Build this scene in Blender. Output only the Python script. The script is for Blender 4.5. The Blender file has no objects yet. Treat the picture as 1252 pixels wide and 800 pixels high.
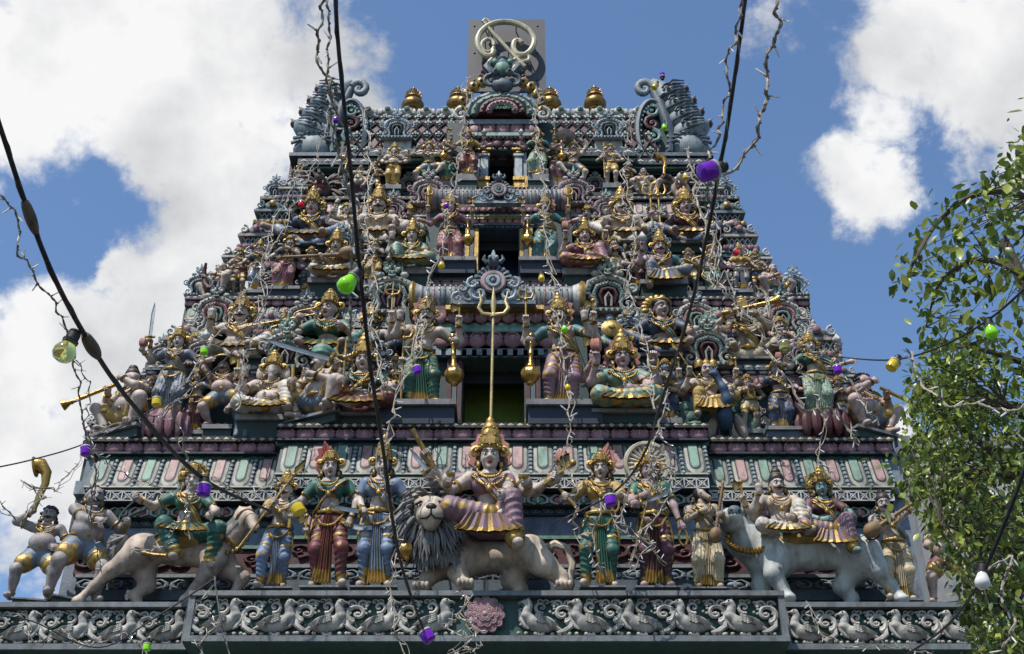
import bpy, math, random
import numpy as np
from mathutils import Vector, Matrix, Quaternion
from mathutils.geometry import tessellate_polygon
rad = math.radians
PI = math.pi
random.seed(7)
scene = bpy.context.scene
COL = scene.collection
FPX = 1600.0
PITCH = rad(35)
CP, SP = math.cos(PITCH), math.sin(PITCH)
CAMZ = 1.6


def ray(x, y):
    a = (x - 626) / FPX
    b = (400 - y) / FPX
    return Vector((a, CP - b * SP, SP + b * CP))


def P(x, y, D):
    """point at horizontal distance D in front of the street viewpoint"""
    d = ray(x, y)
    t = D / d.y
    return Vector((d.x * t, D, CAMZ + d.z * t))


def mpp(x, y, D):
    return D / ray(x, y).y / FPX


# ------------------------------------------------------------------ mesh builder
def nrm(v):
    return v / (np.linalg.norm(v, axis=-1, keepdims=True) + 1e-12)


class MB:
    def __init__(s):
        s.V, s.Q, s.T, s.QM, s.TM, s.n = [], [], [], [], [], 0

    def add(s, V, Q=None, T=None, m=0, tm=None):
        V = np.asarray(V, dtype=np.float64).reshape(-1, 3)
        if Q is not None and len(Q):
            Q = np.asarray(Q, dtype=np.int64).reshape(-1, 4)
            s.Q.append(Q + s.n)
            s.QM.append(np.full(len(Q), m) if np.isscalar(m) else np.asarray(m))
        if T is not None and len(T):
            T = np.asarray(T, dtype=np.int64).reshape(-1, 3)
            t = m if tm is None else tm
            s.T.append(T + s.n)
            s.TM.append(np.full(len(T), t) if np.isscalar(t) else np.asarray(t))
        s.V.append(V)
        s.n += len(V)
        return s

    def arr(s):
        c = lambda L, k: np.concatenate(L) if L else np.zeros((0, k) if k else 0, dtype=np.int64)
        return (np.concatenate(s.V) if s.V else np.zeros((0, 3)), c(s.Q, 4), c(s.T, 3), c(s.QM, 0), c(s.TM, 0))

    def merge(s, o, M=None, mm=None):
        V, Q, T, QM, TM = o if isinstance(o, tuple) else o.arr()
        if M is not None:
            A = np.array(M)
            V = V @ A[:3, :3].T + A[:3, 3]
            if np.linalg.det(A[:3, :3]) < 0:
                Q = Q[:, ::-1]
                T = T[:, ::-1]
        if mm is not None:
            mm = np.asarray(mm)
            QM, TM = mm[QM], mm[TM]
        s.add(V, Q, T, QM, TM)
        return s

    def build(s, name, mats, parent=None, sharp=40):
        V, Q, T, QM, TM = s.arr()
        me = bpy.data.meshes.new(name)
        if len(V):
            nl = Q.size + T.size
            me.vertices.add(len(V))
            me.vertices.foreach_set('co', V.astype(np.float32).ravel())
            me.loops.add(nl)
            me.loops.foreach_set('vertex_index', np.concatenate([Q.ravel(), T.ravel()]).astype(np.int32))
            me.polygons.add(len(Q) + len(T))
            ls = np.concatenate([np.arange(len(Q)) * 4, Q.size + np.arange(len(T)) * 3]).astype(np.int32)
            me.polygons.foreach_set('loop_start', ls)
            me.polygons.foreach_set('material_index', np.concatenate([QM, TM]).astype(np.int32))
            me.update(calc_edges=True)
            me.polygons.foreach_set('use_smooth', np.ones(len(Q) + len(T), dtype=bool))
            me.validate()
            if sharp:
                me.set_sharp_from_angle(angle=rad(sharp))
        for m in (mats if isinstance(mats, (list, tuple)) else [mats]):
            me.materials.append(m)
        ob = bpy.data.objects.new(name, me)
        COL.objects.link(ob)
        if parent:
            ob.parent = parent
        return ob


def frame(d, up=(0, 0, 1)):
    d = np.array(d, float)
    d = d / (np.linalg.norm(d) + 1e-12)
    u = np.array(up, float)
    if abs(d @ u) > .95:
        u = np.array((0, 1., 0)) if abs(d[1]) < .9 else np.array((1., 0, 0))
    x = np.cross(u, d)
    x /= np.linalg.norm(x)
    return x, np.cross(d, x), d


def tube(p, r, n=6, flat=1.0, cap=True, closed=False, m=0):
    p = np.array([tuple(a) for a in p], float)
    k = len(p)
    r = np.full(k, r, float) if np.isscalar(r) else np.array(r, float)
    if closed:
        t = np.roll(p, -1, 0) - np.roll(p, 1, 0)
    else:
        t = np.gradient(p, axis=0)
    t = nrm(t)
    x, y, _ = frame(t[0])
    V = []
    a = np.linspace(0, 2 * PI, n, endpoint=False)
    for i in range(k):
        x = x - t[i] * (x @ t[i])
        x /= np.linalg.norm(x) + 1e-12
        y = np.cross(t[i], x)
        V.append(p[i] + r[i] * (np.cos(a)[:, None] * x + flat * np.sin(a)[:, None] * y))
    V = np.concatenate(V)
    kk = k if closed else k - 1
    i = np.arange(kk)[:, None] * n
    i2 = ((np.arange(kk) + 1) % k)[:, None] * n
    j = np.arange(n)[None]
    j2 = (j + 1) % n
    Q = np.stack([i + j, i + j2, i2 + j2, i2 + j], -1).reshape(-1, 4)
    T = []
    if cap and not closed:
        V = np.concatenate([V, p[:1], p[-1:]])
        c0, c1 = k * n, k * n + 1
        for q in range(n):
            T.append((c0, (q + 1) % n, q))
            T.append((c1, (k - 1) * n + q, (k - 1) * n + (q + 1) % n))
    b = MB()
    b.add(V, Q, T, m)
    return b


def lathe(prof, n=16, m=0, ms=None, ang=2 * PI, wob=None):
    """profile of (r, z) turned about z"""
    pr = np.array(prof, float)
    k = len(pr)
    full = abs(ang - 2 * PI) < 1e-6
    a = np.linspace(0, ang, n, endpoint=not full)
    R = pr[:, 0][:, None] * (1 if wob is None else (1 + wob * np.cos(a * (n // 2)))[None])
    V = np.stack([R * np.cos(a), R * np.sin(a), np.repeat(pr[:, 1][:, None], n, 1)], -1).reshape(-1, 3)
    nn = n if full else n - 1
    i = np.arange(k - 1)[:, None] * n
    j = np.arange(nn)[None]
    j2 = (j + 1) % n
    Q = np.stack([i + j, i + j2, i + n + j2, i + n + j], -1).reshape(-1, 4)
    mm = m if ms is None else np.repeat(np.array(ms), nn)
    return MB().add(V, Q, None, mm)


def sph(c=(0, 0, 0), r=1., n=10, k=7, m=0, R=None):
    r = np.array((r, r, r) if np.isscalar(r) else r, float)
    th = np.linspace(-PI / 2, PI / 2, k)
    b = lathe([(max(math.cos(t), 1e-3), math.sin(t)) for t in th], n, m)
    V, Q, T, QM, TM = b.arr()
    V = V * r
    if R is not None:
        V = V @ np.array(R).T
    return MB().add(V + np.array(c, float), Q, None, m)


def box(c, s, R=None, m=0, taper=1.0):
    x, y, z = [0.5 * a for a in s]
    t = taper
    V = np.array([(-x, -y, -z), (x, -y, -z), (x, y, -z), (-x, y, -z), (-x * t, -y * t, z), (x * t, -y * t, z), (x * t, y * t, z), (-x * t, y * t, z)])
    Q = [(0, 3, 2, 1), (4, 5, 6, 7), (0, 1, 5, 4), (1, 2, 6, 5), (2, 3, 7, 6), (3, 0, 4, 7)]
    if R is not None:
        V = V @ np.array(R).T
    return MB().add(V + np.array(tuple(c), float), Q, None, m)


def bx(x0, x1, y0, y1, z0, z1, m=0):
    return box(((x0 + x1) / 2, (y0 + y1) / 2, (z0 + z1) / 2), (abs(x1 - x0), abs(y1 - y0), abs(z1 - z0)), None, m)


def poly(pts, y0, y1, m=0, bev=0):
    """outline in XZ (counter clockwise seen from -Y) with thickness from y0 (front) to y1"""
    pts = np.array(pts, float)
    n = len(pts)
    tri = tessellate_polygon([[Vector((a, b, 0)) for a, b in pts]])
    b = MB()
    c = pts.mean(0)
    rings = [(pts, y1), (pts, y0 + bev), (c + (pts - c) * (1 - (.12 if bev else 0)), y0)] if bev else [(pts, y1), (pts, y0)]
    V = np.concatenate([np.stack([q[:, 0], np.full(n, yy), q[:, 1]], -1) for q, yy in rings])
    Q = []
    for k in range(len(rings) - 1):
        for i in range(n):
            j = (i + 1) % n
            Q.append((k * n + i, k * n + j, (k + 1) * n + j, (k + 1) * n + i))
    o = (len(rings) - 1) * n
    area = 0
    T = []
    for t in tri:
        p, q, r = [pts[i] for i in t]
        s = (q[0] - p[0]) * (r[1] - p[1]) - (q[1] - p[1]) * (r[0] - p[0])
        T.append([o + i for i in (t if s > 0 else t[::-1])])
    b.add(V, Q, T, m)
    return b


def torus(c, ax, R, r, n=16, k=6, m=0, sy=1.0):
    x, y, d = frame(ax)
    a = np.linspace(0, 2 * PI, n, endpoint=False)
    pts = np.array(tuple(c), float) + R * (np.cos(a)[:, None] * x + sy * np.sin(a)[:, None] * y)
    return tube(pts, r, k, closed=True, m=m)


def spiral(c, R, turns, a0, sgn=1, w=.2, n=22, y=0., k=6, m=0, end=.15, yr=.0):
    """scroll in the XZ plane curling inward, thick rounded band"""
    pts, rr = [], []
    for i in range(n):
        t = i / (n - 1)
        q = R * (1 - t * (1 - end))
        a = a0 + sgn * turns * 2 * PI * t
        pts.append((c[0] + q * math.cos(a), y - yr * t, c[1] + q * math.sin(a)))
        rr.append(R * w * (1 - .6 * t))
    b = tube(pts, rr, k, m=m)
    b.merge(sph((c[0], y - yr, c[1]), R * .2, 8, 5, m))
    return b


def MT(loc=(0, 0, 0), s=1., rz=0., rx=0., ry=0.):
    s = (s, s, s) if np.isscalar(s) else s
    return Matrix.Translation(Vector(loc)) @ Matrix.Rotation(rz, 4, 'Z') @ Matrix.Rotation(ry, 4, 'Y') @ Matrix.Rotation(rx, 4, 'X') @ Matrix.Diagonal((s[0], s[1], s[2], 1))


# ------------------------------------------------------------------ signed distance sculpting
class SDF:
    def __init__(s):
        s.p = []

    def cap(s, a, b, ra, rb=None):
        s.p.append(('c', np.array(tuple(a), float), np.array(tuple(b), float), ra, ra if rb is None else rb))
        return s

    def chain(s, pts, rr):
        for i in range(len(pts) - 1):
            s.cap(pts[i], pts[i + 1], rr[i], rr[i + 1])
        return s

    def ell(s, c, r, R=None):
        s.p.append(('e', np.array(tuple(c), float), np.array(r if not np.isscalar(r) else (r, r, r), float), None if R is None else np.array(R, float)))
        return s

    @staticmethod
    def ev(p, X):
        if p[0] == 'c':
            _, a, b, ra, rb = p
            ab = b - a
            t = np.clip(((X - a) @ ab) / max(ab @ ab, 1e-9), 0, 1)
            return np.linalg.norm(X - a - t[..., None] * ab, axis=-1) - (ra + (rb - ra) * t), t
        _, c, r, R = p
        Y = X - c
        if R is not None:
            Y = Y @ R
        k0 = np.linalg.norm(Y / r, axis=-1)
        k1 = np.linalg.norm(Y / (r * r), axis=-1)
        return k0 * (k0 - 1) / np.maximum(k1, 1e-6), np.zeros(X.shape[:-1])

    def bb(s, p):
        if p[0] == 'c':
            r = max(p[3], p[4])
            return np.minimum(p[1], p[2]) - r, np.maximum(p[1], p[2]) + r
        R = max(p[2]) if p[3] is not None else p[2]
        return p[1] - R, p[1] + R

    def mesh(s, h, k=.025):
        B = [s.bb(p) for p in s.p]
        lo = np.min([b[0] for b in B], 0) - 3 * h
        hi = np.max([b[1] for b in B], 0) + 3 * h
        dim = np.ceil((hi - lo) / h).astype(int) + 1
        D = np.full(dim, 9.0, dtype=np.float32)
        ax = [lo[i] + np.arange(dim[i]) * h for i in range(3)]
        pad = k + 2.5 * h
        for p, b in zip(s.p, B):
            i0 = np.maximum(np.floor((b[0] - pad - lo) / h).astype(int), 0)
            i1 = np.minimum(np.ceil((b[1] + pad - lo) / h).astype(int) + 1, dim)
            sl = tuple(slice(i0[i], i1[i]) for i in range(3))
            X = np.stack(np.meshgrid(*[ax[i][sl[i]] for i in range(3)], indexing='ij'), -1)
            d = s.ev(p, X)[0]
            o = D[sl]
            hh = np.maximum(k - np.abs(d - o), 0) / k
            D[sl] = np.minimum(d, o) - hh * hh * k * .25
        return nets(D, h, lo)

    def near(s, V):
        """index of the nearest primitive and position along it, for each vertex"""
        best = np.full(len(V), 99.)
        pid = np.zeros(len(V), int)
        tt = np.zeros(len(V))
        for i, p in enumerate(s.p):
            d, t = s.ev(p, V)
            w = d < best
            best[w] = d[w]
            pid[w] = i
            tt[w] = t[w]
        return pid, tt


def nets(D, h, lo):
    S = D < 0
    c = np.zeros(tuple(np.array(D.shape) - 1), np.int8)
    n0, n1, n2 = D.shape
    cor = [(i, j, k) for i in (0, 1) for j in (0, 1) for k in (0, 1)]
    for i, j, k in cor:
        c += S[i:n0 - 1 + i, j:n1 - 1 + j, k:n2 - 1 + k]
    act = (c > 0) & (c < 8)
    I = np.argwhere(act)
    idx = np.full(act.shape, -1, np.int64)
    idx[act] = np.arange(len(I))
    acc = np.zeros((len(I), 3))
    cnt = np.zeros(len(I))
    dv = {q: D[I[:, 0] + q[0], I[:, 1] + q[1], I[:, 2] + q[2]].astype(float) for q in cor}
    for q in cor:
        for a in range(3):
            if q[a] == 0:
                r = list(q)
                r[a] = 1
                d0, d1 = dv[q], dv[tuple(r)]
                w = (d0 < 0) != (d1 < 0)
                t = np.where(w, d0 / np.where(w, d0 - d1, 1), 0)
                pos = np.array(q, float)[None].repeat(len(I), 0)
                pos[:, a] = t
                acc[w] += pos[w]
                cnt[w] += 1
    V = lo + (I + acc / cnt[:, None]) * h
    Qs = []
    for a in range(3):
        b, e = (a + 1) % 3, (a + 2) % 3
        sl0 = [slice(1, -1)] * 3
        sl1 = [slice(1, -1)] * 3
        sl0[a], sl1[a] = slice(0, -1), slice(1, None)
        A, Bq = S[tuple(sl0)], S[tuple(sl1)]
        for flip, W in ((0, A & ~Bq), (1, ~A & Bq)):
            E = np.argwhere(W)
            if not len(E):
                continue
            E[:, b] += 1
            E[:, e] += 1
            q = []
            for ob, oe in ((1, 1), (0, 1), (0, 0), (1, 0)):
                F = E.copy()
                F[:, b] -= ob
                F[:, e] -= oe
                q.append(idx[F[:, 0], F[:, 1], F[:, 2]])
            q = np.stack(q, -1)
            Qs.append(q if not flip else q[:, ::-1])
    return V, np.concatenate(Qs)


# ------------------------------------------------------------------ object bookkeeping
def root(name, label, cat, loc, group=None, kind=None):
    o = bpy.data.objects.new(name, None)
    o.empty_display_size = .2
    COL.objects.link(o)
    o.location = loc
    tag(o, label, cat, group, kind)
    return o


def tag(o, label=None, cat=None, group=None, kind=None):
    if label:
        o['label'] = label
    if cat:
        o['category'] = cat
    if group:
        o['group'] = group
    if kind:
        o['kind'] = kind
    return o


def child(src, parent, loc=None):
    c = src.copy()
    COL.objects.link(c)
    c.parent = parent
    if loc is not None:
        c.location = loc
    return c
# ------------------------------------------------------------------ materials
def mat(name, col, rough=.6, metal=0., dirt=.35, bump=.25, scale=9., spec=.35, grime=(.035, .033, .03), motif=None, motif_scale=18., band=None):
    col = tuple(c * .84 for c in col)
    m = bpy.data.materials.new(name)
    m.use_nodes = True
    nt = m.node_tree
    N, L = nt.nodes, nt.links
    bs = N['Principled BSDF']
    bs.inputs['Roughness'].default_value = rough
    bs.inputs['Metallic'].default_value = metal
    bs.inputs['Specular IOR Level'].default_value = spec
    geo = N.new('ShaderNodeNewGeometry')
    tc = N.new('ShaderNodeTexCoord')
    base = N.new('ShaderNodeRGB')
    base.outputs[0].default_value = (*col, 1)
    out = base.outputs[0]
    metal_out = None
    if motif:
        vo = N.new('ShaderNodeTexVoronoi')
        vo.inputs['Scale'].default_value = motif_scale
        vo.inputs['Randomness'].default_value = .45
        L.new(tc.outputs['Object'], vo.inputs['Vector'])
        r = N.new('ShaderNodeMapRange')
        r.inputs['From Min'].default_value = .27
        r.inputs['From Max'].default_value = .31
        r.inputs['To Min'].default_value = 1
        r.inputs['To Max'].default_value = 0
        L.new(vo.outputs['Distance'], r.inputs['Value'])
        mx = N.new('ShaderNodeMix')
        mx.data_type = 'RGBA'
        L.new(r.outputs[0], mx.inputs['Factor'])
        L.new(out, mx.inputs['A'])
        mx.inputs['B'].default_value = (*motif, 1)
        out = mx.outputs['Result']
        metal_out = r.outputs[0]
    # large tone variation
    n1 = N.new('ShaderNodeTexNoise')
    n1.inputs['Scale'].default_value = scale * .35
    n1.inputs['Detail'].default_value = 5
    L.new(geo.outputs['Position'], n1.inputs['Vector'])
    hv = N.new('ShaderNodeHueSaturation')
    r1 = N.new('ShaderNodeMapRange')
    r1.inputs['From Min'].default_value = .3
    r1.inputs['From Max'].default_value = .7
    r1.inputs['To Min'].default_value = .78
    r1.inputs['To Max'].default_value = 1.15
    L.new(n1.outputs['Fac'], r1.inputs['Value'])
    L.new(r1.outputs[0], hv.inputs['Value'])
    L.new(out, hv.inputs['Color'])
    # grime stains, streaked downwards
    mp = N.new('ShaderNodeMapping')
    mp.inputs['Scale'].default_value = (scale, scale, scale * .45)
    L.new(geo.outputs['Position'], mp.inputs['Vector'])
    n2 = N.new('ShaderNodeTexNoise')
    n2.inputs['Scale'].default_value = 1.
    n2.inputs['Detail'].default_value = 8
    n2.inputs['Roughness'].default_value = .68
    L.new(mp.outputs[0], n2.inputs['Vector'])
    r2 = N.new('ShaderNodeMapRange')
    r2.inputs['From Min'].default_value = .44
    r2.inputs['From Max'].default_value = .70
    r2.inputs['To Min'].default_value = 0
    r2.inputs['To Max'].default_value = min(dirt * 2, .95)
    L.new(n2.outputs['Fac'], r2.inputs['Value'])
    mg = N.new('ShaderNodeMix')
    mg.data_type = 'RGBA'
    L.new(r2.outputs[0], mg.inputs['Factor'])
    L.new(hv.outputs[0], mg.inputs['A'])
    mg.inputs['B'].default_value = (*grime, 1)
    # worn specks where the paint has flaked to bare plaster
    n3 = N.new('ShaderNodeTexNoise')
    n3.inputs['Scale'].default_value = scale * 4.5
    n3.inputs['Detail'].default_value = 6
    n3.inputs['Roughness'].default_value = .7
    L.new(geo.outputs['Position'], n3.inputs['Vector'])
    r3 = N.new('ShaderNodeMapRange')
    r3.inputs['From Min'].default_value = .60
    r3.inputs['From Max'].default_value = .72
    r3.inputs['To Max'].default_value = min(.6, dirt * 1.3)
    L.new(n3.outputs['Fac'], r3.inputs['Value'])
    mw = N.new('ShaderNodeMix')
    mw.data_type = 'RGBA'
    L.new(r3.outputs[0], mw.inputs['Factor'])
    L.new(mg.outputs['Result'], mw.inputs['A'])
    lum = (col[0] + col[1] + col[2]) / 3
    mw.inputs['B'].default_value = (*(min(.5, c * .55 + lum * .35 + .05) for c in col), 1)
    L.new(mw.outputs['Result'], bs.inputs['Base Color'])
    if bump:
        ad = N.new('ShaderNodeMath')
        ad.operation = 'ADD'
        L.new(n2.outputs['Fac'], ad.inputs[0])
        L.new(n3.outputs['Fac'], ad.inputs[1])
        bp = N.new('ShaderNodeBump')
        bp.inputs['Strength'].default_value = min(1, bump * 1.9)
        bp.inputs['Distance'].default_value = .01
        L.new(ad.outputs[0], bp.inputs['Height'])
        L.new(bp.outputs[0], bs.inputs['Normal'])
    return m


GOLDC = (.45, .28, .065)
M = {}
for nm, c in dict(
        pale=(.56, .46, .39), pinkskin=(.50, .36, .32), greyskin=(.37, .32, .30), teal=(.22, .36, .34), tan=(.44, .35, .26), blueskin=(.22, .27, .34),
        white=(.58, .56, .51), stone=(.46, .44, .39), bluegrey=(.22, .27, .29), paleblue=(.42, .49, .53),
        pink=(.33, .165, .185), rose=(.46, .19, .20), palepink=(.47, .33, .33), maroon=(.085, .020, .025), red=(.34, .05, .045), salmon=(.48, .20, .15),
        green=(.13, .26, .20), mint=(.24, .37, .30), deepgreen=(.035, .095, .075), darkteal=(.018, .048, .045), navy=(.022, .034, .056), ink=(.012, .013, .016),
        slate=(.085, .12, .15), cream=(.58, .51, .38), grey=(.24, .24, .24), ledge=(.165, .18, .185), offwhite=(.31, .30, .255), dustpink=(.40, .25, .235), dustgreen=(.19, .30, .235), wallblue=(.20, .245, .30), wood=(.27, .16, .07), mint2=(.19, .31, .28), lilac=(.34, .25, .34)).items():
    M[nm] = mat(nm + '_painted_plaster', c, rough=.55, dirt=.36 if nm not in ('ink', 'navy') else .1)
M['gold'] = mat('gold_paint', GOLDC, rough=.36, metal=.5, dirt=.46, spec=.5, scale=16)
M['brass'] = mat('polished_brass', (.52, .30, .07), rough=.26, metal=.8, dirt=.25, spec=.5)
M['bronze'] = mat('tarnished_bronze', (.30, .175, .045), rough=.33, metal=.7, dirt=.4, scale=12)
M['palegold'] = mat('pale_gold_paint', (.48, .38, .17), rough=.4, metal=.3, dirt=.25)
for nm, c in dict(c_blue=(.17, .23, .34), c_red=(.17, .045, .05), c_green=(.035, .135, .105), c_mauve=(.27, .165, .20), c_plum=(.09, .032, .045), c_mint=(.22, .33, .25),
                  c_navy=(.05, .07, .12), c_rose=(.26, .11, .14), c_cream=(.52, .43, .28), c_teal=(.07, .19, .19), c_ivory=(.55, .50, .42), c_lilac=(.26, .20, .28), c_slate=(.16, .20, .25), c_gold=(.46, .30, .09)).items():
    M[nm] = mat(nm.replace('c_', '') + '_painted_cloth', c, rough=.5, dirt=.25, motif=GOLDC if nm not in ('c_ivory', 'c_cream', 'c_gold') else None, motif_scale=11.)
M['eye'] = mat('eye_white', (.75, .73, .70), dirt=.05, bump=0)
M['black'] = mat('black_paint', (.012, .011, .011), rough=.45, dirt=.1, bump=.1)
M['hair'] = mat('black_hair_paint', (.022, .020, .020), rough=.45, dirt=.15, grime=(.12, .11, .10))
M['lip'] = mat('lip_red', (.30, .06, .06), dirt=.1, bump=0)
M['steel'] = mat('silver_paint', (.50, .51, .52), rough=.35, metal=.4, dirt=.2)
M['lionfur'] = mat('lion_cream_paint', (.58, .48, .37), rough=.6, dirt=.38, scale=5)
M['mane'] = mat('mane_grey_paint', (.16, .155, .15), rough=.6, dirt=.25, grime=(.30, .28, .26), scale=14)
M['horsefur'] = mat('horse_paint', (.56, .44, .35), rough=.6, dirt=.4, scale=6)
M['bullfur'] = mat('bull_paint', (.56, .59, .56), rough=.6, dirt=.4, scale=5)
M['rubber'] = mat('black_rubber', (.011, .011, .012), rough=.5, dirt=.2, grime=(.10, .09, .07), bump=.1, scale=30)
M['wire'] = mat('cream_wire', (.34, .29, .22), rough=.5, dirt=.4, bump=0, scale=20)
M['concrete'] = mat('concrete', (.30, .30, .295), rough=.85, dirt=.3, scale=2)
M['street'] = mat('street_ground', (.075, .075, .072), rough=.9, dirt=.3, scale=2)
M['asphalt'] = mat('asphalt', (.05, .05, .052), rough=.9, dirt=.3, scale=3)
M['pavement'] = mat('pavement', (.16, .155, .145), rough=.85, dirt=.3, scale=3)
M['boardgrey'] = mat('grey_sign_board', (.060, .060, .064), rough=.5, dirt=.15, scale=2, bump=0)
M['neon'] = mat('cream_sign_tube', (.50, .45, .30), rough=.4, dirt=.25)
M['bark'] = mat('bark', (.11, .085, .06), rough=.9, dirt=.4, scale=14, bump=.6)
M['inner'] = mat('olive_interior_wall', (.16, .22, .035), rough=.8, dirt=.2)
M['inner_brown'] = mat('brown_interior_wall', (.30, .19, .05), rough=.8, dirt=.2)
M['inner_blue'] = mat('blue_interior_wall', (.05, .10, .26), rough=.8, dirt=.2)
M['tape'] = mat('brown_tape', (.17, .125, .085), rough=.7, dirt=.4, scale=25)


def bulbmat(name, col, trans=.6):
    m = bpy.data.materials.new(name)
    m.use_nodes = True
    b = m.node_tree.nodes['Principled BSDF']
    b.inputs['Base Color'].default_value = (*col, 1)
    b.inputs['Roughness'].default_value = .12
    b.inputs['Transmission Weight'].default_value = trans
    b.inputs['IOR'].default_value = 1.4
    b.inputs['Subsurface Weight'].default_value = .0
    return m


M['b_purple'] = bulbmat('purple_bulb_glass', (.20, .015, .52), .35)
M['b_green'] = bulbmat('green_bulb_glass', (.33, .85, .02), .35)
M['b_yellow'] = bulbmat('yellow_bulb_glass', (.85, .62, .03), .4)
M['b_clear'] = bulbmat('pale_yellow_clear_glass', (.80, .76, .25), .85)
M['b_white'] = bulbmat('milky_bulb_glass', (.8, .78, .74), .3)
M['b_red'] = bulbmat('red_bulb_glass', (.8, .02, .04), .3)


def leafmat():
    m = bpy.data.materials.new('leaf_green')
    m.use_nodes = True
    nt = m.node_tree
    N, L = nt.nodes, nt.links
    b = N['Principled BSDF']
    b.inputs['Roughness'].default_value = .35
    b.inputs['Specular IOR Level'].default_value = .5
    g = N.new('ShaderNodeNewGeometry')
    cr = N.new('ShaderNodeValToRGB')
    cr.color_ramp.elements[0].color = (.04, .07, .014, 1)
    cr.color_ramp.elements[1].color = (.38, .42, .08, 1)
    e = cr.color_ramp.elements.new(.6)
    e.color = (.12, .18, .03, 1)
    L.new(g.outputs['Random Per Island'], cr.inputs[0])
    L.new(cr.outputs[0], b.inputs['Base Color'])
    tr = N.new('ShaderNodeBsdfTranslucent')
    L.new(cr.outputs[0], tr.inputs['Color'])
    mx = N.new('ShaderNodeMixShader')
    mx.inputs[0].default_value = .3
    L.new(b.outputs[0], mx.inputs[1])
    L.new(tr.outputs[0], mx.inputs[2])
    L.new(mx.outputs[0], N['Material Output'].inputs['Surface'])
    return m


M['leaf'] = leafmat()
# ------------------------------------------------------------------ sculpted figures
def V3(*a):
    return np.array(a, float)


def project(p):
    v = Vector(p) - Vector((0, 0, CAMZ))
    f = v.y * CP + v.z * SP
    u = -v.y * SP + v.z * CP
    return 626 + FPX * v.x / f, 400 - FPX * u / f


def ik(a, t, l1, l2, hint):
    d = t - a
    L = np.linalg.norm(d)
    dn = d / (L + 1e-9)
    L = min(max(L, abs(l1 - l2) + .01), (l1 + l2) * .995)
    t = a + dn * L
    x = (l1 * l1 - l2 * l2 + L * L) / (2 * L)
    h = math.sqrt(max(l1 * l1 - x * x, 0))
    hint = np.array(hint, float)
    q = hint - (hint @ dn) * dn
    q /= np.linalg.norm(q) + 1e-9
    return a + dn * x + q * h, t


_heads = {}


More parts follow.
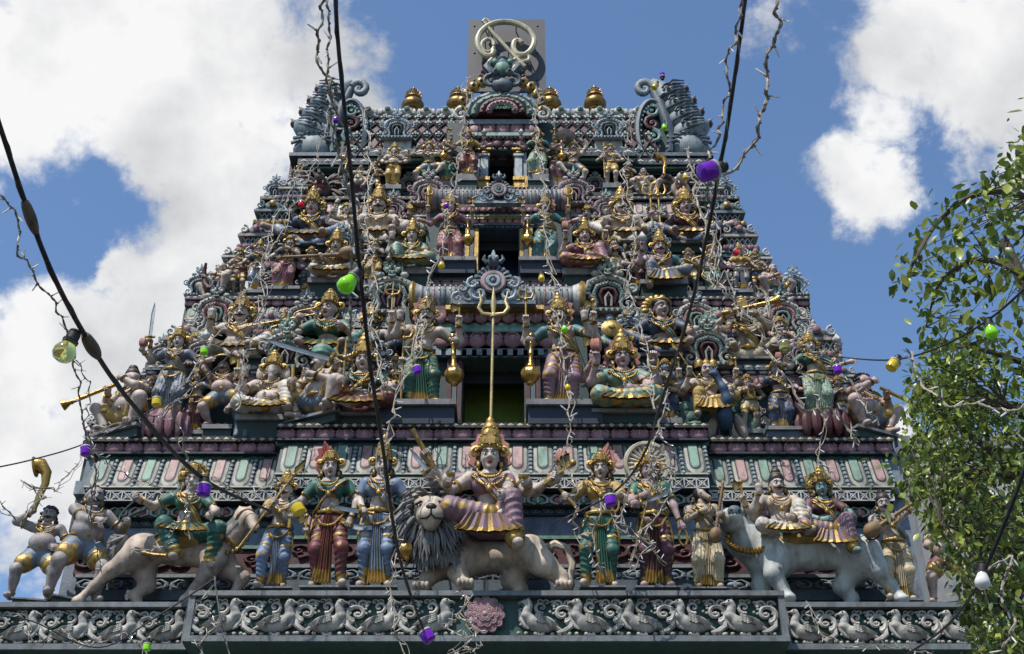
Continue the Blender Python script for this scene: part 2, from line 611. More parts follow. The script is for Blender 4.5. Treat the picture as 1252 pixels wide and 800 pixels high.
def head_mesh(kind):
    """unit head, half height 1, looking to -Y; materials 0 skin 1 eye 2 black 3 lip"""
    if kind in _heads:
        return _heads[kind]
    b, s = MB(), SDF()
    if kind in ('f', 'm', 'fat', 'demon'):
        w = {'f': .72, 'm': .78, 'fat': .9, 'demon': .92}[kind]
        s.ell((0, .1, .2), (w, .86, .82)).ell((0, -.15, -.35), (w * .84, .62, .64))
        s.cap((0, -.70, .16), (0, -.93, -.16), .07, .13)
        s.ell((.13, -.82, -.2), .09).ell((-.13, -.82, -.2), .09)
        s.ell((0, -.62, -.82), (.2, .18, .16))
        for q in (-1, 1):
            s.ell((q * w * .52, -.52, -.22), (.22, .2, .22)).ell((q * w * 1.0, .12, -.05), (.09, .2, .27))
            s.cap((q * .12, -.74, .33), (q * .5, -.6, .36), .07, .05)
        V, Q = s.mesh(.085, .16)
        b.add(V, Q, None, 0)
        for q in (-1, 1):
            b.merge(sph((q * .30, -.70, .1), (.19, .10, .10), 8, 6, 1))
            b.merge(sph((q * .30, -.775, .1), (.075, .05, .085), 6, 5, 2))
            b.merge(tube([(q * .1, -.82, .29), (q * .3, -.80, .40), (q * .54, -.62, .33)], [.03, .045, .02], 5, m=2))
            b.merge(tube([(q * .1, -.77, .15), (q * .3, -.785, .22), (q * .5, -.68, .12)], .022, 4, m=2))
        b.merge(sph((0, -.76, -.49), (.24, .1, .055), 8, 5, 3))
        b.merge(sph((0, -.74, -.58), (.19, .1, .055), 8, 5, 3))
        b.merge(sph((0, -.84, .5), (.045, .03, .11), 6, 5, 3))
        if kind in ('m', 'demon'):
            for q in (-1, 1):
                b.merge(tube([(0, -.92, -.36), (q * .2, -.88, -.40), (q * .42, -.74, -.42), (q * .6, -.62, -.30), (q * .66, -.6, -.2)], [.06, .085, .075, .05, .02], 6, m=2))
    elif kind == 'elephant':
        s.ell((0, .1, .25), (.78, .75, .75)).ell((.35, 0, .75), (.4, .4, .35)).ell((-.35, 0, .75), (.4, .4, .35))
        tr = [(0, -.55, .1), (.02, -.85, -.4), (.03, -.95, -1.0), (-.02, -.95, -1.5), (-.3, -1.0, -1.75), (-.5, -1.05, -1.55)]
        s.chain(tr, [.42, .33, .26, .21, .17, .13])
        for q in (-1, 1):
            s.ell((q * 1.15, .2, -.05), (.62, .14, .78)).ell((q * 1.35, .15, -.45), (.35, .12, .5))
            s.ell((q * .42, -.45, -.1), (.25, .25, .25))
        V, Q = s.mesh(.1, .2)
        b.add(V, Q, None, 0)
        for q in (-1, 1):
            b.merge(sph((q * .38, -.62, .22), (.16, .1, .09), 8, 6, 1))
            b.merge(sph((q * .38, -.70, .22), (.07, .05, .07), 6, 5, 2))
            b.merge(tube([(q * .3, -.7, -.4), (q * .45, -1.0, -.62), (q * .5, -1.2, -.6)], [.1, .075, .03], 6, m=1))
        for k in range(5):
            b.merge(torus((.02, -.72 - .1 * k, -.3 - .27 * k), (0, .4, 1), .3 - .035 * k, .03, 10, 4, 2 if k == 0 else 0))
    elif kind == 'horse':
        s.ell((0, .1, .2), (.55, .75, .65)).cap((0, -.2, .2), (0, -1.35, -.45), .5, .33).ell((0, -1.45, -.55), (.3, .28, .3))
        for q in (-1, 1):
            s.cap((q * .3, .15, .7), (q * .36, .05, 1.25), .15, .05)
        V, Q = s.mesh(.09, .2)
        b.add(V, Q, None, 0)
        for q in (-1, 1):
            b.merge(sph((q * .44, -.5, .25), (.1, .17, .13), 8, 6, 1))
            b.merge(sph((q * .51, -.53, .25), (.05, .09, .09), 6, 5, 2))
            b.merge(sph((q * .2, -1.68, -.45), (.07, .07, .09), 6, 5, 2))
        b.merge(tube([(-.3, -1.35, -.7), (0, -1.7, -.72), (.3, -1.35, -.7)], .04, 5, m=2))
    _heads[kind] = b
    return b


def along(b, p, d, up=(0, -1, 0), s=1.):
    """place a mesh modelled along +Z at p pointing along d"""
    x, y, z = frame(d, up)
    A = np.eye(4)
    A[:3, 0], A[:3, 1], A[:3, 2], A[:3, 3] = x * s, y * s, z * s, p
    o = MB()
    o.merge(b, A)
    return o


def item_mesh(k):
    b = MB()
    if k == 'mace':
        b.merge(lathe([(.0, -.07), (.02, -.065), (.024, -.045), (.013, -.035), (.013, .03), (.019, .04), (.014, .05), (.016, .14), (.022, .15), (.016, .16), (.02, .25), (.034, .265), (.034, .285), (.025, .29)], 10))
        b.merge(MB().merge(lathe([(.025, .29), (.058, .305), (.076, .34), (.08, .37), (.07, .41), (.045, .44), (.03, .45), (.03, .465), (.012, .475), (0, .49)], 18, wob=.05)))
        return 'mace', b, ['brass']
    if k in ('sword', 'dagger'):
        L = .42 if k == 'sword' else .2
        b.merge(lathe([(0, -.075), (.018, -.07), (.012, -.055), (.012, .02), (.03, .03), (.03, .04), (.01, .045)], 8, 1))
        b.merge(box((0, 0, .035), (.1, .022, .018), None, 1))
        b.merge(poly([(-.016, .045), (.016, .045), (.021, L * .8), (.004, L + .05), (-.012, L * .9)], -.004, .004, 0))
        return k, b, ['steel', 'gold']
    if k == 'curved_sword':
        b.merge(lathe([(0, -.06), (.016, -.055), (.012, -.04), (.012, .02), (.026, .03), (.01, .04)], 8, 1))
        a = np.linspace(0, 1, 10)
        out = [(.02 + .16 * t * t, .04 + .33 * t) for t in a]
        inn = [(-.02 + .16 * t * t + .0, .04 + .33 * t) for t in a[:-1]]
        b.merge(poly([(p, q) for p, q in out[::1]] + inn[::-1], -.004, .004, 0))
        return 'curved_sword', b, ['steel', 'gold']
    if k in ('trident', 'short_trident'):
        lo = -.42 if k == 'trident' else -.06
        b.merge(tube([(0, 0, lo), (0, 0, .2)], .009, 7))
        b.merge(tube([(0, 0, .18), (0, 0, .33)], [.012, .004], 6))
        for q in (-1, 1):
            b.merge(tube([(0, 0, .19), (q * .045, 0, .195), (q * .062, 0, .24), (q * .05, 0, .31)], [.01, .011, .01, .003], 6))
        b.merge(sph((0, 0, .18), .02, 8, 6))
        return 'trident', b, ['gold']
    if k == 'spear':
        b.merge(tube([(0, 0, -.52), (0, 0, .3)], .010, 7))
        b.merge(poly([(0, .28), (.035, .34), (.0, .46), (-.035, .34)], -.008, .008))
        b.merge(sph((0, 0, .28), .02, 8, 6))
        return 'spear', b, ['gold']
    if k == 'staff':
        b.merge(tube([(0, 0, -.5), (0, 0, .12)], .009, 7))
        return 'staff', b, ['gold']
    if k == 'short_staff':
        b.merge(tube([(0, 0, -.09), (0, 0, .14)], .014, 8))
        return 'short_staff', b, ['gold']
    if k == 'bow':
        pts = [(.10 * (math.cos(PI * t)) - .02 + .05 * math.cos(3 * PI * t), 0, .36 * t) for t in np.linspace(-1, 1, 22)]
        b.merge(tube(pts, [.007 + .007 * (1 - abs(t)) for t in np.linspace(-1, 1, 22)], 7))
        return 'bow', b, ['gold']
    if k == 'flute':
        b.merge(lathe([(0, -.05), (.012, -.05), (.012, .2), (.016, .21), (.013, .22), (.034, .26), (.034, .265), (.0, .25)], 9))
        return 'flute', b, ['brass']
    if k == 'veena':
        b.merge(tube([(0, 0, -.22), (0, 0, .36)], [.022, .014], 8))
        b.merge(sph((0, .03, -.24), (.072, .065, .09), 14, 9))
        b.merge(sph((0, -.035, -.24), (.06, .012, .07), 14, 6, 1))
        for i in range(12):
            b.merge(box((0, -.02, -.12 + i * .038), (.05, .02, .006), None, 2))
        for i in range(3):
            b.merge(tube([(-.04, 0, .27 + i * .03), (.04, 0, .27 + i * .03)], .007, 5))
        b.merge(tube([(0, 0, .36), (0, -.03, .41), (0, -.065, .42), (0, -.075, .385)], [.016, .016, .014, .012], 7))
        b.merge(torus((0, -.02, -.24), (0, 1, 0), .075, .008, 18, 5, 2))
        return 'veena', b, ['wood', 'cream', 'black']
    if k == 'disc':
        b.merge(torus((0, 0, .08), (0, 1, 0), .05, .012, 18, 6))
        b.merge(sph((0, 0, .08), (.025, .015, .025), 8, 6))
        for i in range(8):
            a = i * PI / 4
            b.merge(tube([(0, 0, .08), (.05 * math.cos(a), 0, .08 + .05 * math.sin(a))], .006, 5))
            b.merge(tube([(.055 * math.cos(a), 0, .08 + .055 * math.sin(a)), (.08 * math.cos(a), 0, .08 + .08 * math.sin(a))], [.012, .002], 5))
        return 'disc', b, ['gold']
    if k == 'conch':
        b.merge(lathe([(0, 0), (.02, .02), (.042, .05), (.045, .075), (.03, .1), (.016, .12), (.012, .135), (0, .15)], 12, wob=.06))
        return 'conch', b, ['white']
    if k in ('lotus', 'flame'):
        for i in range(9):
            a = i * PI * 2 / 9
            r = .028 if i % 2 else .02
            b.merge(sph((r * math.cos(a), r * math.sin(a), .07), (.017, .017, .05), 6, 6))
        b.merge(sph((0, 0, .07), (.022, .022, .06), 8, 6))
        b.merge(tube([(0, 0, -.04), (0, 0, .04)], .008, 6))
        return 'lotus_bud' if k == 'lotus' else 'flame', b, ['salmon']
    if k == 'bowl':
        b.merge(lathe([(0, .0), (.03, .003), (.05, .025), (.055, .05), (.048, .05), (.042, .03), (0, .015)], 14))
        return 'bowl', b, ['gold']
    if k == 'horn':
        pts = [(0, 0, 0), (-.01, -.02, .12), (-.035, -.03, .24), (-.02, -.04, .34), (.04, -.05, .40), (.09, -.06, .385)]
        b.merge(tube(pts, [.022, .028, .034, .046, .066, .085], 10))
        b.merge(torus((.092, -.06, .384), (.9, -.1, -.3), .085, .01, 16, 5))
        return 'horn', b, ['brass']
    if k == 'snake':
        pts = [(0, 0, .18), (.02, -.02, .1), (.01, -.03, 0), (-.03, -.03, -.1), (-.1, -.04, -.17), (-.17, -.05, -.17), (-.2, -.05, -.1)]
        b.merge(tube(pts, [.014, .024, .03, .032, .034, .036, .05], 9))
        return 'serpent_horn', b, ['maroon']
    if k == 'noose':
        b.merge(torus((0, 0, -.07), (0, 1, 0), .03, .009, 14, 6, sy=1.9))
        return 'noose', b, ['gold']
    if k == 'axe':
        b.merge(tube([(0, 0, -.08), (0, 0, .12)], .01, 6))
        b.merge(poly([(0, .08), (.06, .05), (.075, .1), (.06, .15), (0, .11)], -.008, .008))
        b.merge(sph((0, 0, .13), .022, 8, 6))
        return 'axe', b, ['gold']
    if k == 'shield':
        b.merge(lathe([(.1, 0), (.1, .012), (.07, .03), (.03, .036), (.025, .055), (0, .06)], 20))
        return 'shield', b, ['gold']
    if k == 'platter':
        b.merge(lathe([(.0, .02), (.08, .03), (.14, .06), (.15, .05), (.10, .0), (0, -.02)], 20, wob=.03))
        return 'platter', b, ['stone']
    if k == 'rope':
        b.merge(tube([(0, 0, -.03), (.04, -.02, .06), (.06, -.03, .16), (.1, -.02, .24), (.17, 0, .3)], .012, 6))
        return 'rope', b, ['darkteal']
    raise KeyError(k)


HANDS = dict(  # x outward, y (towards the street is negative), z above the pelvis; elbow hint; palm direction
    down=((.20, -.05, -.03), (.6, .8, -.2), None), hip=((.15, -.10, .05), (1, .5, -.2), (-.6, -.5, -.3)),
    bless=((.19, -.17, .29), (.5, .4, -1), (.05, -.15, 1)), upb=((.27, -.04, .34), (.9, .5, -.6), (.1, -.1, 1)),
    upc=((.20, -.06, .36), (1, .5, -.5), (.0, -.1, 1)), fwd=((.13, -.22, .13), (.8, .5, -.6), None),
    chest=((.03, -.15, .20), (1, .2, -.7), (-.8, -.3, .3)), high=((.24, -.04, .55), (1, .1, -.1), (0, 0, 1)),
    side=((.34, -.10, .14), (.5, .6, -.7), (.9, -.3, .1)), low=((.26, -.10, .03), (.7, .6, -.3), None),
    lap=((.06, -.17, .07), (1, .3, -.2), (-.8, -.5, -.1)), knee=((.17, -.20, .08), (1, .4, -.2), (.3, -.8, -.3)),
    out=((.30, -.09, .22), (.4, .3, -1), (.5, -.2, .8)), lift=((.16, -.02, .56), (1, .1, .1), (-.5, 0, .8)),
    mouth=((.05, -.19, .32), (1, .1, -.8), (-.6, .2, .4)), mouth2=((.10, -.24, .27), (1, .1, -.9), (-.5, .2, .4)))


def legs_for(pose):
    """pelvis, ((foot, knee hint) viewer's left, (foot, knee hint) viewer's right), height of the top of the head"""
    L = lambda s, x, y, z, h: (V3(x, y, z), h)
    pz, a, b = {
        'stand': (.52, ((-.075, 0, .035), (-.2, -1, 0)), ((.075, 0, .035), (.2, -1, 0))),
        'contra': (.512, ((-.115, -.05, .035), (-.35, -1, 0)), ((.06, .01, .035), (.2, -1, 0))),
        'stride': (.47, ((-.2, -.02, .035), (-.6, -1, 0)), ((.16, -.06, .035), (.6, -1, 0))),
        'dance': (.45, ((-.11, 0, .035), (-.9, -.8, 0)), ((.10, -.15, .17), (1, -.6, .2))),
        'sit': (.085, ((.07, -.19, .05), (-1, -.3, .12)), ((-.07, -.22, .055), (1, -.3, .12))),
        'lalita': (.085, ((.03, -.21, .05), (-1, -.35, .2)), ((.15, -.24, -.12), (.25, -1, .6))),
        'royal': (.085, ((.05, -.21, .05), (-1, -.35, .12)), ((.17, -.19, .04), (.35, -.45, 1))),
        'wide': (.085, ((-.13, -.24, .04), (-1, -.3, .7)), ((.13, -.24, .04), (1, -.3, .7))),
        'chair': (.085, ((-.11, -.25, -.14), (-.15, -1, .6)), ((.11, -.25, -.14), (.15, -1, .6))),
        'astride': (.085, ((-.02, -.24, -.16), (-.6, -1, .4)), ((.22, -.10, -.16), (.7, -.7, .6))),
        'squat': (.17, ((-.13, -.12, .035), (-.9, -.8, .6)), ((.13, -.12, .035), (.9, -.8, .6))),
    }[pose]
    f = lambda q: (V3(*q[0]), q[1])
    return pz, f(a), f(b), pz + .48


STAT = []


def tube_ring(a, b, r):
    """ridged cuff from a to b"""
    ts = np.linspace(0, 1, 7)
    return tube([a + (b - a) * t for t in ts], [r * .9, r * 1.28, r * .98, r * 1.15, r * .96, r * 1.25, r * .88], 12)


def fig(name, label, x, yb, yt, D, pose='stand', sex='f', fat=0., skin='pale', cloth=('dhoti', 'c_blue'), top=None, sash=None, crown='tall', halo=None,
        arms=(), yaw=0, lean=0, tilt=6, head=None, hyaw=0, flip=False, group=None, cat='statue', hair=True, wide=1.04, jewels=True, armskin=None, plinth=None, hs=1.0, zf=None):
    pz, lg, rg, ht = legs_for(pose)
    base = P(x, yb, D)
    tr = rad(tilt)
    lo_, hi_ = .05, 9.
    for _ in range(40):
        s = (lo_ + hi_) / 2
        yy = project(base + Vector((0, -math.sin(tr), math.cos(tr))) * (s * ht))[1]
        if yy > yt:
            lo_ = s
        else:
            hi_ = s
    if zf is not None:
        gap = base.z - zf
        if gap < .05:
            base.z = zf
            plinth = None if plinth and plinth[0] == 'box' else plinth
        elif plinth:
            plinth = (*plinth[:3], gap)
        else:
            plinth = ('box', 'darkteal', s * (.34 if pz > .2 else .46), gap)
    o = root(name, label, cat, base, group)
    o.rotation_euler = (tr, 0, rad(yaw))
    o.scale = (s * wide, s * wide, s)
    px = (yb - yt) / ht
    h = min(max(1 / (px * .72), 1 / 125), 1 / 50)
    fine = px > 75
    head = head or sex
    pel = V3(0, 0, pz)
    if flip:
        m = V3(-1, 1, 1)
        lg, rg = (rg[0] * m, np.array(rg[1]) * m), (lg[0] * m, np.array(lg[1]) * m)
    cl, sl = math.cos(rad(lean)), math.sin(rad(lean))
    RL = np.array([[cl, 0, sl], [0, 1, 0], [-sl, 0, cl]])
    U = lambda *v: pel + RL @ V3(*v)
    sw = .118 if sex == 'f' else .135
    g = 1.0 if sex == 'm' else .92
    g *= 1 + .28 * fat
    B = SDF()
    # torso
    B.ell(pel + V3(0, 0, -.01), (.098 * (1 + .25 * fat), .078 * (1 + .2 * fat), .075))
    B.ell(U(0, 0, .10), ((.070 if sex == 'f' else .082) * (1 + .3 * fat), .06, .085))
    if fat > .2:
        B.ell(U(0, -.045 * fat - .01, .095), (.10 + .035 * fat, .075 + .04 * fat, .09 + .02 * fat))
    B.ell(U(0, 0, .225), (.105 if sex == 'm' else .09, .068, .09))
    B.cap(U(-sw + .02, .005, .278), U(sw - .02, .005, .278), .042)
    if sex == 'f':
        for q in (-1, 1):
            B.ell(U(q * .048, -.058, .215), (.042, .042, .042))
    else:
        for q in (-1, 1):
            B.ell(U(q * .05, -.045 - .01 * fat, .235), (.05, .034, .04))
    B.cap(U(0, .0, .29), U(0, -.01, .35), .036, .033)
    legs = []
    for q, (ft, hint) in ((-1, lg), (1, rg)):
        hip = pel + V3(q * .060, 0, -.015)
        kn, an = ik(hip, ft, .25, .25, hint)
        legs.append((hip, kn, an))
        B.cap(hip, kn, .068 * g, .047 * g).cap(kn, an, .045 * g, .027 * g)
        mid = kn * .65 + an * .35 + V3(0, .012, 0)
        B.ell(mid, (.036 * g, .036 * g, .06))
        seated = pz < .2
        fd = V3(q * .03, -.10, -.02)
        if seated and an[2] < 0:
            fd = V3(q * .02, -.085, -.035)
        elif seated and pose != 'squat' and abs(an[0]) < .1:
            fd = V3(np.sign(an[0]) * .075 if abs(an[0]) > .02 else -q * .08, -.045, -.005)
        B.cap(an + V3(0, .012, -.01), an + fd * .95, .028, .02)
        B.ell(an + fd * .75, (.026, .03, .017))
    FG = MB()
    JW = []
    items = []
    for ar in arms:
        q, pos = ar[0], ar[1]
        it = ar[2] if len(ar) > 2 else None
        idr = ar[3] if len(ar) > 3 else None
        isc = ar[4] if len(ar) > 4 else 1.
        p, hint, pd = HANDS[pos] if isinstance(pos, str) else (pos, (.8, .5, -.6), None)
        sg = 1 if q > 0 else -1
        if isinstance(pos, str):
            p = (p[0] * sg, p[1], p[2])
        hint = (hint[0] * sg, hint[1], hint[2])
        back = isinstance(pos, str) and pos in ('upb',)
        sh = U(sg * sw, .03 if back else .005, .275)
        el, wr = ik(sh, U(*p), .165, .155, hint)
        B.cap(sh, el, .040 * g, .031 * g).cap(el, wr, .031 * g, .0215 * g)
        d = nrm(V3(pd[0] * sg, pd[1], pd[2])) if pd else nrm(wr - el)
        n = V3(0, -1, .15) if abs(d[1]) < .8 else V3(-sg, 0, -.3)
        n = nrm(n - (n @ d) * d)
        sd = np.cross(d, n)
        B.cap(wr, wr + d * .048, .019, .021).cap(wr + d * .045 - sd * .014, wr + d * .045 + sd * .014, .016)
        for j in range(4):
            L = (.044, .052, .050, .038)[j]
            f0 = wr + d * .048 + sd * (j - 1.5) * .0125
            if it:
                pts = [f0, f0 + d * L * .35 + n * .008, f0 + d * L * .42 + n * .03, f0 + d * L * .1 + n * .038, f0 - d * .004 + n * .03]
            else:
                sp = sd * (j - 1.5) * .006
                pts = [f0, f0 + d * L * .5 + sp + n * .002, f0 + d * L + sp * 1.6 + n * .010]
            FG.merge(tube(pts, np.linspace(.0088, .0062, len(pts)), 5 if fine else 4))
        t0 = wr + d * .015 - sd * .016 * sg * 1
        if it:
            pts = [t0, t0 + d * .018 + n * .02 - sd * sg * .004, t0 + d * .038 + n * .032 + sd * sg * .01]
        else:
            pts = [t0, t0 + d * .022 - sd * sg * .014, t0 + d * .045 - sd * sg * .02 + n * .006]
        FG.merge(tube(pts, [.0105, .0095, .0065], 5 if fine else 4))
        if it:
            nmz, mb, ms = item_mesh(it)
            hp = wr + d * .055 + n * .02
            items.append((nmz, along(mb, hp, idr if idr is not None else (0, 0, 1), s=isc), ms))
        if jewels:
            ax = nrm(wr - el)
            JW.append(('bracelet', tube_ring(el + (wr - el) * .80, el + (wr - el) * .93, .0265 * g)))
            ax2 = nrm(el - sh)
            ja = MB().merge(torus(sh + (el - sh) * .58, ax2, .037 * g, .010, 12, 5))
            JW.append(('armlet', ja))
            ja.merge(sph(sh + (el - sh) * .58 + V3(sg * .02, -.03, .008), .014, 7, 5))
    Vb, Qb = B.mesh(h, .03)
    body = MB().add(Vb, Qb, None, 0)
    body.merge(FG)
    # head on the same body mesh
    hc = U(0, -.012, .405)
    hsz = .080 * hs
    HM = Matrix.Translation(Vector(hc)) @ Matrix.Rotation(rad(hyaw), 4, 'Z') @ Matrix.Rotation(rad(lean * .5), 4, 'Y') @ Matrix.Rotation(rad(6), 4, 'X') @ Matrix.Diagonal((hsz * .92, hsz, hsz, 1))
    body.merge(head_mesh(head), HM)
    body.build('body', [M[skin], M['eye'], M['black'], M['lip']], o, 60)
    # ---- clothing
    kind, cm = cloth
    if kind != 'none':
        C = SDF()
        C.ell(pel + V3(0, 0, -.012), (.112 * (1 + .25 * fat), .092 * (1 + .25 * fat), .078))
        for hip, kn, an in legs:
            if kind == 'short':
                C.cap(hip, hip + (kn - hip) * .62, .082 * g, .074 * g)
            elif kind == 'sari':
                C.cap(hip, kn, .082 * g, .068 * g).cap(kn, kn + (an - kn) * .93, .066 * g, .062 * g)
            else:
                C.cap(hip, kn, .075 * g, .055 * g).cap(kn, kn + (an - kn) * .88, .052 * g, .044 * g)
        if kind == 'sari' and pz > .3:
            a0 = (legs[0][2] + legs[1][2]) / 2
            C.cap(pel + V3(0, 0, -.05), a0 + V3(0, -.01, .03), .09, .085)
        Vc, Qc = C.mesh(h, .03)
        pid, tt = C.near(Vc)
        mats_ = np.zeros(len(Vc), int)
        dz = np.zeros(len(Vc))
        for i, p in enumerate(C.p):
            w = pid == i
            if p[0] != 'c' or not w.any():
                continue
            a, b = p[1], p[2]
            ax = a + tt[w][:, None] * (b - a)
            rv = Vc[w] - ax
            xx, yy_, zz = frame(b - a)
            ang = np.arctan2(rv @ yy_, rv @ xx)
            if kind == 'sari' and pz > .3:
                dd = .0065 * (1 - 2 * np.abs(np.sin(ang * 7.5))) + .002
            else:
                dd = .0036 * (1 - 2 * np.abs(np.sin(tt[w] * 17 + 1.6 * np.sin(ang + i) + i)))
            Vc[w] += nrm(rv) * dd[:, None]
            last = i > 0 and (kind == 'short' or (i % 2 == 0 and i < 5)) or (kind == 'sari' and i == len(C.p) - 1 and pz > .3)
            if last:
                mats_[np.where(w)[0][tt[w] > (.84 if kind != 'short' else .86)]] = 1
            elif kind == 'dhoti':
                mats_[np.where(w)[0][(tt[w] > .62) & (tt[w] < .70)]] = 1
        cb = MB().add(Vc, Qc, None, mats_[Qc[:, 0]])
        # pleated front panel
        if pz > .3 and kind != 'short':
            k = 13
            Vp, Qp, mp = [], [], []
            zb = .03 if kind == 'dhoti' else .025
            for r_, (z, wd, y) in enumerate(((pz + .01, .035, -.10), (pz * .55, .05, -.115), (zb + .09, .062, -.10), (zb, .075, -.105))):
                for i in range(k):
                    u = i / (k - 1) * 2 - 1
                    Vp.append((u * wd + .008 * r_ * (1 if lean >= 0 else -1), y - (.014 if i % 2 else 0) + .02 * u * u, z - (.012 if i % 2 == 0 and r_ == 3 else 0)))
                    if r_ and i:
                        q0 = (r_ - 1) * k + i - 1
                        Qp.append((q0, q0 + 1, q0 + k + 1, q0 + k))
                        mp.append(1 if (r_ == 3 or i in (1, k - 1) or i % 4 == 0) else 0)
            Vp = np.array(Vp)
            Qp = np.array(Qp)[:, ::-1]
            nn = len(Vp)
            cb.add(np.concatenate([Vp, Vp + V3(0, .02, 0)]), np.concatenate([Qp, Qp[:, ::-1] + nn]), None, np.array(mp + mp))
        if pz < .2 and kind in ('dhoti', 'sari') and pose not in ('squat',):
            k = 17
            Vp, Qp, mp = [], [], []
            zf = -.08 if pose in ('lalita', 'chair') else .012
            for r_, (rr, yy_, z_) in enumerate(((.02, -.13, .06), (.10, -.27, max(zf + .05, .03)), (.15, -.29, zf + .02), (.18, -.30, zf - .005))):
                for i in range(k):
                    a = PI * (1.08 + .84 * i / (k - 1))
                    Vp.append((rr * 1.1 * math.cos(a), yy_ - (.016 if i % 2 else 0) * (r_ > 0), z_ + (.035 * (1 + math.sin(a)) if r_ else 0)))
                    if r_ and i:
                        q0 = (r_ - 1) * k + i - 1
                        Qp.append((q0, q0 + 1, q0 + k + 1, q0 + k))
                        mp.append(1 if r_ == 3 or i % 3 == 0 else 0)
            Vp, Qp = np.array(Vp), np.array(Qp)[:, ::-1]
            nn = len(Vp)
            cb.add(np.concatenate([Vp, Vp + V3(0, .022, -.004)]), np.concatenate([Qp, Qp[:, ::-1] + nn]), None, np.array(mp + mp))
        cb.build('short_cloth' if kind == 'short' else 'skirt' if kind == 'sari' else 'draped_trousers', [M[cm], M['gold']], o, 50)
    if top:
        C = SDF()
        C.ell(U(0, 0, .225), (.099, .078, .088)).cap(U(-sw + .02, .005, .27), U(sw - .02, .005, .27), .047)
        for q in (-1, 1):
            if sex == 'f':
                C.ell(U(q * .048, -.058, .215), .049)
        done = set()
        for ar in arms:
            q, pos = ar[0], ar[1]
            if pos in ('upb',) or q in done:
                continue
            done.add(q)
            sg = 1 if q > 0 else -1
            p, hint, pd = HANDS[pos] if isinstance(pos, str) else (pos, (.8, .5, -.6), None)
            if isinstance(pos, str):
                p = (p[0] * sg, p[1], p[2])
            sh = U(sg * sw, .005, .275)
            el, wr = ik(sh, U(*p), .165, .155, (hint[0] * sg, hint[1], hint[2]))
            C.cap(sh, sh + (el - sh) * .5, .048, .044)
        Vc, Qc = C.mesh(h, .025)
        MB().add(Vc, Qc).build('bodice', [M[top]], o, 60)
    if sash:
        pts = [U(-.105, .03, .30), U(-.085, -.06, .285), U(-.03, -.108, .225), U(.05, -.105, .13), U(.108, -.05, .05), U(.115, .03, .03)]
        if flip:
            pts = [p * V3(-1, 1, 1) for p in pts]
        pp = []
        for i in range(len(pts) - 1):
            for t in np.linspace(0, 1, 5)[:-1]:
                pp.append(pts[i] * (1 - t) + pts[i + 1] * t)
        sb = MB()
        for k in range(3):
            off = V3(.013 * (k - 1), -.003 * (k != 1), .016 * (k - 1))
            sb.merge(tube([p + off for p in pp], .014 if k == 1 else .008, 6, flat=.7, m=0 if k == 1 else 1))
        sb.build('sash', [M[sash], M['gold']], o, 60)
    # ---- jewellery
    if jewels:
        J = MB().merge(torus(U(0, -.012, .30), nrm(V3(0, -.45, 1)), .052, .011, 16, 5))
        for R, z0, n_ in ((.07, .275, 15), (.085, .24, 17)):
            for i in range(n_):
                a = PI * (1.02 + .96 * i / (n_ - 1))
                J.merge(sph(U(R * math.cos(a), -.072 - .035 * (1 + math.sin(a) * -1) * .6, z0 + .02 + R * .85 * math.sin(a)), .0095, 6, 4))
        J.merge(sph(U(0, -.12, .165), (.02, .012, .024), 8, 6))
        JW.append(('necklace', J))
        bw = .104 * (1 + .27 * fat)
        J = MB().merge(torus(pel + V3(0, -.02 * fat, .048), (0, 0, 1), bw, .015, 22, 6, sy=.86))
        J.merge(sph(pel + V3(0, -bw * .88 - .02 * fat, .045), (.03, .02, .028), 10, 6))
        if pz > .3 and kind != 'short':
            for q in (-1, 1):
                J.merge(tube([pel + V3(q * .10, -.05, .03), pel + V3(q * .05, -.115, -.06), pel + V3(0, -.12, -.075)], .009, 5))
                J.merge(tube([pel + V3(q * .112, -.03, .0), pel + V3(q * .13, -.05, -.12), pel + V3(q * .12, -.05, -.2)], [.014, .018, .022], 6, flat=.6))
        JW.append(('belt', J))
        for q in (-1, 1):
            JW.append(('earring', sph(hc + V3(q * .064 * hs, .0, -.045), (.014, .014, .022), 8, 6)))
        for hip, kn, an in legs:
            JW.append(('anklet', torus(an + (kn - an) * .10, nrm(kn - an), .032 * g, .009, 12, 5)))
        for nm_, mb_ in JW:
            mb_.build(nm_, [M['gold']], o, 60)
    # ---- hair
    if hair:
        Hb = MB()
        Hb.merge(sph(hc + V3(0, .026, .018) * hs, (.070 * hs, .066 * hs, .074 * hs), 14, 9))
        for q in (-1, 1):
            for k in range(4):
                Hb.merge(sph(hc + V3(q * (.066 + .012 * k), .02, -.03 - .034 * k) * hs, (.026, .03, .027), 7, 5))
        if hair == 'curly':
            for i in range(46):
                a, e = random.uniform(0, 2 * PI), random.uniform(.0, 1.45)
                v = V3(math.cos(a) * math.cos(e), math.sin(a) * math.cos(e) * 1.0, math.sin(e))
                if v[1] < -.55 and v[2] < .6:
                    continue
                Hb.merge(sph(hc + V3(0, .014, .012) + v * .078, .021, 6, 4))
        Hb.build('hair', [M['hair']], o, 0)
    # ---- headgear
    Cb = MB()
    top_ = hc + V3(0, .005, .042) * hs
    A = Matrix.Translation(Vector(top_)) @ Matrix.Rotation(rad(lean * .5), 4, 'Y') @ Matrix.Diagonal((hs, hs, hs, 1))
    cmat = ['gold']
    cname = 'crown'
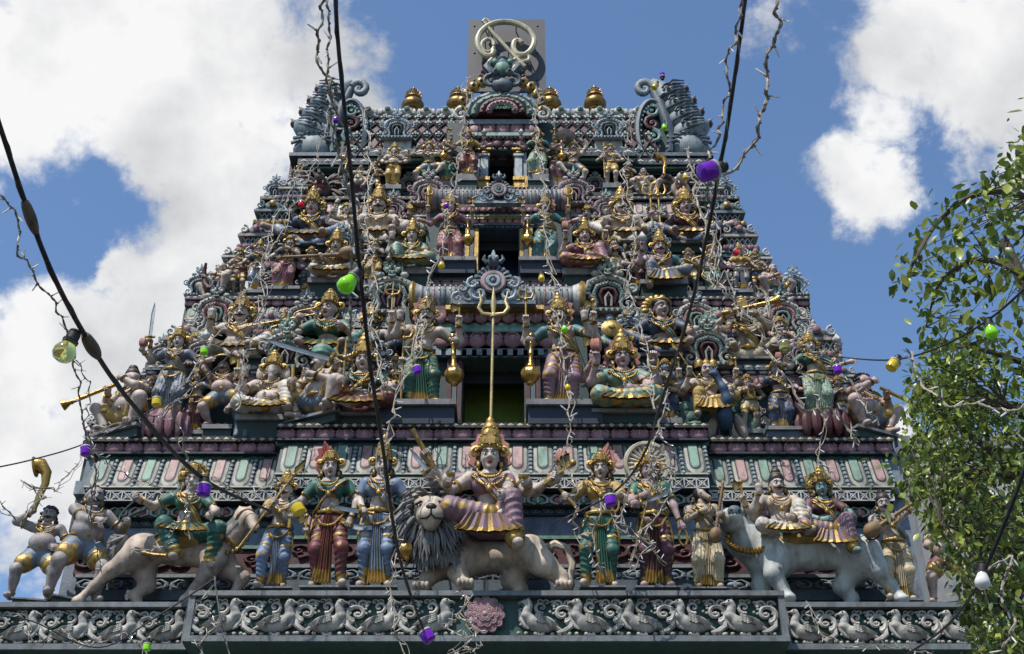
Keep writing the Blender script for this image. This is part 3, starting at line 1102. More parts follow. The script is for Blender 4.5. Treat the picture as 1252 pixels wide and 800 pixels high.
    if crown in ('tall', 'mid', 'low'):
        q = {'tall': 1., 'mid': .75, 'low': .5}[crown]
        Cb.merge(lathe([(.060, -.005), (.067, .004), (.067, .014), (.061, .018), (.066, .030), (.062, .05 * q + .02), (.054, .055 * q + .02), (.058, .068 * q + .02), (.051, .098 * q + .02), (.042, .103 * q + .02), (.045, .117 * q + .02), (.033, .15 * q + .02), (.021, .155 * q + .02), (.024, .175 * q + .02), (0, .205 * q + .02)], 20, wob=.05), A)
        for zz_, rr_ in ((.03, .066), (.062 * q + .02, .058), (.11 * q + .02, .045)):
            for i in range(12):
                Cb.merge(sph((rr_ * math.cos(i * PI / 6), rr_ * math.sin(i * PI / 6), zz_), .0085, 5, 4), A)
        Cb.merge(poly([(-.036, .012), (.036, .012), (.034, .045), (0, .10 * q + .025), (-.034, .045)], -.076, -.05, bev=.012), A)
        for i in range(9):
            a = PI * (1.05 + .9 * i / 8)
            Cb.merge(sph((.068 * math.cos(a), .068 * math.sin(a), .010), .0095, 6, 4), A)
        for k in (-1, 1):
            Cb.merge(torus((k * .078, .0, .0), (0, 1, 0), .026, .011, 12, 5), A)
            Cb.merge(sph((k * .078, -.008, .0), .015, 7, 5), A)
    elif crown == 'multi':
        for dx in (-.06, 0, .06):
            Cb.merge(lathe([(.04, -.01), (.046, .01), (.04, .03), (.044, .045), (.03, .07), (.012, .09), (0, .11)], 12, wob=.04), A @ Matrix.Translation((dx, 0, 0)))
    elif crown == 'turban':
        cmat = ['green', 'gold']
        cname = 'turban'
        Cb.merge(sph((0, .02, .045), (.092, .10, .082), 16, 10, R=np.array(Matrix.Rotation(rad(-25), 3, 'X'))), A)
        for k in range(3):
            Cb.merge(torus((0, 0, .005 + .018 * k), (0, .25, 1), .078 - .006 * k, .014, 18, 6), A)
    elif crown == 'hat':
        cmat = ['ink', 'gold']
        cname = 'brimmed_hat'
        Cb.merge(lathe([(.0, .05), (.06, .045), (.07, .02), (.12, .012), (.125, 0), (.06, -.012)], 20), A @ Matrix.Rotation(rad(-24), 4, 'X'))
        Cb.merge(torus((0, 0, .006), (0, 0, 1), .123, .012, 24, 6, 1), A @ Matrix.Rotation(rad(-24), 4, 'X'))
    elif crown == 'bun':
        cmat = ['hair', 'gold']
        cname = 'hair_bun'
        Cb.merge(lathe([(.06, -.01), (.068, .015), (.055, .05), (.04, .055), (.045, .075), (.034, .10), (0, .115)], 14), A)
        Cb.merge(torus((0, 0, .052), (0, 0, 1), .045, .009, 14, 5, 1), A)
    elif crown == 'petals':
        cmat = ['hair', 'gold']
        cname = 'leaf_headdress'
        Cb.merge(sph((0, .02, .02), (.078, .072, .05), 12, 7), A)
        for i in range(7):
            a = PI * (.45 + .62 * i / 6)
            Cb.merge(sph((.115 * math.cos(a), .03, .01 + .10 * math.sin(a) - .02), (.026, .014, .034), 8, 6, 1, R=np.array(Matrix.Rotation(-(a - PI / 2), 3, 'Y'))), A)
        Cb.merge(torus((0, -.005, .004), (0, .3, 1), .074, .009, 16, 5, 1), A)
    if Cb.n:
        Cb.build(cname, [M[c] for c in cmat], o, 60)
    # ---- plate of petals or hood behind the head
    if halo:
        hk, hm = halo
        Hb = MB()
        cc = hc + V3(0, .065, .03)
        if hk == 'flame':
            out = []
            for i in range(23):
                a = PI * (-.30 + 1.6 * i / 22)
                r = (.135 if i % 2 else .115) + .05 * max(0, math.sin(a)) ** 3
                out.append((r * 1.0 * math.cos(a), r * math.sin(a)))
            Hb.merge(poly(out, -.008, .018, 0), MT(cc))
            for i in range(2, 21, 2):
                a = PI * (-.30 + 1.6 * i / 22)
                Hb.merge(tube([(.06 * math.cos(a), -.012, .08 * math.sin(a)), (.085 * math.cos(a), -.012, (.115 + .05 * max(0, math.sin(a)) ** 3) * math.sin(a))], [.004, .012], 5), MT(cc))
            nm_ = 'flame_plate'
        elif hk == 'side':
            sgn = 1 if not flip else -1
            out = [(0, -.08), (.05, -.07), (.10, -.02), (.085, .02), (.115, .06), (.085, .09), (.10, .14), (.06, .15), (.05, .21), (.0, .15), (-.03, .08)]
            out = [(a * sgn, b) for a, b in out]
            if sgn < 0:
                out = out[::-1]
            Hb.merge(poly(out, -.01, .014, 0), MT(cc + V3(.02 * sgn, 0, .01)))
            for i in range(5):
                Hb.merge(tube([(sgn * .01, -.016, -.03 + .03 * i), (sgn * (.07 - .006 * i), -.016, .02 + .04 * i)], [.006, .010], 5), MT(cc + V3(.02 * sgn, 0, .01)))
            nm_ = 'flame_plate'
        elif hk == 'disc':
            Hb.merge(torus((0, 0, .03), (0, 1, 0), .105, .017, 24, 6), MT(cc))
            for i in range(20):
                a = i * PI / 10
                Hb.merge(sph((.105 * math.cos(a), -.012, .03 + .105 * math.sin(a)), .014, 6, 4), MT(cc))
            nm_ = 'halo_ring'
        elif hk == 'hood':
            for i in range(7):
                a = PI * (.02 + .96 * i / 6)
                p1 = (.135 * math.cos(a), 0, .05 + .15 * math.sin(a))
                Hb.merge(tube([(.05 * math.cos(a), .03, -.06), (.09 * math.cos(a), .02, .0 + .06 * math.sin(a)), p1, (p1[0] * .96, -.05, p1[2] - .005)], [.03, .036, .036, .02], 7), MT(cc))
                Hb.merge(sph((p1[0], -.02, p1[2]), (.016, .01, .016), 6, 5), MT(cc))
            nm_ = 'serpent_hood'
        elif hk == 'shell':
            for i in range(11):
                a = PI * (-.05 + 1.1 * i / 10)
                Hb.merge(tube([(.04 * math.cos(a), .01, .02 + .04 * math.sin(a)), (.15 * math.cos(a), -.02, .03 + .15 * math.sin(a))], [.012, .028], 7), MT(cc))
            nm_ = 'petal_hood'
        elif hk == 'ring':
            Hb.merge(torus((0, 0, .06), (0, 1, 0), .17, .02, 26, 6), MT(cc))
            for i in range(22):
                a = i * PI / 11
                Hb.merge(tube([(.06 * math.cos(a), .01, .06 + .06 * math.sin(a)), (.165 * math.cos(a), 0, .06 + .165 * math.sin(a))], .012, 5), MT(cc))
            nm_ = 'halo_ring'
        Hb.build(nm_, [M[hm]], o, 45)
    for nmz, mb, ms in items:
        mb.build(nmz, [M[k] for k in ms], o, 45)
    if plinth:
        pk, pm, w_, h_ = plinth
        w_, h_ = w_ / s, h_ / s
        pb = MB()
        if pk == 'lotus':
            pb.merge(lathe([(.0, -.0), (w_ * .52, -.0), (w_ * .5, -h_ * .2), (w_ * .36, -h_), (0, -h_)], 20))
            for i in range(16):
                a = i * PI / 8
                pb.merge(sph((w_ * .48 * math.cos(a), w_ * .48 * math.sin(a), -h_ * .45), (w_ * .1, w_ * .1, h_ * .5), 7, 6))
            pb.build('lotus_pedestal', [M[pm]], o, 45)
        else:
            pb.merge(box((0, 0, -h_ * .12), (w_, w_ * .7, h_ * .24), None, 1))
            pb.merge(box((0, .02, -h_ * .62), (w_ * .95, w_ * .64, h_ * .76), None, 0))
            pb.build('plinth', [M[pm], M['grey']], o)
    STAT.append(o)
    return o
# ------------------------------------------------------------------ the temple tower
TW = root('temple_tower', 'tall stepped temple gateway tower crowded with painted plaster ornament', 'temple tower', P(605, 740, 16.5))
TW.location.z = 0
TWI = TW.matrix_basis.inverted() if False else Matrix.Translation(-TW.location)


def part(mb, name, mats, parent=TW, sharp=40):
    """parts are modelled in place and hung on the tower"""
    ob = mb.build(name, [M[m] if isinstance(m, str) else m for m in mats], parent, sharp)
    ob.data.transform(TWI if (parent is TW) else Matrix.Translation(-parent_world(parent)))
    return ob


def parent_world(p):
    v = Vector(p.location)
    while p.parent:
        p = p.parent
        v += p.location
    return v


def ornament(proto, x, yb, D, s, name, rz=0., parent=TW, mirror=False, sy=1.0):
    """copy of a finished ornament, bottom centre at pixel x, yb, width s pixels"""
    w = s * mpp(x, yb, D)
    c = child(proto, parent) if proto.parent else proto
    if not proto.parent:
        c.parent = parent
    c.location = P(x, yb, D) - parent_world(parent)
    c.rotation_euler = (rad(8), 0, rz)
    c.scale = (-w if mirror else w, w, w * sy)
    return c


def cell(kind, i):
    b = MB()
    if kind == 'lotus':
        b.merge(sph((0, .02, .30), (.485, .26, .62), 10, 7, 1))
        b.merge(tube([(-.43, -.06, .55), (-.25, -.17, .84), (0, -.21, .90), (.25, -.17, .84), (.43, -.06, .55)], .045, 4, m=2))
        b.merge(tube([(0, -.2, .12), (0, -.24, .40), (0, -.2, .66)], .03, 4, m=2))
    elif kind == 'diamond':
        b.merge(sph((0, 0, .5), (.36, .2, .40), 4, 3, 1))
        b.merge(sph((.5, 0, .5), (.10, .15, .2), 4, 3, 2))
    elif kind == 'bead':
        b.merge(sph((0, 0, .5), (.42, .4, .42), 7, 5, 1))
    elif kind == 'dentil':
        b.merge(box((0, -.12, .5), (.55, .4, .8), None, 1))
    elif kind == 'lattice':
        for s in (-1, 1):
            b.merge(box((0, -.05, .5), (.085, .12, 1.18), np.array(Matrix.Rotation(s * PI / 4, 3, 'Y')), 1))
        b.merge(box((.5, -.05, .5), (.10, .13, .92), None, 1))
        b.merge(box((0, -.05, .04), (1, .14, .09), None, 1)).merge(box((0, -.05, .96), (1, .14, .09), None, 1))
        b.merge(torus((0, -.05, .5), (0, 1, 0), .22, .05, 8, 4, 1))
        b.merge(sph((0, -.05, .5), (.10, .13, .10), 5, 4, 1))
    elif kind == 'kudu':
        b.merge(sph((0, -.02, .45), (.30, .30, .36), 8, 6, 1 if i % 2 else 2))
        pts = [(-.1, -.1, .06), (-.40, -.12, .25), (-.42, -.15, .6), (-.2, -.18, .9), (0, -.2, .76), (.2, -.18, .9), (.42, -.15, .6), (.40, -.12, .25), (.1, -.1, .06)]
        b.merge(tube(pts, .075, 5, m=3))
        b.merge(tube([(0, -.3, .12), (0, -.36, .45), (0, -.28, .72)], .05, 4, m=3))
    elif kind == 'scroll':
        b.merge(spiral((-.25, .45), .30, 1.3, PI / 2, 1, .22, 12, -.06, 5, 1))
        b.merge(spiral((.25, .55), .30, 1.3, -PI / 2, 1, .22, 12, -.06, 5, 1))
    elif kind == 'tongue':
        def tg(w, z0, z1, n=7):
            return [(-w, z1)] + [(w * math.cos(a), z0 + w * 1.3 * (1 + math.sin(a)) * .55) for a in np.linspace(PI, 2 * PI, n)] + [(w, z1)]
        c = 1 if i % 2 else 2
        b.merge(poly(tg(.36, .03, .985), -.05, .05, 3, .02))
        b.merge(poly(tg(.235, .17, .99), -.062, .0, 5))
        b.merge(poly(tg(.19, .22, 1.0), -.105, .0, c, .03))
        for k in range(7):
            b.merge(sph((.5, -.05, .08 + .14 * k), (.10, .10, .075), 6, 4, 4))
        b.merge(box((0, -.03, .02), (1, .1, .05), None, 3))
    return b


BANDM = dict(lotus=('maroon', 'pink', 'palepink'), diamond=('ink', 'cream', 'gold'), bead=('darkteal', 'paleblue'), dentil=('slate', 'bluegrey'),
             lattice=('navy', 'white'), kudu=('darkteal', 'green', 'rose', 'stone'), scroll=('darkteal', 'stone'),
             tongue=('darkteal', 'dustpink', 'dustgreen', 'offwhite', 'bluegrey', 'ink'))
PITCHR = dict(lotus=1.95, diamond=1.7, bead=1., dentil=1.1, lattice=1.05, kudu=1.9, scroll=1.9, tongue=.60)
BNAME = dict(lotus='lotus_petal_band', diamond='diamond_band', bead='bead_band', dentil='dentil_band', lattice='lattice_band', kudu='leaf_band', scroll='scroll_band', tongue='tongue_panel_band', plain='moulding')


def band(par, kind, x0, x1, yt, yb, D, slope=0., dep=.3, mats=None, pitch=None, col='darkteal', odd=0):
    ym = (yt + yb) / 2
    X0, X1 = P(x0, ym, D).x, P(x1, ym, D).x
    z1, z0 = P(600, yt, D + slope).z, P(600, yb, D).z
    h = z1 - z0
    mb = MB()
    if kind == 'plain':
        mb.merge(bx(X0, X1, D, D + dep, z0, z1))
        return part(mb, 'moulding', [col], par)
    # backing, sloped back towards the top
    V = [(X0, D, z0), (X1, D, z0), (X1, D + slope, z1), (X0, D + slope, z1), (X0, D + dep + slope, z0), (X1, D + dep + slope, z0), (X1, D + dep + slope, z1), (X0, D + dep + slope, z1)]
    mb.add(V, [(0, 1, 2, 3), (5, 4, 7, 6), (4, 0, 3, 7), (1, 5, 6, 2), (3, 2, 6, 7), (4, 5, 1, 0)], None, 0)
    n = max(1, round((X1 - X0) / (h * (pitch or PITCHR[kind]))))
    p = (X1 - X0) / n
    cs = [cell(kind, 0).arr(), cell(kind, 1).arr()]
    ys = h if kind != 'lattice' else h * .8
    rnd = random.Random(int(x0 * 7 + yt))
    for i in range(n):
        A = Matrix.Translation((X0 + (i + .5) * p, D, z0)) @ Matrix(((1, 0, 0, 0), (0, 1, slope / h, 0), (0, 0, 1, 0), (0, 0, 0, 1))) @ Matrix.Diagonal((p * rnd.uniform(.97, 1.03), ys * rnd.uniform(.93, 1.07), h * rnd.uniform(.985, 1.015), 1))
        if kind == 'tongue':
            A = A @ Matrix.Diagonal((1, .55, 1, 1))
        mb.merge(cs[(i + odd) % 2], A)
    # returns on the two flanks so the band turns the corner
    return part(mb, BNAME[kind], list(mats or BANDM[kind]), par)


def cornice(x0, x1, y0, y1, D, rows, label=None):
    """one entablature: a core block with its carved bands as sub-parts; rows of (kind, from, to, set back, slope)"""
    h = y1 - y0
    z1, z0 = P(600, y0 + 1, D).z, P(600, y1, D + .2).z
    X0, X1 = P(x0 + 2, y0, D + .3).x, P(x1 - 2, y0, D + .3).x
    core = part(MB().merge(bx(X0, X1, D + .32, D + 2.2, z0, z1)), 'cornice', ['darkteal'])
    core.location = (0, 0, 0)
    for r in rows:
        kind, a, b, sb, sl = r[:5]
        kw = r[5] if len(r) > 5 else {}
        kw = dict(kw)
        band(core, kind, x0, x1, y0 + a * h, y0 + b * h, D + sb, sl, kw.pop('dep', .45), **kw)
    return core


def block(x0, x1, yt, yb, D, D1, m='darkteal', name='wall'):
    ym = (yt + yb) / 2
    return part(MB().merge(bx(P(x0, ym, D).x, P(x1, ym, D).x, D, D1, P(600, yb, D).z, P(600, yt, D).z)), name, [m])


# ---- swan ledge -------------------------------------------------------------
def swan_mesh():
    b, s = MB(), SDF()
    s.ell((-.02, 0, .34), (.27, .15, .23), np.array(Matrix.Rotation(rad(-12), 3, 'Y')))
    s.ell((.16, 0, .36), (.15, .15, .19))
    nk = [(.20, -.02, .42), (.31, -.05, .54), (.29, -.08, .68), (.26, -.10, .78), (.29, -.12, .87)]
    s.chain(nk, [.135, .105, .082, .072, .085])
    s.cap((.32, -.12, .88), (.39, -.12, .86), .065, .035)
    s.cap((-.2, 0, .3), (-.40, 0, .20), .10, .03)
    V, Q = s.mesh(.026, .05)
    b.add(V, Q, None, 0)
    b.merge(tube([(.39, -.12, .87), (.46, -.12, .84), (.475, -.12, .79)], [.04, .03, .008], 6, m=1))
    b.merge(sph((.325, -.20, .90), .02, 6, 4, 2))
    for i in range(8):
        t = i / 7
        b.merge(tube([(.12 - .05 * t, -.15, .52 - .15 * t), (-.08 - .05 * t, -.19, .45 - .13 * t), (-.34 - .02 * t + .15 * t, -.16, .25 - .09 * t)], [.026, .042, .014], 5, flat=.55, m=0 if i % 2 else 1))
    for k in range(5):
        for i in range(4 - k // 3):
            b.merge(sph((.10 - .055 * k, -.185, .52 - .03 * k - .05 * i), (.04, .025, .03), 6, 4, 0))
    for x in (-.04, .05):
        b.merge(tube([(x, -.04, .18), (x, -.05, .05)], .02, 5, m=1))
        b.merge(box((x + .03, -.07, .035), (.09, .06, .03), None, 1))
    b.merge(tube([(.27, -.12, .95), (.24, -.12, 1.0)], [.02, .008], 5, m=1))
    return b


def foliage_mesh(side):
    class Pick:
        def __init__(s):
            s.o = MB()

        def merge(s, m):
            if (m.V[0][:, 0].mean() < -.17) == (side < 0):
                s.o.merge(m)
            return s

    b = Pick()
    b.merge(spiral((-.50, .62), .27, 1.25, -PI * .6, -1, .30, 18, -.03, 6, 0))
    b.merge(spiral((-.40, .86), .13, 1.3, -PI * .2, 1, .32, 12, -.05, 6, 0))
    b.merge(spiral((-.62, .86), .12, 1.3, PI, -1, .32, 12, -.05, 6, 0))
    b.merge(spiral((.02, .78), .17, 1.2, PI * 1.4, 1, .32, 14, -.03, 6, 0))
    b.merge(spiral((.06, .93), .08, 1.1, PI, -1, .3, 10, -.03, 6, 0))
    b.merge(spiral((-.10, .93), .08, 1.1, 0, 1, .3, 10, -.03, 6, 0))
    b.merge(tube([(-.72, -.03, .45), (-.70, -.05, .28), (-.55, -.05, .16), (-.36, -.04, .12)], [.06, .075, .07, .03], 6))
    b.merge(tube([(.52, -.03, .66), (.50, -.05, .45), (.40, -.05, .26), (.30, -.04, .2)], [.04, .06, .06, .03], 6))
    b.merge(spiral((.47, .66), .09, 1.2, 0, 1, .3, 10, -.03, 6, 0))
    for i in range(7):
        b.merge(sph((-.66 + .2 * i + (.03 if i % 2 else 0), -.05, .07), (.055, .05, .05), 7, 5))
    for x, z in ((-.28, .62), (-.3, .74), (-.2, .66), (-.45, .62), (.5, .3), (.45, .8), (-.66, .62)):
        b.merge(sph((x, -.05, z), .04, 6, 4))
    b.merge(spiral((-.64, .40), .11, 1.2, PI * .8, -1, .32, 10, -.05, 6, 0))
    b.merge(spiral((-.27, .86), .09, 1.2, PI * .2, 1, .32, 10, -.05, 6, 0))
    return b.o


FOL = foliage_mesh(-1).build('foliage_scroll', [M['stone']], None, 50)
FOLR = foliage_mesh(1).build('foliage_scroll', [M['stone']], None, 50)
SWAN = swan_mesh().build('swan_relief', [M['stone'], M['grey'], M['black']], None, 50)


def frieze(x0, x1, yt, yp0, yp1, yb, D, swans, name='swan_ledge'):
    Z = lambda y: P(600, y, D - .10).z
    X0, X1 = P(x0, (yt + yb) / 2, D).x, P(x1, (yt + yb) / 2, D).x
    mb = MB()
    mb.merge(bx(X0, X1, D + .02, D + 1.3, Z(yb) + .02, Z(yt) - .01, 0))
    mb.merge(bx(X0 - .03, X1 + .03, D - .10, D + .06, Z(yp0), Z(yt), 1))
    mb.merge(bx(X0 - .029, X1 + .029, D + .06, D + 1.28, Z(yt) - .06, Z(yt) - .002, 1))
    mb.merge(bx(X0 - .03, X1 + .03, D - .10, D + .06, Z(yb), Z(yp1), 1))
    mb.merge(bx(X0 - .028, X1 + .028, D - .08, D + 1.25, Z(yb) - .012, Z(yb) + .02, 0))  # underside slab in dark green: shade beneath the ledge put into its colour
    w = .045
    mb.merge(bx(X0 - .028, X0 + w, D - .08, D + .4, Z(yp1), Z(yp0), 1))
    mb.merge(bx(X1 - w, X1 + .028, D - .08, D + .4, Z(yp1), Z(yp0), 1))
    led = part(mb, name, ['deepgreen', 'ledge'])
    h = Z(yp0) - Z(yp1)
    for x, sg in swans:
        for pr in (FOL, FOLR, SWAN):
            c = child(pr, led)
            s = h * .97
            q = P(x, yp1, D - .01) - parent_world(led)
            q.z = Z(yp1) + .012
            c.location = q
            c.scale = (sg * s * random.uniform(.98, 1.04) * (1.22 if pr is SWAN else 1), s * (1.15 if pr is SWAN else 1), s * random.uniform(.95, .99))
            c.rotation_euler = (0, rad(random.uniform(-2, 2)), 0)
    return led, h


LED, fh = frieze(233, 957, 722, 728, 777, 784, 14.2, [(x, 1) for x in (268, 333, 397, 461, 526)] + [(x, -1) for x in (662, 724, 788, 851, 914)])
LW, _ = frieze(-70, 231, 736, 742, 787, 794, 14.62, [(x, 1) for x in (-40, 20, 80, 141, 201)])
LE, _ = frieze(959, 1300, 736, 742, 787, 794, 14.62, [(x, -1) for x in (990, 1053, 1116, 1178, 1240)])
# rosette
rs = MB()
rs.merge(sph((0, -.02, 0), (.46, .05, .46), 24, 6, 0))
for n_, r_, w_, y_ in ((12, .36, .115, -.05), (10, .24, .10, -.09), (7, .13, .08, -.12)):
    for i in range(n_):
        a = i * 2 * PI / n_ + n_
        rs.merge(sph((r_ * math.cos(a), y_, r_ * math.sin(a)), (w_ * 1.25, .045, w_), 10, 6, 0, R=np.array(Matrix.Rotation(-a, 3, 'Y'))))
        rs.merge(torus((r_ * 1.04 * math.cos(a), y_ - .03, r_ * 1.04 * math.sin(a)), (0, 1, 0), w_ * .85, .014, 10, 4, 1))
rs.merge(sph((0, -.14, 0), (.07, .05, .07), 10, 6, 1))
ro = rs.build('lotus_rosette', [M['pink'], M['palepink']], LED, 50)
ro.location = P(593, 753, 14.17) - TW.location
ro.scale = (fh * .98,) * 3
# below the ledge: dark carved band and the gateway walls down to the street
G0 = block(205, 985, 786, 815, 14.65, 16, 'darkteal', 'soffit_band')
band(TW, 'scroll', 236, 952, 787, 812, 14.62, 0, .1, ('deepgreen', 'deepgreen'), 2.0)
zb = P(600, 790, 14.75).z
for xa, xb in ((-5.9, -1.5), (1.1, 5.6)):
    part(MB().merge(bx(xa, xb, 14.85, 20, 0, zb + .1)), 'gate_wall', ['stone'])
part(MB().merge(bx(-1.52, 1.12, 14.9, 20, 3.9, zb + .08)), 'gate_lintel', ['stone'])
part(MB().merge(bx(-6.6, 6.6, 15.0, 20, 5.2, P(600, 790, 15.1).z)), 'gate_soffit', ['slate'])

# ---- row A wall and entablature ----------------------------------------------
block(90, 1112, 535, 742, 15.32, 20, 'wallblue')
block(330, 874, 631, 728, 15.14, 17, 'wallblue')
for x0, x1, dy, D in ((324, 878, 0, 15.12), (92, 323, 12, 15.30), (879, 1110, 12, 15.30)):
    band(TW, 'scroll', x0, x1, 660 + dy, 690 + dy, D, 0, .08, ('maroon', 'maroon'), 1.7)
    band(TW, 'plain', x0, x1, 690 + dy, 694 + dy, D - .07, dep=.1, col='bluegrey')
    band(TW, 'kudu', x0, x1, 697 + dy, 709 + dy, D - .03, 0, .08, ('slate', 'slate', 'c_blue', 'bluegrey'), 3.)
    band(TW, 'plain', x0, x1, 709 + dy, 722 + dy, D - .1, dep=.1, col='slate')
    band(TW, 'plain', x0, x1, 655 + dy, 659 + dy, D - .03, dep=.1, col='green')
ROWS = [['diamond', 0, .05, -.05, 0, {'dep': .75}], ['lotus', .06, .155, .02, 0], ['plain', .165, .185, .0, 0, {'col': 'navy'}], ['scroll', .185, .25, .09, 0, {'mats': ('deepgreen', 'green'), 'pitch': 3.2}],
        ['tongue', .255, .565, -.12, .20], ['plain', .565, .595, -.10, 0, {'col': 'green'}], ['lattice', .60, .71, -.15, 0], ['plain', .71, .735, -.10, 0, {'col': 'navy'}],
        ['plain', .735, .775, .10, 0, {'col': 'ink'}], ['kudu', .78, .895, -.02, 0], ['plain', .895, .915, .1, 0, {'col': 'green'}], ['scroll', .92, 1., .08, 0, {'mats': ('navy', 'bluegrey'), 'pitch': 1.5}]]
cornice(338, 866, 517, 630, 15.02, [list(r) for r in ROWS])
cornice(106, 337, 534, 645, 15.22, [list(r) for r in ROWS])
cornice(867, 1092, 534, 645, 15.22, [list(r) for r in ROWS])
for x, xb, D in ((105, 0, 15.2), (1094, 0, 15.2)):
    block(x - 14, x + 14, 588, 604, D, 17, 'bluegrey', 'corner_block')

# ---- proto ornaments ----------------------------------------------------------
def arch_mesh():
    """horseshoe arch with curled feet and a crest; unit width, foot at z 0"""
    b = MB()
    for s in (-1, 1):
        b.merge(spiral((s * .36, .16), .16, 1.3, PI / 2, s, .26, 14, -.06, 6, 1))
        b.merge(tube([(s * .30, -.04, .30), (s * .40, -.05, .42), (s * .33, -.06, .60), (s * .16, -.06, .70), (0, -.06, .72)], [.05, .07, .075, .065, .06], 7, m=1))
        b.merge(tube([(s * .20, -.05, .18), (s * .27, -.07, .36), (s * .2, -.08, .52), (0, -.08, .59)], [.03, .05, .05, .04], 6, m=2))
        b.merge(tube([(s * .10, -.05, .16), (s * .16, -.08, .34), (s * .11, -.09, .45), (0, -.09, .48)], [.03, .04, .04, .035], 6, m=3))
        b.merge(spiral((s * .46, .52), .11, 1.2, -PI / 2, s, .28, 10, -.03, 6, 1))
        b.merge(sph((s * .22, -.07, .80), (.09, .06, .07), 8, 5, 1))
        b.merge(sph((s * .10, -.1, .90), (.055, .05, .055), 7, 5, 1))
        b.merge(spiral((s * .15, 1.04), .075, 1.1, -PI / 2, -s, .3, 9, -.06, 5, 4))
    for i in range(15):
        a = PI * (-.05 + 1.1 * i / 14)
        b.merge(sph((.385 * math.cos(a), -.12, .40 + .335 * math.sin(a)), .03, 5, 4, 4 if i % 2 else 1))
        b.merge(sph((.255 * math.cos(a), -.13, .37 + .23 * math.sin(a)), .018, 5, 4, 1))
    for i in range(9):
        b.merge(sph((-.42 + .105 * i, -.1, .035), (.045, .05, .035), 5, 4, 4))
    b.merge(poly([(-.26, .06), (.26, .06), (.33, .35), (.2, .58), (0, .66), (-.2, .58), (-.33, .35)], -.02, .12, 0))
    b.merge(sph((0, -.05, .26), (.075, .05, .09), 9, 6, 0))
    b.merge(tube([(-.05, -.1, .10), (-.06, -.11, .28), (0, -.12, .37), (.06, -.11, .28), (.05, -.1, .10)], .022, 5, m=1))
    b.merge(sph((0, -.1, .80), (.085, .08, .08), 9, 6, 4))
    for q in (-1, 1):
        b.merge(sph((q * .04, -.17, .83), .025, 6, 5, 1))
        b.merge(tube([(q * .08, -.1, .84), (q * .15, -.1, .92), (q * .11, -.1, 1.02)], [.04, .035, .01], 6, m=4))
        b.merge(sph((q * .045, -.1, .95), (.04, .045, .055), 6, 5, 1 if q > 0 else 1))
    b.merge(sph((0, -.1, 1.0), (.05, .05, .08), 8, 6, 4))
    b.merge(tube([(-.06, -.16, .76), (0, -.19, .73), (.06, -.16, .76)], .018, 5, m=1))
    b.merge(tube([(0, -.08, 1.05), (0, -.1, 1.2)], [.05, .012], 6, m=4))
    b.merge(box((0, .0, .03), (1.0, .22, .06), None, 1))
    return b


ARCHES = []
for ms in (('maroon', 'stone', 'mint2', 'maroon', 'green'), ('darkteal', 'palepink', 'bluegrey', 'pink', 'mint2'), ('navy', 'paleblue', 'bluegrey', 'darkteal', 'bluegrey'), ('darkteal', 'stone', 'rose', 'mint', 'slate')):
    ARCHES.append(arch_mesh().build('horseshoe_arch', [M[k] for k in ms], TW, 50))


def turret_mesh():
    b = MB()
    b.merge(box((0, .1, .06), (1.0, .6, .12), None, 0))
    for i in range(6):
        b.merge(sph((-.42 + .168 * i, -.2, .16), (.085, .07, .08), 7, 5, 2))
    b.merge(box((0, .1, .17), (.94, .55, .12), None, 3))
    b.merge(box((0, .12, .36), (.72, .46, .28), None, 3))
    for i in range(5):
        for s in (-1, 1):
            b.merge(box((-.28 + .14 * i, -.12, .36), (.03, .04, .30), np.array(Matrix.Rotation(s * .5, 3, 'Y')), 1))
    b.merge(box((0, .1, .54), (1.0, .62, .07), None, 1))
    b.merge(box((0, .1, .60), (.92, .56, .06), None, 4))
    for s in (-1, 1):
        b.merge(spiral((s * .34, .72), .13, 1.3, PI / 2, s, .28, 12, -.2, 6, 1))
    b.merge(sph((0, .08, .66), (.40, .30, .24), 14, 8, 0))
    for i in range(7):
        a = PI * i / 6
        b.merge(tube([(.40 * math.cos(a), -.1, .64), (.28 * math.cos(a), -.12, .64 + .2 * math.sin(a)), (0, -.05, .9)], [.04, .035, .02], 5, m=1))
    b.merge(sph((0, -.24, .74), (.10, .06, .11), 9, 6, 2))
    b.merge(lathe([(.09, .86), (.11, .92), (.05, .98), (.06, 1.04), (0, 1.12)], 10, 1))
    return b


TURRETS = []
for ms in (('green', 'white', 'pink', 'slate', 'maroon'), ('darkteal', 'bluegrey', 'gold', 'ink', 'mint2'), ('slate', 'stone', 'pink', 'navy', 'rose')):
    TURRETS.append(turret_mesh().build('corner_turret', [M[k] for k in ms], TW, 40))
used = set()


def put(plist, i, x, yb, D, w, mirror=False, rz=0., sy=1.0):
    pr = plist[i]
    w_ = w * mpp(x, yb, D)
    o = pr if id(pr) not in used else child(pr, TW)
    used.add(id(pr))
    o.location = P(x, yb, D) - TW.location
    o.rotation_euler = (rad(8), 0, rz)
    o.scale = ((-1 if mirror else 1) * w_, w_, w_ * sy)
    return o


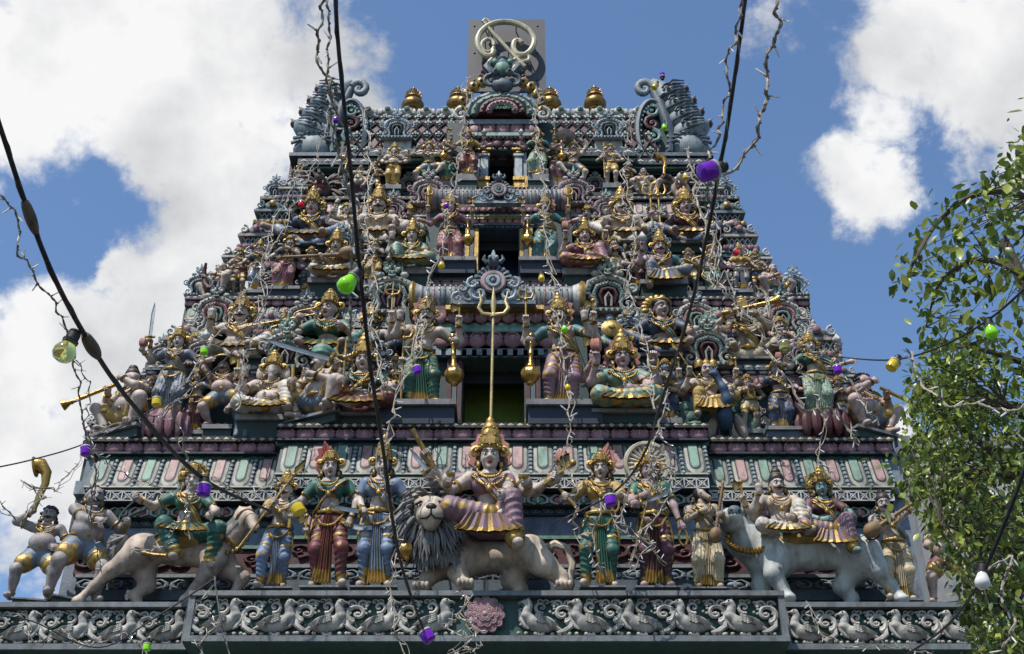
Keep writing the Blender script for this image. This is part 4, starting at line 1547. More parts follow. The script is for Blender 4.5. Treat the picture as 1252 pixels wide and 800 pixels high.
def barrel(x0, x1, yt, yb, D, m=('bluegrey', 'white', 'pink', 'gold', 'darkteal'), name='barrel_roof', nr=None):
    zt, z0 = P(600, yt, D).z, P(600, yb, D).z
    r = (zt - z0) / 2 * 1.15
    X0, X1 = P(x0, yb, D).x, P(x1, yb, D).x
    L = X1 - X0
    f = min(.4 * r * 2, L * .15)
    b = MB()
    prof = [(0, 0), (r * 1.3, 0), (r * 1.38, f * .25), (r * 1.2, f * .5), (r * 1.05, f), (r, f * 1.2), (r, L - f * 1.2), (r * 1.05, L - f), (r * 1.2, L - f * .5), (r * 1.38, L - f * .25), (r * 1.3, L), (0, L)]
    b.merge(lathe(prof, 22, 0, ms=[3, 3, 3, 1, 4, 0, 4, 1, 3, 3, 3]))
    n = nr or max(4, int((L - 2.4 * f) / (r * .36)))
    for i in range(n):
        zz = f * 1.3 + (L - 2.6 * f) * (i + .5) / n
        b.merge(torus((0, 0, zz), (0, 0, 1), r * 1.02, r * .09, 20, 5, (1, 2, 1, 4)[i % 4]))
        for k in range(9):
            a = -PI / 2 + PI * (k - 4) / 9
            b.merge(sph((r * 1.08 * math.cos(a + PI), r * 1.08 * math.sin(a + PI), zz), r * .075, 5, 4, (2, 1)[i % 2]))
    o = MB()
    A = Matrix.Translation((X0, D + r * .8, (zt + z0) / 2)) @ Matrix(((0, 0, 1, 0), (-1, 0, 0, 0), (0, -1, 0, 0), (0, 0, 0, 1)))
    A = Matrix.Translation((X0, D + r * .8, (zt + z0) / 2)) @ Matrix(((0, 0, 1, 0), (1, 0, 0, 0), (0, 1, 0, 0), (0, 0, 0, 1)))
    o.merge(b, A)
    return part(o, name, list(m), sharp=40)


def crest(x, yb, w, D, ms=('bluegrey', 'palepink', 'paleblue', 'slate')):
    b = MB()
    for s in (-1, 1):
        for i, (cx, cz, R) in enumerate(((.42, .07, .08), (.30, .10, .10), (.17, .13, .12), (.36, .20, .07), (.24, .25, .08))):
            b.merge(spiral((s * cx, cz), R, 1.3, PI * .5, s if i % 2 else -s, .28, 12, -.05 - .01 * i, 6, 0 if i % 2 else 2))
    for i in range(11):
        a = PI * (i + .5) / 11
        b.merge(tube([(.06 * math.cos(a), -.04, .30 + .06 * math.sin(a)), (.21 * math.cos(a), -.02, .28 + .22 * math.sin(a))], [.012, .032], 6, m=3))
        b.merge(sph((.22 * math.cos(a), -.03, .28 + .23 * math.sin(a)), .03, 6, 4, 0))
    b.merge(torus((0, -.08, .28), (0, 1, 0), .12, .035, 18, 6, 1))
    b.merge(torus((0, -.1, .28), (0, 1, 0), .065, .03, 14, 6, 2))
    b.merge(sph((0, -.1, .27), (.04, .04, .05), 8, 6, 3))
    b.merge(sph((0, -.06, .56), (.075, .06, .08), 10, 7, 3))
    for s in (-1, 1):
        b.merge(sph((s * .04, -.12, .59), .025, 6, 5, 2))
        b.merge(tube([(s * .07, -.05, .55), (s * .12, -.05, .6), (s * .1, -.05, .66)], [.03, .025, .01], 6, m=3))
    b.merge(tube([(0, -.06, .62), (0, -.06, .72)], [.045, .01], 6, m=0))
    b.merge(box((0, 0, .015), (1.0, .14, .05), None, 0))
    b.merge(poly([(-.48, .0), (.48, .0), (.4, .2), (.2, .3), (0, .52), (-.2, .3), (-.4, .2)], .0, .1, 3))
    ob = b.build('crest_ornament', [M[k] for k in ms], TW, 50)
    s = w * mpp(x, yb, D)
    ob.location = P(x, yb, D) - TW.location
    ob.scale = (s, s, s)
    ob.rotation_euler = (rad(8), 0, 0)
    return ob


def doorway(x0, x1, yt, yb, D, wl, wr, top, inner, jm='maroon', depth=.8):
    """opening in a wall that spans wl..wr and up to the pixel row top"""
    ym = (yt + yb) / 2
    X = lambda x: P(x, ym, D).x
    Z = lambda y: P(600, y, D).z
    mb = MB()
    mb.merge(bx(X(wl), X(x0), D, D + depth, Z(yb) - .3, Z(top)))
    mb.merge(bx(X(x1), X(wr), D, D + depth, Z(yb) - .3, Z(top)))
    mb.merge(bx(X(x0), X(x1), D + .02, D + depth, Z(yt), Z(top)))
    part(mb, 'wall', ['darkteal'])
    dm = MB()
    dm.merge(bx(X(x0) - .05, X(x1) + .05, D + depth, D + depth + .1, Z(yb) - .3, Z(yt) + .6, 0))
    dm.merge(bx(X(x0) - .001, X(x1) + .001, D + .05, D + depth, Z(yb) - .3, Z(yb) - .02, 0))
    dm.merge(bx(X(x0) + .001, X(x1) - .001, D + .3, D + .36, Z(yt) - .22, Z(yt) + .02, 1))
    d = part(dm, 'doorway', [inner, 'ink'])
    for s, xx in ((-1, X(x0)), (1, X(x1))):
        j = MB()
        for k in range(3):
            xo = xx + s * (.05 + .075 * k)
            j.merge(bx(xo - .032, xo + .032, D - .05 - .012 * k, D + .05, Z(yb) - .2, Z(yt), k % 2))
        j.merge(bx(xx + s * .005, xx + s * .25, D - .12, D + .02, Z(yb) - .2, Z(yb) + .06, 2))
        part(j, 'door_jamb', [jm, 'slate', 'gold'], d)
    l = MB()
    l.merge(bx(X(x0) - .26, X(x1) + .26, D - .10, D + .03, Z(yt), Z(yt) + .10, 0))
    l.merge(bx(X(x0) - .30, X(x1) + .30, D - .14, D + .01, Z(yt) + .104, Z(yt) + .16, 1))
    part(l, 'door_lintel', ['slate', jm], d)
    return d


def pilaster(x, yt, yb, D, w=9, m=('green', 'white', 'pink')):
    X, Z0, Z1 = P(x, yb, D).x, P(600, yb, D).z, P(600, yt, D).z
    r = w * mpp(x, yb, D) / 2
    h = Z1 - Z0
    b = MB()
    b.merge(bx(X - r, X + r, D - r, D + .2, Z0, Z1 - h * .14, 0))
    b.merge(bx(X - r * 1.5, X + r * 1.5, D - r * 1.5, D + .2, Z0 - .001, Z0 + h * .10, 1))
    b.merge(bx(X - r * 1.4, X + r * 1.4, D - r * 1.4, D + .2, Z1 - h * .22, Z1 - h * .16, 2))
    b.merge(sph((X, D, Z1 - h * .10), (r * 1.7, r * 1.7, h * .07), 10, 6, 1))
    b.merge(bx(X - r * 1.8, X + r * 1.8, D - r * 1.8, D + .2, Z1 - h * .05, Z1, 1))
    return part(b, 'pilaster', list(m))


# ---- tier B -------------------------------------------------------------------
block(168, 560, 445, 545, 16.15, 20, 'navy')
block(647, 1036, 445, 545, 16.15, 20, 'navy')
block(560, 647, 445, 545, 17.4, 20, 'navy')
block(190, 480, 452, 540, 16.02, 17, 'darkteal')
block(735, 1015, 452, 540, 16.02, 17, 'darkteal')
doorway(566, 641, 440, 522, 15.95, 490, 720, 375, 'inner', 'maroon')
SH = [['diamond', 0, .22, .0, 0, {'dep': .8, 'mats': ('slate', 'stone', 'gold')}], ['bead', .22, .45, .06, 0, {'mats': ('navy', 'white'), 'pitch': 2.0}], ['lotus', .48, .88, .02, 0, {'pitch': 1.5}], ['plain', .9, 1., .08, 0, {'col': 'green'}]]
cornice(178, 492, 446, 474, 15.8, [list(r) for r in SH])
cornice(722, 1020, 446, 474, 15.8, [list(r) for r in SH])
for x in (172, 235, 300, 358, 415, 468, 738, 800, 842, 920, 982, 1040):
    pilaster(x, 470, 532, 15.98, 12, ('green', 'white', 'green') if x % 2 else ('maroon', 'bluegrey', 'pink'))
# lintel rows above the lower door
LN = [['plain', 0, .1, 0, 0, {'col': 'maroon'}], ['lotus', .1, .28, -.02, 0, {'mats': ('maroon', 'pink', 'cream'), 'pitch': 1.15}], ['diamond', .30, .42, .03, 0, {'mats': ('green', 'mint', 'mint')}], ['plain', .42, .5, .0, 0, {'col': 'mint2'}], ['lotus', .52, .75, .05, 0, {'pitch': 1.15}], ['plain', .76, .84, .06, 0, {'col': 'bluegrey'}], ['dentil', .85, 1., .10, 0, {'mats': ('slate', 'bluegrey')}]]
cornice(530, 680, 374, 437, 15.75, [list(r) for r in LN])
barrel(500, 716, 347, 373, 15.75, ('bluegrey', 'stone', 'dustpink', 'gold', 'slate'))
crest(603, 374, 104, 15.55)
band(TW, 'plain', 545, 665, 373, 378, 15.6, dep=.3, col='gold')
# upper wall of tier B and cornice C
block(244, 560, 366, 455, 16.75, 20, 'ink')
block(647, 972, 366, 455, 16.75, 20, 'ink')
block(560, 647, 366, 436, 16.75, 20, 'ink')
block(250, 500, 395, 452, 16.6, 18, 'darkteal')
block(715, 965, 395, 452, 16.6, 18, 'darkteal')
CC = [['diamond', 0, .09, -.05, 0, {'dep': .9}], ['lotus', .10, .24, .0, 0], ['plain', .25, .30, .05, 0, {'col': 'green'}], ['tongue', .31, .66, -.08, .12], ['lattice', .68, .88, -.10, 0], ['plain', .88, .93, 0, 0, {'col': 'navy'}], ['scroll', .93, 1.1, .1, 0]]
cornice(226, 498, 362, 406, 16.25, [list(r) for r in CC])
cornice(716, 990, 362, 406, 16.25, [list(r) for r in CC])
cornice(497, 717, 338, 352, 16.3, [['plain', 0, .4, 0, 0, {'col': 'slate', 'dep': 1.}], ['lotus', .4, 1., .02, 0, {'pitch': 1.3}]])
for i, (x, y, w, k) in enumerate(((348, 452, 62, 0), (867, 448, 62, 0), (478, 385, 66, 0), (744, 383, 66, 0), (262, 400, 52, 3), (372, 408, 50, 3), (852, 406, 50, 3), (958, 405, 52, 3), (245, 447, 40, 1), (980, 447, 40, 1), (455, 452, 44, 2), (770, 420, 44, 2))):
    put(ARCHES, k, x, y, 15.72 if y > 430 else 16.15, w, mirror=i % 2 == 1)
for i, (x, y, w, k) in enumerate(((226, 446, 56, 2), (1000, 446, 56, 2), (188, 478, 36, 0), (1032, 480, 36, 0), (330, 415, 40, 2), (880, 415, 40, 2), (160, 534, 36, 2), (1072, 536, 30, 2), (122, 536, 34, 2))):
    put(TURRETS, k, x, y, 16.0, w)
barrel(424, 486, 404, 426, 16.2, ('slate', 'bluegrey', 'mint', 'stone', 'darkteal'))
barrel(722, 796, 396, 420, 16.2, ('slate', 'bluegrey', 'mint', 'stone', 'darkteal'))
for x in (236, 275, 320, 362, 425, 500, 716, 790, 838, 880, 935, 975):
    pilaster(x, 404, 448, 16.6, 9, ('maroon', 'bluegrey', 'pink'))

# ---- tier C -------------------------------------------------------------------
block(306, 580, 300, 372, 17.1, 21, 'navy')
block(640, 912, 300, 372, 17.1, 21, 'navy')
block(580, 640, 300, 372, 18.3, 21, 'navy')
doorway(586, 634, 280, 347, 16.85, 520, 700, 240, 'inner_blue', 'gold')
cornice(302, 528, 310, 330, 16.85, [list(r) for r in SH])
cornice(690, 920, 310, 330, 16.85, [list(r) for r in SH])
for x in (285, 330, 372, 440, 478, 525, 695, 742, 780, 850, 890, 930):
    pilaster(x, 326, 364, 17.0, 8, ('green', 'white', 'pink') if x % 2 else ('maroon', 'bluegrey', 'pink'))
cornice(555, 668, 250, 279, 16.7, [list(r) for r in LN])
barrel(522, 698, 229, 248, 16.7, ('bluegrey', 'dustpink', 'stone', 'gold', 'slate'))
crest(610, 250, 64, 16.5, ('paleblue', 'palepink', 'bluegrey', 'slate'))
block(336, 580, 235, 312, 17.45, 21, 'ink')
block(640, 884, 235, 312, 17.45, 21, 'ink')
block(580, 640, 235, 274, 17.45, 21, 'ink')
CD = [['diamond', 0, .10, -.05, 0, {'dep': .9}], ['plain', .10, .2, .02, 0, {'col': 'ink'}], ['tongue', .22, .70, -.08, .12, {'mats': ('stone', 'mint2', 'palepink', 'stone', 'bluegrey', 'ink')}], ['plain', .70, .85, -.02, 0, {'col': 'green'}], ['lattice', .86, 1.1, .04, 0]]
cornice(318, 522, 240, 276, 17.15, [list(r) for r in CD])
cornice(698, 904, 240, 276, 17.15, [list(r) for r in CD])
for i, (x, y, w, k) in enumerate(((523, 251, 46, 1), (702, 251, 46, 1), (418, 312, 40, 2), (800, 312, 40, 2), (345, 270, 40, 3), (878, 270, 40, 3), (480, 268, 36, 1), (742, 268, 36, 1), (395, 352, 30, 2), (820, 356, 30, 2), (440, 345, 34, 0), (770, 342, 34, 0), (560, 372, 30, 3), (650, 372, 30, 3), (290, 375, 30, 1), (930, 372, 30, 1))):
    put(ARCHES, k, x, y, 16.75 if y > 300 else 17.05, w, mirror=i % 2 == 1)
for i, (x, y, w, k) in enumerate(((332, 282, 44, 1), (890, 284, 44, 1), (312, 312, 44, 2), (905, 314, 46, 2), (290, 336, 40, 0), (925, 338, 40, 0), (245, 395, 40, 0), (972, 398, 40, 0), (358, 250, 36, 0), (868, 250, 36, 0), (268, 368, 36, 2), (950, 372, 36, 2))):
    put(TURRETS, k, x, y, 16.95, w)
barrel(484, 534, 268, 286, 17.0, ('slate', 'mint', 'bluegrey', 'stone', 'darkteal'))
barrel(690, 738, 268, 286, 17.0, ('slate', 'mint', 'bluegrey', 'stone', 'darkteal'))

for i, (x, y, D, w, pl, k) in enumerate(((196, 446, 16.1, 34, 0, 1), (1012, 446, 16.1, 34, 0, 1), (243, 362, 16.5, 36, 0, 2), (972, 362, 16.5, 36, 0, 2), (258, 364, 16.6, 30, 1, 0), (312, 310, 17.1, 30, 0, 3), (908, 310, 17.1, 30, 0, 3),
                                             (132, 534, 15.7, 40, 0, 0), (1078, 534, 15.7, 40, 0, 0), (180, 534, 15.85, 36, 0, 3), (236, 520, 15.9, 34, 0, 1), (358, 520, 15.85, 38, 0, 3), (470, 500, 15.85, 36, 0, 1), (815, 515, 15.85, 40, 0, 3), (918, 520, 15.9, 36, 0, 1), (1036, 530, 15.85, 36, 0, 0),
                                             (330, 362, 16.9, 32, 0, 1), (378, 360, 16.9, 32, 0, 0), (432, 356, 16.9, 30, 0, 3), (526, 345, 16.8, 30, 0, 1), (694, 345, 16.8, 30, 0, 1), (778, 360, 16.9, 30, 0, 3), (842, 362, 16.9, 32, 0, 0), (892, 362, 16.9, 30, 0, 1), (928, 364, 16.9, 30, 0, 3),
                                             (350, 310, 17.3, 28, 0, 0), (400, 308, 17.3, 28, 0, 2), (438, 306, 17.3, 28, 0, 3), (500, 304, 17.3, 30, 0, 1), (722, 304, 17.3, 30, 0, 1), (785, 306, 17.3, 28, 0, 3), (815, 308, 17.3, 28, 0, 2), (868, 310, 17.3, 28, 0, 0),
                                             (336, 242, 17.4, 28, 0, 2), (888, 242, 17.4, 28, 0, 2), (500, 232, 17.7, 24, 0, 0), (728, 232, 17.7, 24, 0, 0), (372, 194, 17.75, 26, 0, 1), (856, 194, 17.75, 26, 0, 1))):
    put(ARCHES if pl == 0 else TURRETS, k % 3 if pl else k, x, y, D, w, mirror=i % 2 == 1)

# ---- tier D -------------------------------------------------------------------
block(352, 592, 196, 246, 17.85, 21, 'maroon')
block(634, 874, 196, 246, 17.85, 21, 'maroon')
doorway(598, 628, 185, 224, 17.55, 545, 680, 150, 'inner_brown', 'paleblue')
CT = [['diamond', 0, .35, -.06, 0, {'dep': .9, 'mats': ('navy', 'white', 'white'), 'pitch': 1.5}], ['plain', .35, .6, .0, 0, {'col': 'green'}], ['plain', .6, 1., .1, 0, {'col': 'ink'}]]
cornice(364, 452, 194, 214, 17.6, [list(r) for r in CT])
cornice(776, 862, 194, 214, 17.6, [list(r) for r in CT])
cornice(451, 560, 182, 206, 17.45, [list(r) for r in CT])
cornice(668, 777, 182, 206, 17.45, [list(r) for r in CT])
cornice(572, 658, 146, 184, 17.35, [['plain', 0, .14, -.05, 0, {'col': 'bluegrey', 'dep': .9}], ['lotus', .16, .42, 0, 0, {'pitch': 1.2}], ['plain', .42, .52, -.04, 0, {'col': 'mint'}], ['bead', .52, .62, .0, 0, {'mats': ('navy', 'palepink')}], ['lotus', .64, .86, .04, 0, {'mats': ('ink', 'maroon', 'pink'), 'pitch': 1.2}], ['dentil', .87, 1., .08, 0, {'mats': ('slate', 'white')}]])
for x in (592, 634):
    pilaster(x, 186, 224, 17.5, 9, ('paleblue', 'gold', 'paleblue'))
for i, (x, y, w, k) in enumerate(((362, 240, 34, 1), (866, 240, 34, 1), (415, 242, 26, 3), (812, 242, 26, 3), (455, 240, 26, 2), (770, 240, 26, 2))):
    put(ARCHES, k, x, y, 17.4, w)

# ---- crowning barrel roof -------------------------------------------------------
zr0, zr1 = P(600, 196, 17.6).z, P(600, 140, 18.25).z
RX0, RX1 = P(432, 168, 17.9).x, P(798, 168, 17.9).x
RC, RR = 18.75, 1.15
rf = MB()
hh = zr1 - zr0
prof = []
for i in range(9):
    a = (PI / 2) * i / 8 * .8
    prof.append((RC - RR * math.cos(a), zr0 + hh * math.sin(a) / math.sin(PI / 2 * .8)))
V, Q = [], []
for y, z in prof:
    V += [(RX0, y, z), (RX1, y, z)]
for y, z in prof[::-1]:
    V += [(RX0, 2 * RC - y, z), (RX1, 2 * RC - y, z)]
for i in range(len(V) // 2 - 1):
    Q.append((2 * i, 2 * i + 1, 2 * i + 3, 2 * i + 2))
rf.add(V, Q, None, 0)


def onroof(u, v):
    t = v * 8
    i = min(int(t), 7)
    f = t - i
    y = prof[i][0] * (1 - f) + prof[i + 1][0] * f
    z = prof[i][1] * (1 - f) + prof[i + 1][1] * f
    dy, dz = prof[i + 1][0] - prof[i][0], prof[i + 1][1] - prof[i][1]
    return V3(RX0 + u * (RX1 - RX0), y - .02, z), nrm(V3(0, -dz, dy))


NC, NRW = 26, 5
for s in (-1, 1):
    for i in range(-NRW, NC + NRW):
        pts = []
        for k in range(NRW * 2 + 1):
            u = (i + (k / 2 if s > 0 else -k / 2) + .5) / NC
            if 0 <= u <= 1:
                pts.append(onroof(u, k / (2 * NRW))[0])
        if len(pts) > 1:
            rf.merge(tube(pts, .024, 4, m=1))
for k in range(NRW * 2):
    for i in range(NC):
        u = (i + (.5 if k % 2 else 0) + .5) / NC
        v = (k + .5) / (2 * NRW)
        if k % 2 == 0 and u < 1:
            p, n = onroof(u, v + .5 / (2 * NRW))
            rf.merge(sph(p - V3(0, .0, 0) + n * .02, (.05, .045, .05), 6, 4, 2))
            for d in ((-.045, .0), (.045, 0), (0, .045), (0, -.045)):
                rf.merge(sph(p + V3(d[0], 0, d[1]) + n * .015, (.032, .03, .032), 5, 4, 3))
roof = part(rf, 'barrel_roof', ['maroon', 'ink', 'mint2', 'white'])
# base panels and ridge leaves
rg = MB()
zt = prof[-1][1]
yR = prof[-1][0]
rg.merge(bx(RX0, RX1, yR - .12, RC + .5, zt - .03, zt + .06, 0))
for i in range(15):
    xx = RX0 + (i + .5) * (RX1 - RX0) / 15
    w = (RX1 - RX0) / 15
    rg.merge(sph((xx, yR - .1, zt + .09), (w * .40, .1, .11), 9, 6, 1))
    rg.merge(sph((xx, yR - .19, zt + .10), (w * .17, .06, .06), 7, 5, 2))
    for s in (-1, 1):
        rg.merge(sph((xx + s * w * .36, yR - .12, zt + .07), (w * .15, .08, .08), 6, 5, 1))
part(rg, 'ridge_leaf_band', ['bluegrey', 'white', 'mint2'], roof)
# little gable dormers on the roof
for x in (485, 745):
    b = MB()
    c = P(x, 190, 17.55)
    z1 = P(x, 170, 17.55).z
    w = 34 * mpp(x, 190, 17.55)
    b.merge(bx(c.x - w / 2, c.x + w / 2, c.y, c.y + .5, c.z, z1, 0))
    b.merge(bx(c.x - w * .56, c.x + w * .56, c.y - .05, c.y + .5, z1 + .003, z1 + .06, 1))
    part(b, 'dormer_base', ['stone', 'mint2'], roof)
    put(ARCHES, 2, x, 170, 17.5, 38)


# gilded pot finials
def finial_mesh():
    b = lathe([(.30, 0), (.34, .05), (.28, .12), (.24, .16), (.36, .20), (.44, .30), (.44, .40), (.38, .50), (.24, .56), (.27, .60), (.33, .64), (.31, .70), (.27, .74), (.29, .80), (.20, .90), (.14, .97), (.06, 1.02), (.07, 1.08), (0, 1.2)], 22)
    for r, z, n in ((.31, .68, 20), (.28, .82, 18), (.18, .93, 12)):
        for i in range(n):
            a = i * 2 * PI / n
            b.merge(tube([(r * .85 * math.cos(a), r * .85 * math.sin(a), z), (r * 1.13 * math.cos(a), r * 1.13 * math.sin(a), z + .05)], [.045, .006], 5))
    return b


FIN = finial_mesh().build('pot_finial', [M['bronze']], TW, 40)
for i, (x, yb, w) in enumerate(((504, 146, 32), (559, 145, 32), (673, 145, 32), (728, 144, 32))):
    o = FIN if i == 0 else child(FIN, TW)
    D = RC - .1
    s = w / 1.0 * mpp(x, yb, D)
    o.location = P(x, yb - 5, D) - TW.location
    o.scale = (s, s, s * 1.3)


# upswept scrolled ends of the roof
def plume_mesh():
    b = MB()
    # rim of the horseshoe end
    rim = [(.42 * math.cos(a), .0, .40 + .62 * math.sin(a)) for a in np.linspace(-.6, PI + .6, 26)]
    b.merge(tube([(x * .62 + .26, y - .04, z) for x, y, z in rim], .06, 7, flat=1.8, m=1))
    b.merge(poly([(x * .58 + .26, z) for x, y, z in rim], .0, .25, 3))
    for i in range(22):
        a = -.5 + (PI + 1.) * i / 21
        b.merge(sph((.21 * math.cos(a) + .26, -.10, .40 + .52 * math.sin(a)), .028, 6, 4, 4 if i % 2 else 1))
    for i in range(4):
        b.merge(spiral((.28, .12 + .24 * i), .13, 1.3, PI / 2, 1 if i % 2 else -1, .3, 12, -.08, 6, (2, 4)[i % 2]))
    # swept body
    b.merge(sph((-.28, .05, .22), (.34, .22, .26), 14, 9, 0))
    for i in range(9):
        a = PI * i / 8
        b.merge(tube([(-.28 + .34 * math.cos(a), -.10, .22 + .24 * math.sin(a)), (-.28 + .2 * math.cos(a), -.17, .22 + .15 * math.sin(a))], [.03, .02], 5, m=1))
    for i in range(4):
        x, z = -.33 + .085 * i, .52 + .225 * i
        r = .31 - .022 * i
        Rp = np.array(Matrix.Rotation(rad(24), 3, 'Y'))
        b.merge(sph((x, .0, z), (r * 1.1, .21, r * .66), 16, 10, 0, R=Rp))
        for k in range(4):
            t = k / 3
            b.merge(tube([(x + .20 - .03 * k, -.14, z - .13 + .07 * k), (x - .02, -.215, z - .06 + .065 * k), (x - .21, -.15, z + .03 + .05 * k)], [.012, .02, .01], 5, m=1))
        b.merge(spiral((x + .06, z - .01), .10, 1.2, 0, 1, .22, 12, -.205, 5, 3))
        b.merge(sph((x - r * .98, .0, z + .13), (.075, .08, .06), 8, 6, 2, R=Rp))
        b.merge(tube([(x - r * .95, -.02, z + .15), (x - r * 1.2, -.03, z + .22)], [.045, .006], 6, m=0))
    # curled tip
    b.merge(spiral((.36, 1.30), .15, 1.3, PI * .9, -1, .5, 16, -.04, 8, 0))
    b.merge(tube([(.02, 0, 1.12), (.10, 0, 1.34), (.24, -.02, 1.44)], [.2, .15, .09], 9, m=0))
    b.merge(tube([(.0, -.03, .5), (.12, -.06, .95), (.22, -.04, 1.3)], [.09, .10, .07], 8, m=1))
    b.merge(box((0, .1, -.02), (1.25, .5, .06), None, 1))
    return b


PL = plume_mesh().build('scrolled_roof_end', [M['bluegrey'], M['slate'], M['maroon'], M['darkteal'], M['mint2']], TW, 50)
for i, (x, yb, mir) in enumerate(((404, 195, False), (822, 195, True))):
    o = PL if i == 0 else child(PL, TW)
    D = 17.75
    s = 78 * mpp(x, yb, D)
    o.location = P(x, yb, D) - TW.location
    o.scale = (-s if mir else s, s, s * 1.15)

# central gable
gb = MB()
for R, w, m_, y in ((.46, .05, 0, .0), (.36, .055, 1, -.03), (.26, .05, 2, -.06), (.165, .05, 3, -.09)):
    pts = [(R * 1.1 * math.cos(a), y, R * .80 * math.sin(a) + .04) for a in np.linspace(-.12, PI + .12, 22)]
    gb.merge(tube(pts, w, 7, m=m_))
    for i, p in enumerate(pts[1:-1:2]):
        gb.merge(sph((p[0], p[1] - w, p[2]), w * .45, 6, 4, 4 if R > .3 else 3))
gb.merge(poly([(.5 * 1.05 * math.cos(a), .42 * math.sin(a) + .02) for a in np.linspace(0, PI, 16)], .0, .25, 2))
for i in range(4):
    gb.merge(spiral((-.09 + .06 * i, .08), .045, 1.2, PI / 2, 1 if i % 2 else -1, .3, 9, -.12, 5, 1))
for s in (-1, 1):
    for i, (x, z) in enumerate(((.57, .10), (.56, .26), (.50, .40), (.41, .52), (.30, .60))):
        gb.merge(sph((s * x, .0, z + .02), (.075, .06, .10), 9, 6, 5, R=np.array(Matrix.Rotation(s * (.9 - .1 * i), 3, 'Y'))))
        gb.merge(sph((s * x, -.05, z + .02), (.03, .03, .04), 6, 5, 6))
    gb.merge(spiral((s * .58, .0), .11, 1.3, PI / 2, -s, .3, 14, -.06, 6, 4))
    gb.merge(spiral((s * .16, .58), .12, 1.2, PI / 2, -s, .28, 14, -.08, 6, 7))
    gb.merge(sph((s * .10, -.12, .70), (.06, .06, .06), 9, 6, 7))
    gb.merge(sph((s * .10, -.17, .71), (.028, .02, .028), 7, 5, 6))
    gb.merge(tube([(s * .14, 0, .78), (s * .24, -.02, .90), (s * .2, -.02, 1.0)], [.07, .06, .015], 7, m=7))
    gb.merge(spiral((s * .30, .72), .09, 1.2, PI / 2, s, .3, 10, -.02, 6, 2))
gb.merge(sph((0, -.06, .52), (.17, .09, .12), 12, 7, 7))
gb.merge(sph((0, -.08, .80), (.12, .08, .14), 12, 8, 1))
gb.merge(lathe([(.10, .88), (.12, .93), (.07, 1.0), (.085, 1.05), (.02, 1.14), (0, 1.17)], 12, 7))
for s in (-1, 0, 1):
    gb.merge(sph((s * .11, -.05, .96), (.05, .045, .055), 8, 6, 1))
g = gb.build('gable_crest', [M[k] for k in ('bluegrey', 'green', 'maroon', 'palepink', 'white', 'gold', 'ink', 'slate')], TW, 50)
sc_ = 86 * mpp(614, 143, 17.3)
g.location = P(614, 143, 17.3) - TW.location
g.scale = (sc_, sc_, sc_)
g.rotation_euler = (rad(6), 0, 0)
# ------------------------------------------------------------------ the statues, row by row
part(MB().merge(bx(P(236, 722, 14.27).x, P(954, 722, 14.27).x, 14.27, 15.6, P(600, 728, 14.2).z, P(600, 723, 14.27).z)), 'step', ['slate'])
ZAc = P(600, 723, 14.27).z
for x0, x1 in ((-70, 234), (956, 1290)):
    part(MB().merge(bx(P(x0, 738, 14.69).x, P(x1, 738, 14.69).x, 14.69, 15.7, P(600, 742, 14.62).z, P(600, 738, 14.69).z)), 'step', ['slate'])
ZAw = P(600, 738, 14.69).z
ZB, ZBw = P(600, 517, 14.97).z, P(600, 534, 15.17).z
ZBU = P(600, 446, 15.8).z
ZC, ZCc = P(600, 362, 16.2).z, P(600, 338, 16.3).z
ZCU = P(600, 310, 16.85).z
ZD = P(600, 240, 17.1).z
L_, R_ = -1, 1
GRP = 'painted plaster statues on the temple tower'


def F(label, x, yb, yt, D, zf, name='deity_statue', **k):
    k.setdefault('wide', .97 if D < 15.1 else 1.1)
    if D > 15.1:
        yt -= (yb - yt) * .09
        k.setdefault('wide', 1.12)
    return fig(name, label, x, yb, yt, D, zf=zf, group=GRP, **k)


# lowest row, left to right
F('grey pot-bellied guardian raising a large curved brass horn', 38, 736, 622, 14.83, ZAw, pose='stride', sex='m', fat=1., skin='greyskin', cloth=('short', 'c_slate'), crown=None, head='demon', hair='curly',
  arms=[(L_, (-.17, -.10, .38), 'horn', (.05, -.1, 1), 1.15), (R_, 'hip')], yaw=12, tilt=4, sash='gold', name='guardian_statue')
F('grey giant with curly black hair and moustache gripping a green rope behind the horse', 88, 736, 598, 14.83, ZAw, pose='stride', sex='m', fat=1., skin='greyskin', cloth=('short', 'c_slate'), crown=None, head='demon', hair='curly',
  arms=[(R_, (.27, -.16, .19), 'rope', (.8, -.1, .35), 1.0), (L_, (.03, -.22, .14))], yaw=28, tilt=4, name='guardian_statue', hs=1.1)
F('woman in green and gold riding the galloping horse with one arm stretched back', 224, 666, 578, 14.72, None, pose='astride', skin='pale', cloth=('sari', 'c_green'), top='c_green', crown='low', halo=('disc', 'gold'),
  arms=[(L_, (-.36, -.10, .20), 'rope', (-.8, 0, -.6), .7), (R_, 'knee')], yaw=10, name='rider_statue', sash='c_gold')
F('attendant in blue and gold trousers holding a long gold spear beside the horse head', 335, 722, 591, 14.42, ZAc, pose='contra', sex='m', skin='pale', cloth=('dhoti', 'c_blue'), top='c_gold', crown='mid', sash='c_blue',
  arms=[(L_, (-.05, -.22, .20), 'spear', (.55, .0, .85)), (R_, 'low', 'axe')], lean=4, hyaw=-10, name='attendant_statue')
F('woman in dark red trousers with a red flame plate, left of the blue sari woman', 397, 722, 562, 14.42, ZAc, pose='contra', skin='pale', cloth=('dhoti', 'c_red'), top='c_green', crown='low', halo=('side', 'red'), flip=True,
  arms=[(L_, 'low', 'short_staff'), (R_, 'low', 'dagger', (-.9, -.2, .1))], sash='c_red', lean=-3, hyaw=8)
